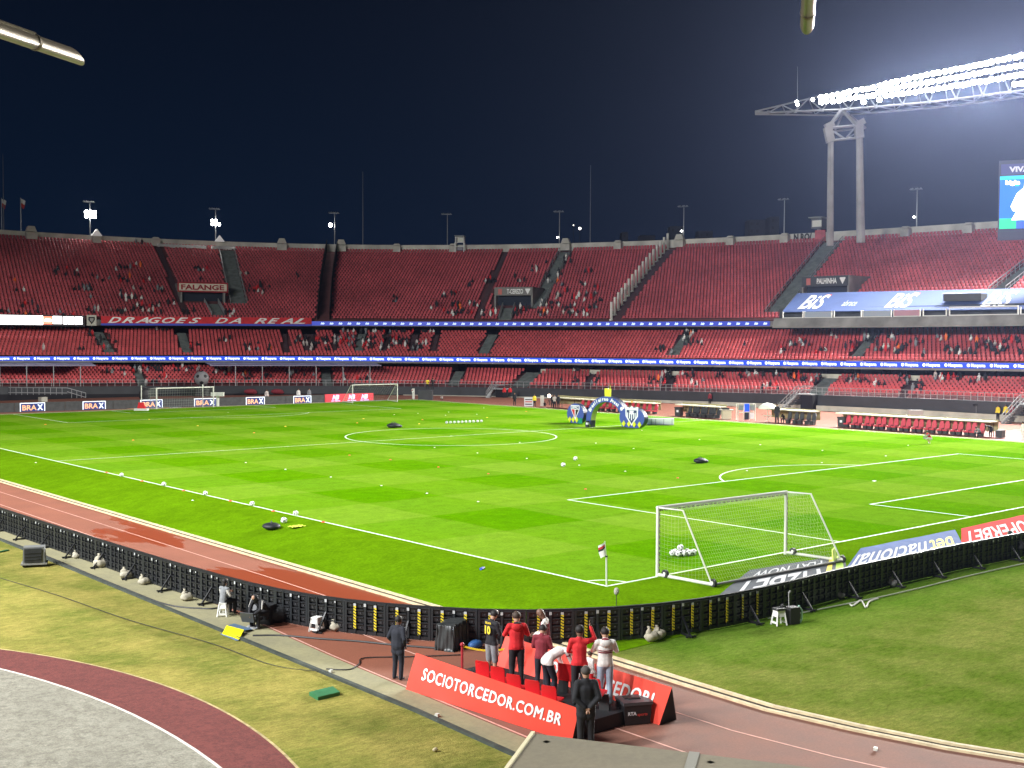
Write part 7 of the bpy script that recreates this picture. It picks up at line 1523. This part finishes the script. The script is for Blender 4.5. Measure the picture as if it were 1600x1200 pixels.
# red A-frame banners
M_BRED = mat('banner_coral', (.70, .060, .035), .62, var=.07, scale=1.2); M_BK = mat('banner_black', (.012, .012, .013), .7)
def a_frame(bl, br, tl, tr_, back, text, tx0, tx1, ty0, ty1, label, bold=0, warp=0):
    bl, br, tl, tr_ = [np.array(q) for q in (bl, br, tl, tr_)]; r_ = thing('a_frame_banner', label, 'banner', tuple((bl+br)/2)); m = MB(); nn_ = 40; V = []
    ez = np.array([0, 0, 1.]); nrm = np.cross(br-bl, tl-bl); nrm /= np.linalg.norm(nrm)
    def S(f, g): 
        w_ = .012*math.sin(f*17+g*3)*math.sin(math.pi*g)+warp*math.exp(-((f-.62)/.05)**2)*(-.05)*g
        return (bl*(1-f)+br*f)*(1-g)+(tl*(1-f)+tr_*f)*g+nrm*w_
    for i in range(nn_+1):
        for j in range(9): V.append(S(i/nn_, j/8))
    m.add(V, [(i*9+j, (i+1)*9+j, (i+1)*9+j+1, i*9+j+1) for i in range(nn_) for j in range(8)]); fs_ = m.build('front_sheet', M_BRED, r_, smooth=True)
    m = MB(); m.add([tl, tr_, br+back, bl+back], [(0, 1, 2, 3)], 0); m.build('rear_sheet', M_BRED, r_); m = MB(); m.add([br, tr_, br+back], [(0, 1, 2)]); m.add([bl, tl, bl+back], [(0, 1, 2)]); m.build('end_panel', M_BK, r_)
    V, F, wd = text_geo(text, bold, 0, 1.1); m = MB(); V = np.array(V)
    for q_, (sx, sy) in enumerate(((0, 0), (.045, 0), (-.045, 0), (.02, .035), (-.02, -.035))): m.add([S(tx0+(tx1-tx0)*(x+sx)/wd, ty0+(ty1-ty0)*(y+sy))+nrm*(.012+.0015*q_) for x, y in V], F)
    m.build('lettering', mat('banner_letters', (.80, .80, .78), .6), fs_); return S
bl, br = G(634, 1077, -.49), G(893, 1161, -.49); tl, tr_ = G(650, 1020, .42), G(905, 1107, .40)
a_frame(bl, br, tl, tr_, np.array([.62, .05, 0]), 'SOCIOTORCEDOR.COM.BR', .085, .925, .38, .70, 'long coral red banner wall with white web address facing the stand, nearest the concrete')
bl, br = G(772, 1050, -.49), G(1030, 1133, -.49); tl, tr_ = G(790, 993, .42), G(1050, 1074, .45)
a_frame(bl, br, tl, tr_, np.array([.62, .02, 0]), 'SOCIOTORCEDOR!', .30, .93, .38, .74, 'second coral red banner wall behind the spectators ending in a black triangle', warp=1)
# low podium with red seats
pa, pb, pc, pd = [np.array(q) for q in ((-10.15, -4.3, 0), (-8.75, -4.3, 0), (-8.45, -9.35, 0), (-9.85, -9.35, 0))]
PZ = -.17; m = MB(); m.add([p+[0, 0, PZ] for p in (pa, pb, pc, pd)]+[p+[0, 0, -.49] for p in (pa, pb, pc, pd)], [(0, 1, 2, 3), (0, 4, 5, 1), (1, 5, 6, 2), (2, 6, 7, 3), (3, 7, 4, 0)])
single(m, 'podium', mat('podium_black', (.012, .012, .014), .6), 'low black podium between the two coral banners', 'podium', loc=(-9.3, -6.8, -.49))
M_VIP = mat('seat_bright_red', (.62, .015, .02), .4)
def vip(P, rz_, label):
    r_ = thing('podium_chair', label, 'seat', tuple(P), rz_); n = 8; m = MB(); V = []
    for i in range(n+1):
        a = (i/n-.5)*1.5; x = .185*math.sin(a)/math.sin(.75); y = -.20-.05*math.cos(a)
        for z, k in ((.40, 0), (.55, .0), (.74, -.03), (.80, -.05)): V.append((x*(1 if z < .75 else .88), y+k, z))
    F = [(i*4+j, (i+1)*4+j, (i+1)*4+j+1, i*4+j+1) for i in range(n) for j in range(3)]; V2 = [(x, y-.025, z) for x, y, z in V]; m.add(V, F); m.add(V2, F); N_ = len(V); 
    m.add([V[i*4+3] for i in range(n+1)]+[V2[i*4+3] for i in range(n+1)], [(i, i+1, n+2+i, n+1+i) for i in range(n)]); m.build('backrest', M_VIP, r_, smooth=True, world=False)
    m = MB(); m.add([(-.18, -.22, .40), (.18, -.22, .40), (.17, .18, .43), (-.17, .18, .43), (-.18, -.22, .36), (.18, -.22, .36), (.17, .18, .38), (-.17, .18, .38)], [(0, 1, 2, 3), (0, 4, 5, 1), (1, 5, 6, 2), (2, 6, 7, 3), (3, 7, 4, 0)]); m.build('seat', M_VIP, r_, world=False)
    for sx in (-1, 1): m = MB(); m.beam((sx*.15, 0, .38), (sx*.17, 0, 0), .04, .25); m.build('leg', M_TYRE, r_, world=False)
sf = face_to((0, 0), (.93, .37)); labs = ('first (leftmost) bright red seat of the front podium row', 'second bright red seat from the left of the front podium row', 'middle bright red seat of the front podium row', 'fourth bright red seat from the left of the front podium row', 'rightmost bright red seat of the front podium row, left of the suited man')
for (u, v), lab in zip(((758, 1043), (782, 1052), (807, 1064), (836, 1073), (862, 1082)), labs):
    P = G(u, v, PZ+.6)+np.array([.12, .05, 0]); vip((P[0], P[1], PZ), sf, lab)
for (u, v, lab) in ((890, 1045, 'red seat of the rear podium row behind the bending person'), (934, 1068, 'red seat between the red-topped man and the man in jeans')):
    P = G(u, v, PZ+.6); vip((P[0], P[1], PZ), sf, lab)
# people of the podium
def at(u, v, z): P = G(u, v, z); return (P[0], P[1], z)
away = math.atan2(AX_F[1], AX_F[0])-math.pi/2
hp = dict(voxel=.017)
P = at(622, 1062, -.49); human('heavy-set man in a dark suit standing left of the red banner wall', P, away-.55, 'pockets', 1.66, 'navy', 'navy', jacket=2, fat=1.12, skin=M_SKIN2, **hp)
P = at(915, 1176, -.49); human('man in a black suit with grey hair standing before the end of the lettered banner', P, away+.15, 'behind', 1.86, 'black', 'black', jacket=2, fat=1.08, haircol=mat('grey_hair', (.06, .05, .045), .8), **hp)
def jersey_no(mb, J):
    V, F, wd = text_geo('10', .06, 0); che = Vector(J['che']); y = che.y-.155
    mb.add([(che.x+.11-p[0]/wd*.19*-1-.22+.01, y, che.z-.12+p[1]*.19) for p in V], F); V, F, wd = text_geo('SILVA', .05, 0)
    mb.add([(che.x-.10+p[0]/wd*.20, y+.015, che.z+.12+p[1]*.05) for p in V], F); return CL['yellow']
P = at(768, 1062, -.49); human('man in a black jersey with yellow number and grey shorts beside the podium', P, away-.75, 'lookdown', 1.84, 'black', 'grey', haircol=M_HAIR, long_sleeve=False, shorts=True, skin=M_SKIN, extra=[('shirt_number', jersey_no)], **hp)
def hood(mb, J):
    c = J['nkb']; mb.sphere((c.x, c.y-.075, c.z-.055), .105, 16, 9, 0, (1.25, .62, .95)); mb.sphere((c.x, c.y-.05, c.z+.035), .075, 12, 7, 1, (1.15, .8, .45)); return [HOODS, HOODM]
HOODS, HOODM = CL['red'], CL['black']; P = at(807, 1073, PZ); human('man in a bright red hooded top and black trousers standing on the podium', P, away+.1, 'phone', 1.86, 'red', 'black', haircol=M_HAIR2, jacket=1, extra=[('hood', hood)], **hp)
def stripes(mb, J):
    c = Vector(J['che'])
    for k in range(-2, 3): mb.beam((c.x+k*.062, c.y-.125+.012*k*k*.35, c.z-.26), (c.x+k*.06, c.y-.11+.008*k*k, c.z+.10), .022, .02); mb.beam((c.x+k*.062, c.y+.125-.012*k*k*.35, c.z-.26), (c.x+k*.06, c.y+.11-.008*k*k, c.z+.10), .022, .02)
    return CL['maroon']
P = at(851, 1062, -.49); human('bald man in a striped white and dark red top standing behind the podium looking left', P, away+1.35, 'lookdown', 1.88, 'white', 'black', hair=None, skin=M_SKIN2, extra=[('stripes', stripes)], **hp)
P = at(846, 1082, PZ); human('person in a dark red padded jacket and black cap half hidden behind the bending person', P, away-.3, 'lookdown', 1.66, 'maroon', 'navy', hair='cap', haircol=M_HAIR, jacket=1, **hp)
def stripe3(mb, J):
    for s in 'LR':
        a, b = J['sh'+s], J['el'+s]; c = a.lerp(b, .25); mb.tube([tuple(c), tuple(a.lerp(b, .38))], .064, 10)
    return CL['maroon']
P = at(862, 1090, PZ); human('person in a white hooded top bending forward over the podium seats', P, away-.95, 'bend', 1.72, 'white', 'navy', haircol=M_HAIR, fat=1.05, extra=[('sleeve_bands', stripe3)], **hp)
def phone(mb, J): c = J['wrR']; mb.box((c.x+.01, c.y+.03, c.z+.14), (.08, .02, .15)); return M_TYRE
P = at(905, 1101, PZ); human('man in a red zip top and black trousers raising a phone on the podium', P, away-.1, 'raise_r', 1.86, 'red', 'black', haircol=M_HAIR, skin=M_SKIN2, extra=[('phone', phone)], **hp)
def bands(mb, J):
    c = Vector(J['che']); 
    for dz, h in ((-.085, .022), (-.045, .018)):
        pts = [(c.x+.178*math.sin(a), c.y-.128*math.cos(a), c.z+dz) for a in np.linspace(-1.15, 1.15, 14)]
        for p, q_ in zip(pts[:-1], pts[1:]): mb.beam(p, q_, .012, h)
    return CL['maroon']
HOODS, HOODM = CL['white'], CL['maroon']; P = at(945, 1101, PZ); human('man in a white hooded top, blue jeans and a black cap on the podium', P, away+.02, 'phone', 1.82, 'white', 'jeans', hair='cap', haircol=M_HAIR, jacket=1, shoes='grey', extra=[('hood', hood), ('chest_bands', bands)], **hp)
P = at(921, 1085, PZ); human('child in a white shirt seen between the two standing men on the podium', P, away-.9, 'stand', 1.05, 'white', 'red', haircol=M_HAIR2, **hp)
P = G(1591, 872, -.5); human('person in a black hooded jacket sitting behind the boards at the right edge', (P[0]+.1, P[1]-.1, -.5), away+1.2, 'sitlean', 1.7, 'black', 'black', hair='hood', haircol=MATS['hood_black'], jacket=1, **hp)
# barrier post and strap, black insulated box
P = G(722, 1045, -.49); m = MB(); m.tube([P, P+[0, 0, .62]], .035, 8); m.sphere(P+[0, 0, .66], .06, 10, 6); single(m, 'barrier_post', mat('post_red', (.35, .02, .03), .5), 'short dark red barrier post with a round head behind the lettered banner', 'post')
a1 = P+[0, 0, .62]; b1 = G(800, 1012, .15); m = MB()
pts = [a1*(1-f)+b1*f-np.array([0, 0, .10*math.sin(math.pi*f)]) for f in np.linspace(0, 1, 14)]
for p, q_ in zip(pts[:-1], pts[1:]): m.beam(p, q_, .01, .05)
single(m, 'barrier_tape', mat('tape_yellow', (.65, .48, .02), .5), 'yellow barrier tape stretched from the dark red post to the podium', 'tape')
P = G(990, 1127, -.49); r_ = thing('insulated_box', 'black insulated delivery box with pale and red lettering by the end of the second banner', 'box', tuple(P), -.45); m = MB(); m.box((0, 0, .24), (.62, .52, .46), 0, taper=1.1); m.box((.28, .12, .22), (.3, .45, .42), 0); m.build('body', mat('box_black', (.014, .014, .016), .45), r_, world=False); m = MB(); m.box((0, 0, .50), (.72, .60, .07)); m.build('lid', mat('box_lid', (.055, .055, .06), .4), r_, world=False)
m = MB(); m.box((.0, .0, .55), (.3, .1, .02)); m.box((-.12, .1, .545), (.2, .2, .02)); m.build('top_clips', M_TYRE, r_, world=False)
m = MB(); put_text(m, 'RTA', (-.25, -.285, .24), (1, 0, 0), (0, 0, 1), height=.08, bold=.05, mi=0, lift=.01); put_text(m, 'sports', (-.02, -.285, .22), (1, 0, 0), (0, 0, 1), height=.07, bold=.04, mi=1, lift=.01); m.build('lettering', [M_BADGE, mat('letter_red', (.45, .04, .03), .5)], r_, world=False)
# cables
def cable(pts, label, r=.02, m_=None, z=None):
    P_ = [G(u, v, -.47) for u, v in pts]; P_ = spline(np.array(P_), 6); m = MB(); m.tube(P_, r, 6); single(m, 'cable', m_ or M_TYRE, label, 'cable', loc=tuple(P_[0]))
cable([(-20, 834), (60, 864), (130, 893), (200, 922), (262, 945), (320, 951), (340, 950)], 'black cable lying along the concrete strip behind the left boards', .03)
cable([(395, 993), (440, 993), (500, 998), (560, 1002), (620, 1008), (700, 1014)], 'black cable crossing the track from the yellow ramp to the tarpaulin', .03)
cable([(510, 1045), (545, 1046), (561, 1037), (563, 1030), (580, 1027), (640, 1026), (720, 1023)], 'thin dark cable looping from the concrete onto the track', .016)
cable([(0, 903), (90, 930), (200, 968), (330, 1005), (430, 1040), (520, 1050)], 'thin grey wire lying across the dry grass', .010, mat('wire_grey', (.05, .05, .03), .8))
cable([(1200, 966), (1250, 958), (1300, 948), (1370, 934), (1440, 918), (1500, 903), (1570, 887), (1640, 872)], 'long pale cable on the grass along the foot of the right boards', .022, mat('cable_pale', (.42, .44, .36), .6))
cable([(1328, 944), (1333, 946), (1345, 938), (1353, 949), (1358, 940), (1372, 935)], 'tangled white cable loop on the grass behind the right boards', .028, M_GOAL)
for u, v in ((517, 1050), (683, 1119), (1368, 1172)): m = MB(); P = G(u, v, -.47); m.box(P+[0, 0, .03], (.10, .08, .06), 0, rot=.4); single(m, 'edge_marker', M_GOAL, {517: 'small white block on the dark edge of the concrete, far one', 683: 'small white block on the dark edge of the concrete below the banner', 1368: 'tiny white scrap on the red track at the lower right'}[u], 'marker')
m = MB(); P = G(680, 1174, -.5); m.sphere(P+[0, 0, .04], .07, 8, 6, 0, (1, .7, .6)); single(m, 'litter', mat('litter_cream', (.5, .42, .25), .8), 'small scrap of litter on the dry grass near the bottom edge', 'litter')
# grey roof of the players' tunnel at the bottom edge
c1, c2, c3 = G(833, 1146, 2.0), G(1160, 1186, 2.0), G(792, 1202, 2.0); ex_ = (c2-c1)/np.linalg.norm(c2-c1); ey_ = (c3-c1)/np.linalg.norm(c3-c1); r_ = thing('tunnel_roof', 'grey flat roof of a tunnel canopy at the bottom edge of the photo', 'roof', tuple(c1)); W_, L_ = 9.0, 9.0; m = MB()
q = [c1, c1+ex_*W_, c1+ex_*W_+ey_*L_, c1+ey_*L_]; m.add(q+[p-[0, 0, .12] for p in q], [(0, 1, 2, 3), (0, 4, 5, 1), (1, 5, 6, 2), (2, 6, 7, 3), (3, 7, 4, 0)]); m.build('sheet', node_ground('roof_felt', lambda n, p: conc_mat(n, p, (.165, .140, .085), (.125, .108, .068))), r_)
m = MB(); m.beam(c1+[0, 0, .012], c1+ey_*L_+[0, 0, .012], .06, .05); m.build('edge_trim', mat('trim_cream', (.62, .56, .36), .5), r_)
m = MB(); 
for f in (3.2, 6.2): m.beam(c1+ex_*f*.82+[0, 0, .012], c1+ex_*f*.82+ey_*L_+[0, 0, .012], .16, .02)
m.build('seam_strip', mat('seam', (.17, .165, .13), .6), r_)
for k in range(4): m = MB(); p = c1+ex_*(.3+2.6*k)+ey_*.3; m.beam(p, (p[0], p[1], -.5), .1, .1); m.build('post', M_STEEL, r_)
P = c1+ex_*5.75+ey_*.12; m = MB(); m.box(P+[0, 0, .12], (.14, .1, .1), 0, rot=.5); m.box(P+[.12, -.1, .06], (.16, .1, .1), 0, rot=.2); m.tube([P, P+[0, 0, .1]], .02, 6); single(m, 'roof_lamp', M_TYRE, 'small black lamp bracket on the front edge of the grey roof', 'lamp')
# ends of two pipes of the grandstand roof above the camera
M_PIPE = mat('pipe_steel', (.20, .17, .12), .35, .6, var=.2, scale=4)
def pipe(u0, v0, d0, u1, v1, d1, r, label, clip):
    a, b = PD(u0, v0, d0), PD(u1, v1, d1); dr = (b-a)/np.linalg.norm(b-a); a = a-dr*5; x = np.cross(dr, [0, 0, 1]); x /= np.linalg.norm(x); y = np.cross(x, dr); n = 20; r_ = thing('roof_pipe', label, 'pipe', tuple(b)); m = MB(); V = []
    for c, cut in ((a, 0), (b, 1)):
        for k in range(n): q = 2*math.pi*k/n; V.append(c+x*r*math.cos(q)+y*r*math.sin(q)+dr*cut*r*1.5*(-math.sin(q)))
    for k in range(n): q = 2*math.pi*k/n; V.append(b+x*r*.85*math.cos(q)+y*r*.85*math.sin(q)+dr*r*1.5*(-math.sin(q))*.85)
    m.add(V, [(k, (k+1) % n, n+(k+1) % n, n+k) for k in range(n)]+[(n+k, n+(k+1) % n, 2*n+(k+1) % n, 2*n+k) for k in range(n)]+[tuple(2*n+k for k in range(n))]); m.build('tube', M_PIPE, r_, smooth=True)
    m = MB(); c = b-dr*clip; m.tube([c-dr*.012, c+dr*.012], r*1.1, 16); m.build('clamp_ring', M_PIPE, r_); m = MB(); m.tube([c+y*r*1.15, c+y*r*1.15-dr*4], r*.25, 8); m.build('conduit', M_PIPE, r_)
pipe(-180, -14, 6.4, 118, 88, 8.0, .048, 'rounded end of a steel pipe crossing the upper left corner of the view', .42); pipe(1270, -110, 5.5, 1261, 38, 6.6, .038, 'end of a grey pipe hanging down into view at the top right', .17)
# =============== SPECTATORS ===============
CM = {}
for key, (pose, H) in dict(sit=('sit', 1), stand=('stand', 1), lean=('sitlean', 1)).items():
    me, J = body_mesh('spectator_'+key, pose, .085, fingers=False); hb = hair_mesh(J, 'short'); me2 = hb.data('h', [])
    bm = bmesh.new(); bm.from_mesh(me); n0 = len(bm.faces); bm.from_mesh(me2); bm.faces.ensure_lookup_table()
    for f in bm.faces[n0:]: f.material_index = 3
    bm.to_mesh(me); bm.free(); me.materials.clear()
    for k in range(5): me.materials.append(M_SKIN)
    me.transform(Matrix.Scale(.86, 4)); CM[key] = me
# pixel clusters: tier, u, v, spread u, spread v, count, bias
CLU = [('U', 25, 486, 40, 10, 16), ('U', 30, 455, 14, 5, 5), ('U', 105, 500, 12, 8, 8), ('U', 85, 428, 8, 4, 4), ('U', 112, 428, 12, 6, 6), ('U', 22, 442, 6, 4, 2), ('U', 130, 451, 16, 5, 9), ('U', 145, 434, 8, 3, 3), ('U', 165, 440, 5, 4, 2),
 ('U', 182, 400, 3, 2, 1), ('U', 200, 420, 22, 4, 13), ('U', 196, 440, 12, 4, 7), ('U', 226, 443, 8, 2, 3), ('U', 243, 456, 10, 3, 7), ('U', 213, 457, 8, 3, 4), ('U', 183, 465, 6, 3, 3), ('U', 215, 470, 20, 4, 9), ('U', 155, 488, 22, 4, 10), ('U', 188, 488, 10, 3, 5), ('U', 228, 486, 26, 5, 16), ('U', 258, 478, 14, 5, 4), ('U', 140, 464, 4, 3, 2),
 ('U', 308, 423, 16, 4, 10), ('U', 312, 440, 2, 1, 1), ('U', 382, 431, 8, 2, 4), ('U', 404, 455, 18, 6, 16), ('U', 355, 493, 12, 4, 6), ('U', 293, 489, 9, 3, 6), ('U', 466, 434, 3, 2, 2), ('U', 207, 381, 3, 2, 3), ('U', 222, 380, 14, 2, 5),
 ('U', 620, 469, 5, 3, 4), ('U', 741, 439, 3, 3, 2), ('U', 733, 452, 4, 3, 2), ('U', 711, 460, 6, 3, 4), ('U', 694, 467, 5, 3, 4), ('U', 686, 479, 4, 2, 3), ('U', 676, 485, 4, 3, 4), ('U', 712, 478, 8, 4, 9), ('U', 722, 485, 8, 4, 7), ('U', 696, 490, 7, 3, 6), ('U', 715, 494, 10, 3, 9), ('U', 740, 477, 10, 6, 10), ('U', 737, 490, 5, 3, 4), ('U', 760, 443, 4, 3, 3),
 ('U', 766, 492, 14, 5, 12), ('U', 775, 441, 10, 3, 6), ('U', 812, 440, 8, 4, 5), ('U', 836, 424, 5, 3, 6), ('U', 854, 413, 3, 2, 2), ('U', 889, 408, 8, 5, 8), ('U', 918, 427, 8, 2, 6), ('U', 866, 435, 12, 8, 8), ('U', 878, 449, 3, 2, 2), ('U', 911, 446, 4, 2, 3), ('U', 931, 453, 5, 3, 5), ('U', 886, 459, 4, 3, 3), ('U', 872, 466, 6, 3, 5), ('U', 900, 467, 8, 4, 9), ('U', 922, 466, 9, 6, 9), ('U', 937, 473, 5, 3, 5), ('U', 860, 478, 16, 5, 14), ('U', 816, 490, 14, 6, 16), ('U', 850, 492, 10, 3, 10), ('U', 888, 488, 12, 6, 15), ('U', 908, 492, 14, 4, 14), ('U', 928, 486, 7, 3, 7),
 ('M', 140, 526, 8, 4, 4), ('M', 158, 538, 12, 8, 9), ('M', 130, 546, 8, 4, 3), ('M', 352, 536, 10, 3, 5), ('M', 392, 545, 14, 4, 6), ('M', 250, 513, 14, 3, 8), ('M', 184, 541, 4, 3, 2), ('M', 300, 545, 14, 4, 4), ('M', 62, 551, 8, 2, 3),
 ('M', 470, 535, 12, 8, 16), ('M', 501, 540, 16, 9, 24), ('M', 540, 537, 18, 8, 28), ('M', 583, 540, 18, 9, 30), ('M', 622, 538, 16, 8, 26), ('M', 656, 543, 12, 5, 12), ('M', 555, 517, 60, 4, 20), ('M', 410, 548, 14, 3, 6), ('M', 650, 516, 40, 3, 14),
 ('M', 1040, 551, 14, 4, 9), ('M', 1075, 528, 8, 6, 12), ('M', 1083, 541, 14, 4, 10), ('M', 1165, 542, 5, 2, 3), ('M', 1239, 543, 6, 3, 5), ('M', 1262, 540, 14, 3, 7), ('M', 1223, 555, 5, 3, 3), ('M', 1280, 554, 14, 3, 6), ('M', 1306, 530, 8, 4, 5), ('M', 1330, 543, 10, 6, 9), ('M', 1360, 533, 14, 5, 12), ('M', 1388, 531, 14, 3, 8), ('M', 1380, 549, 12, 4, 10), ('M', 1407, 550, 10, 6, 12), ('M', 1437, 540, 12, 5, 9), ('M', 1448, 558, 8, 3, 4), ('M', 1476, 533, 12, 4, 8), ('M', 1491, 553, 12, 6, 14), ('M', 1516, 556, 8, 4, 6), ('M', 1515, 532, 6, 3, 4), ('M', 1540, 542, 12, 5, 12), ('M', 1560, 553, 14, 4, 14), ('M', 1580, 538, 14, 3, 10), ('M', 1596, 556, 6, 4, 3),
 ('L', 245, 598, 20, 4, 8), ('L', 345, 584, 18, 5, 18), ('L', 400, 592, 26, 5, 12), ('L', 470, 590, 26, 5, 12), ('L', 560, 595, 24, 4, 10), ('L', 180, 585, 16, 4, 12), ('L', 230, 580, 24, 4, 22), ('L', 290, 580, 20, 4, 16), ('L', 890, 600, 16, 4, 8), ('L', 930, 600, 8, 4, 8), ('L', 902, 581, 5, 4, 8), ('L', 1025, 600, 16, 5, 12), ('L', 1042, 588, 8, 5, 8), ('L', 1090, 603, 10, 4, 6), ('L', 1075, 590, 14, 3, 8), ('L', 1128, 594, 10, 3, 6), ('L', 1165, 592, 12, 3, 7), ('L', 1190, 590, 10, 3, 5), ('L', 1220, 591, 14, 4, 9), ('L', 1244, 595, 12, 5, 14), ('L', 1268, 596, 14, 5, 12), ('L', 1205, 610, 14, 3, 8), ('L', 1345, 598, 14, 4, 12), ('L', 1370, 606, 12, 4, 8), ('L', 1415, 596, 12, 6, 9), ('L', 1438, 606, 10, 6, 9), ('L', 1468, 595, 10, 5, 14), ('L', 1490, 596, 12, 5, 10), ('L', 1535, 600, 14, 4, 7), ('L', 1328, 600, 12, 4, 8), ('L', 1440, 614, 14, 3, 6)]
rowsT = {t: rows(t) for t in 'UML'}; SP = []; used = set()
for tier, u, v, su, sv, n in CLU:
    for k in range(n):
        uu, vv = u+RNG.uniform(-su, su), v+RNG.uniform(-sv, sv)+1.5
        ph, off = hit(tier, uu, vv); rr = rowsT[tier]; off = float(rr[np.argmin(abs(rr-off))]); x, y = B(ph, off); key = (tier, round(off, 1), round(float(ph)*math.hypot(x-CX, y-CY)/.6))
        if key in used: continue
        used.add(key); z = float(tz(tier, ph, off)); P, t, o_ = frame(ph, off); D_ = float(((P+[0, 0, z])-CAM)@AX_F); SP.append((D_, tier, P+[0, 0, z], t, o_, ph, uu, vv))
cols = [('white', .15), ('black', .50), ('navy', .06), ('red', .08), ('grey', .10), ('pale', .07), ('orange', .02), ('maroon', .03)]
ks, ps = zip(*cols); ps = np.array(ps)/sum(ps); ck = RNG.choice(len(ks), len(SP), p=ps); SP2 = list(zip(SP, ck))
# how large each shows: people nearer the camera show larger
SP2.sort(key=lambda q: q[0][0]); nIndiv = 262; stuffV, n_st = {}, 0
TN = {'U': 'upper stand', 'M': 'middle stand', 'L': 'lowest stand'}
def slot_objs(o, ci, tr_='black', sk=M_SKIN):
    for k, m in enumerate((CL[ks[ci]], CL[tr_], sk, M_HAIR, CL[ks[ci]])): o.material_slots[k].link = 'OBJECT'; o.material_slots[k].material = m
crowdmb = {}
for i, ((D_, tier, P, t, o_, ph, uu, vv), ci) in enumerate(SP2):
    pose = 'stand' if RNG.random() < .2 else ('lean' if RNG.random() < .3 else 'sit'); fz = math.atan2(-o_[1], -o_[0])-math.pi/2+RNG.uniform(-.4, .4); zoff = .02 if pose != 'stand' else -.05; loc = P+np.array([0, 0, zoff])
    if pose == 'stand': loc = loc-o_*.25
    if i < nIndiv:
        sec = 'left' if uu < 420 else ('left centre' if uu < 780 else ('right centre' if uu < 1150 else 'right'))
        act = {'sit': 'sitting', 'stand': 'standing', 'lean': 'leaning forward'}[pose]
        o = bpy.data.objects.new('person', CM[pose]); COL.objects.link(o); o.location = [float(c) for c in loc]; o.rotation_euler = (0, 0, fz)
        tag(o, 'spectator in %s %s in the %s, %s of the photo' % ({'pale': 'beige'}.get(ks[ci], ks[ci]), act, TN[tier], sec), 'person', 'spectators in %s %s in the %s, %s part' % (ks[ci], act, TN[tier], sec))
        slot_objs(o, ci, 'black' if i % 3 else 'grey', M_SKIN if i % 4 else M_SKIN2)
    else: crowdmb.setdefault(pose, []).append((loc, fz, ci))
allm = [CL[k] for k in ks]+[CL['black'], M_SKIN, M_HAIR]; mb = MB()
for pose, L in crowdmb.items():
    me = CM[pose]; V = np.array([v.co for v in me.vertices]); F = [tuple(p.vertices) for p in me.polygons]; MI = [p.material_index for p in me.polygons]
    for loc, fz, ci in L:
        c, s = math.cos(fz), math.sin(fz); W = np.c_[V[:, 0]*c-V[:, 1]*s+loc[0], V[:, 0]*s+V[:, 1]*c+loc[1], V[:, 2]+loc[2]]
        mp = {0: ci, 4: ci, 1: len(ks), 2: len(ks)+1, 3: len(ks)+2}; base = mb.n; mb.v += [tuple(w) for w in W]; mb.n += len(W); mb.f += [tuple(i+base for i in f) for f in F]; mb.m += [mp[m] for m in MI]
if mb.n: o = mb.build('crowd', allm, smooth=True); tag(o, 'the many small spectators scattered over the farther rows of the stands', 'crowd', kind='stuff')
print('spectators', len(SP), 'individual', min(nIndiv, len(SP)))
# people in the stairway entrances and the boxes
for (tier, u, v, n, su) in (('U', 300, 472, 8, 24), ('U', 788, 478, 7, 22)):
    pass

# =============== AIR ===============
hz = bpy.data.materials.new('haze'); hz.use_nodes = True; n = hz.node_tree; n.nodes.clear(); ou = n.nodes.new('ShaderNodeOutputMaterial'); pv = n.nodes.new('ShaderNodeVolumePrincipled')
pv.inputs['Color'].default_value = (.50, .60, 1, 1); pv.inputs['Density'].default_value = 0.00010; pv.inputs['Anisotropy'].default_value = .8
n.links.new(pv.outputs[0], ou.inputs['Volume']); mb = MB(); mb.box((310, 310, 37), (900, 900, 78)); o = mb.build('haze', hz); tag(o, kind='stuff')
o['label'] = 'thin night haze lit by the floodlights'
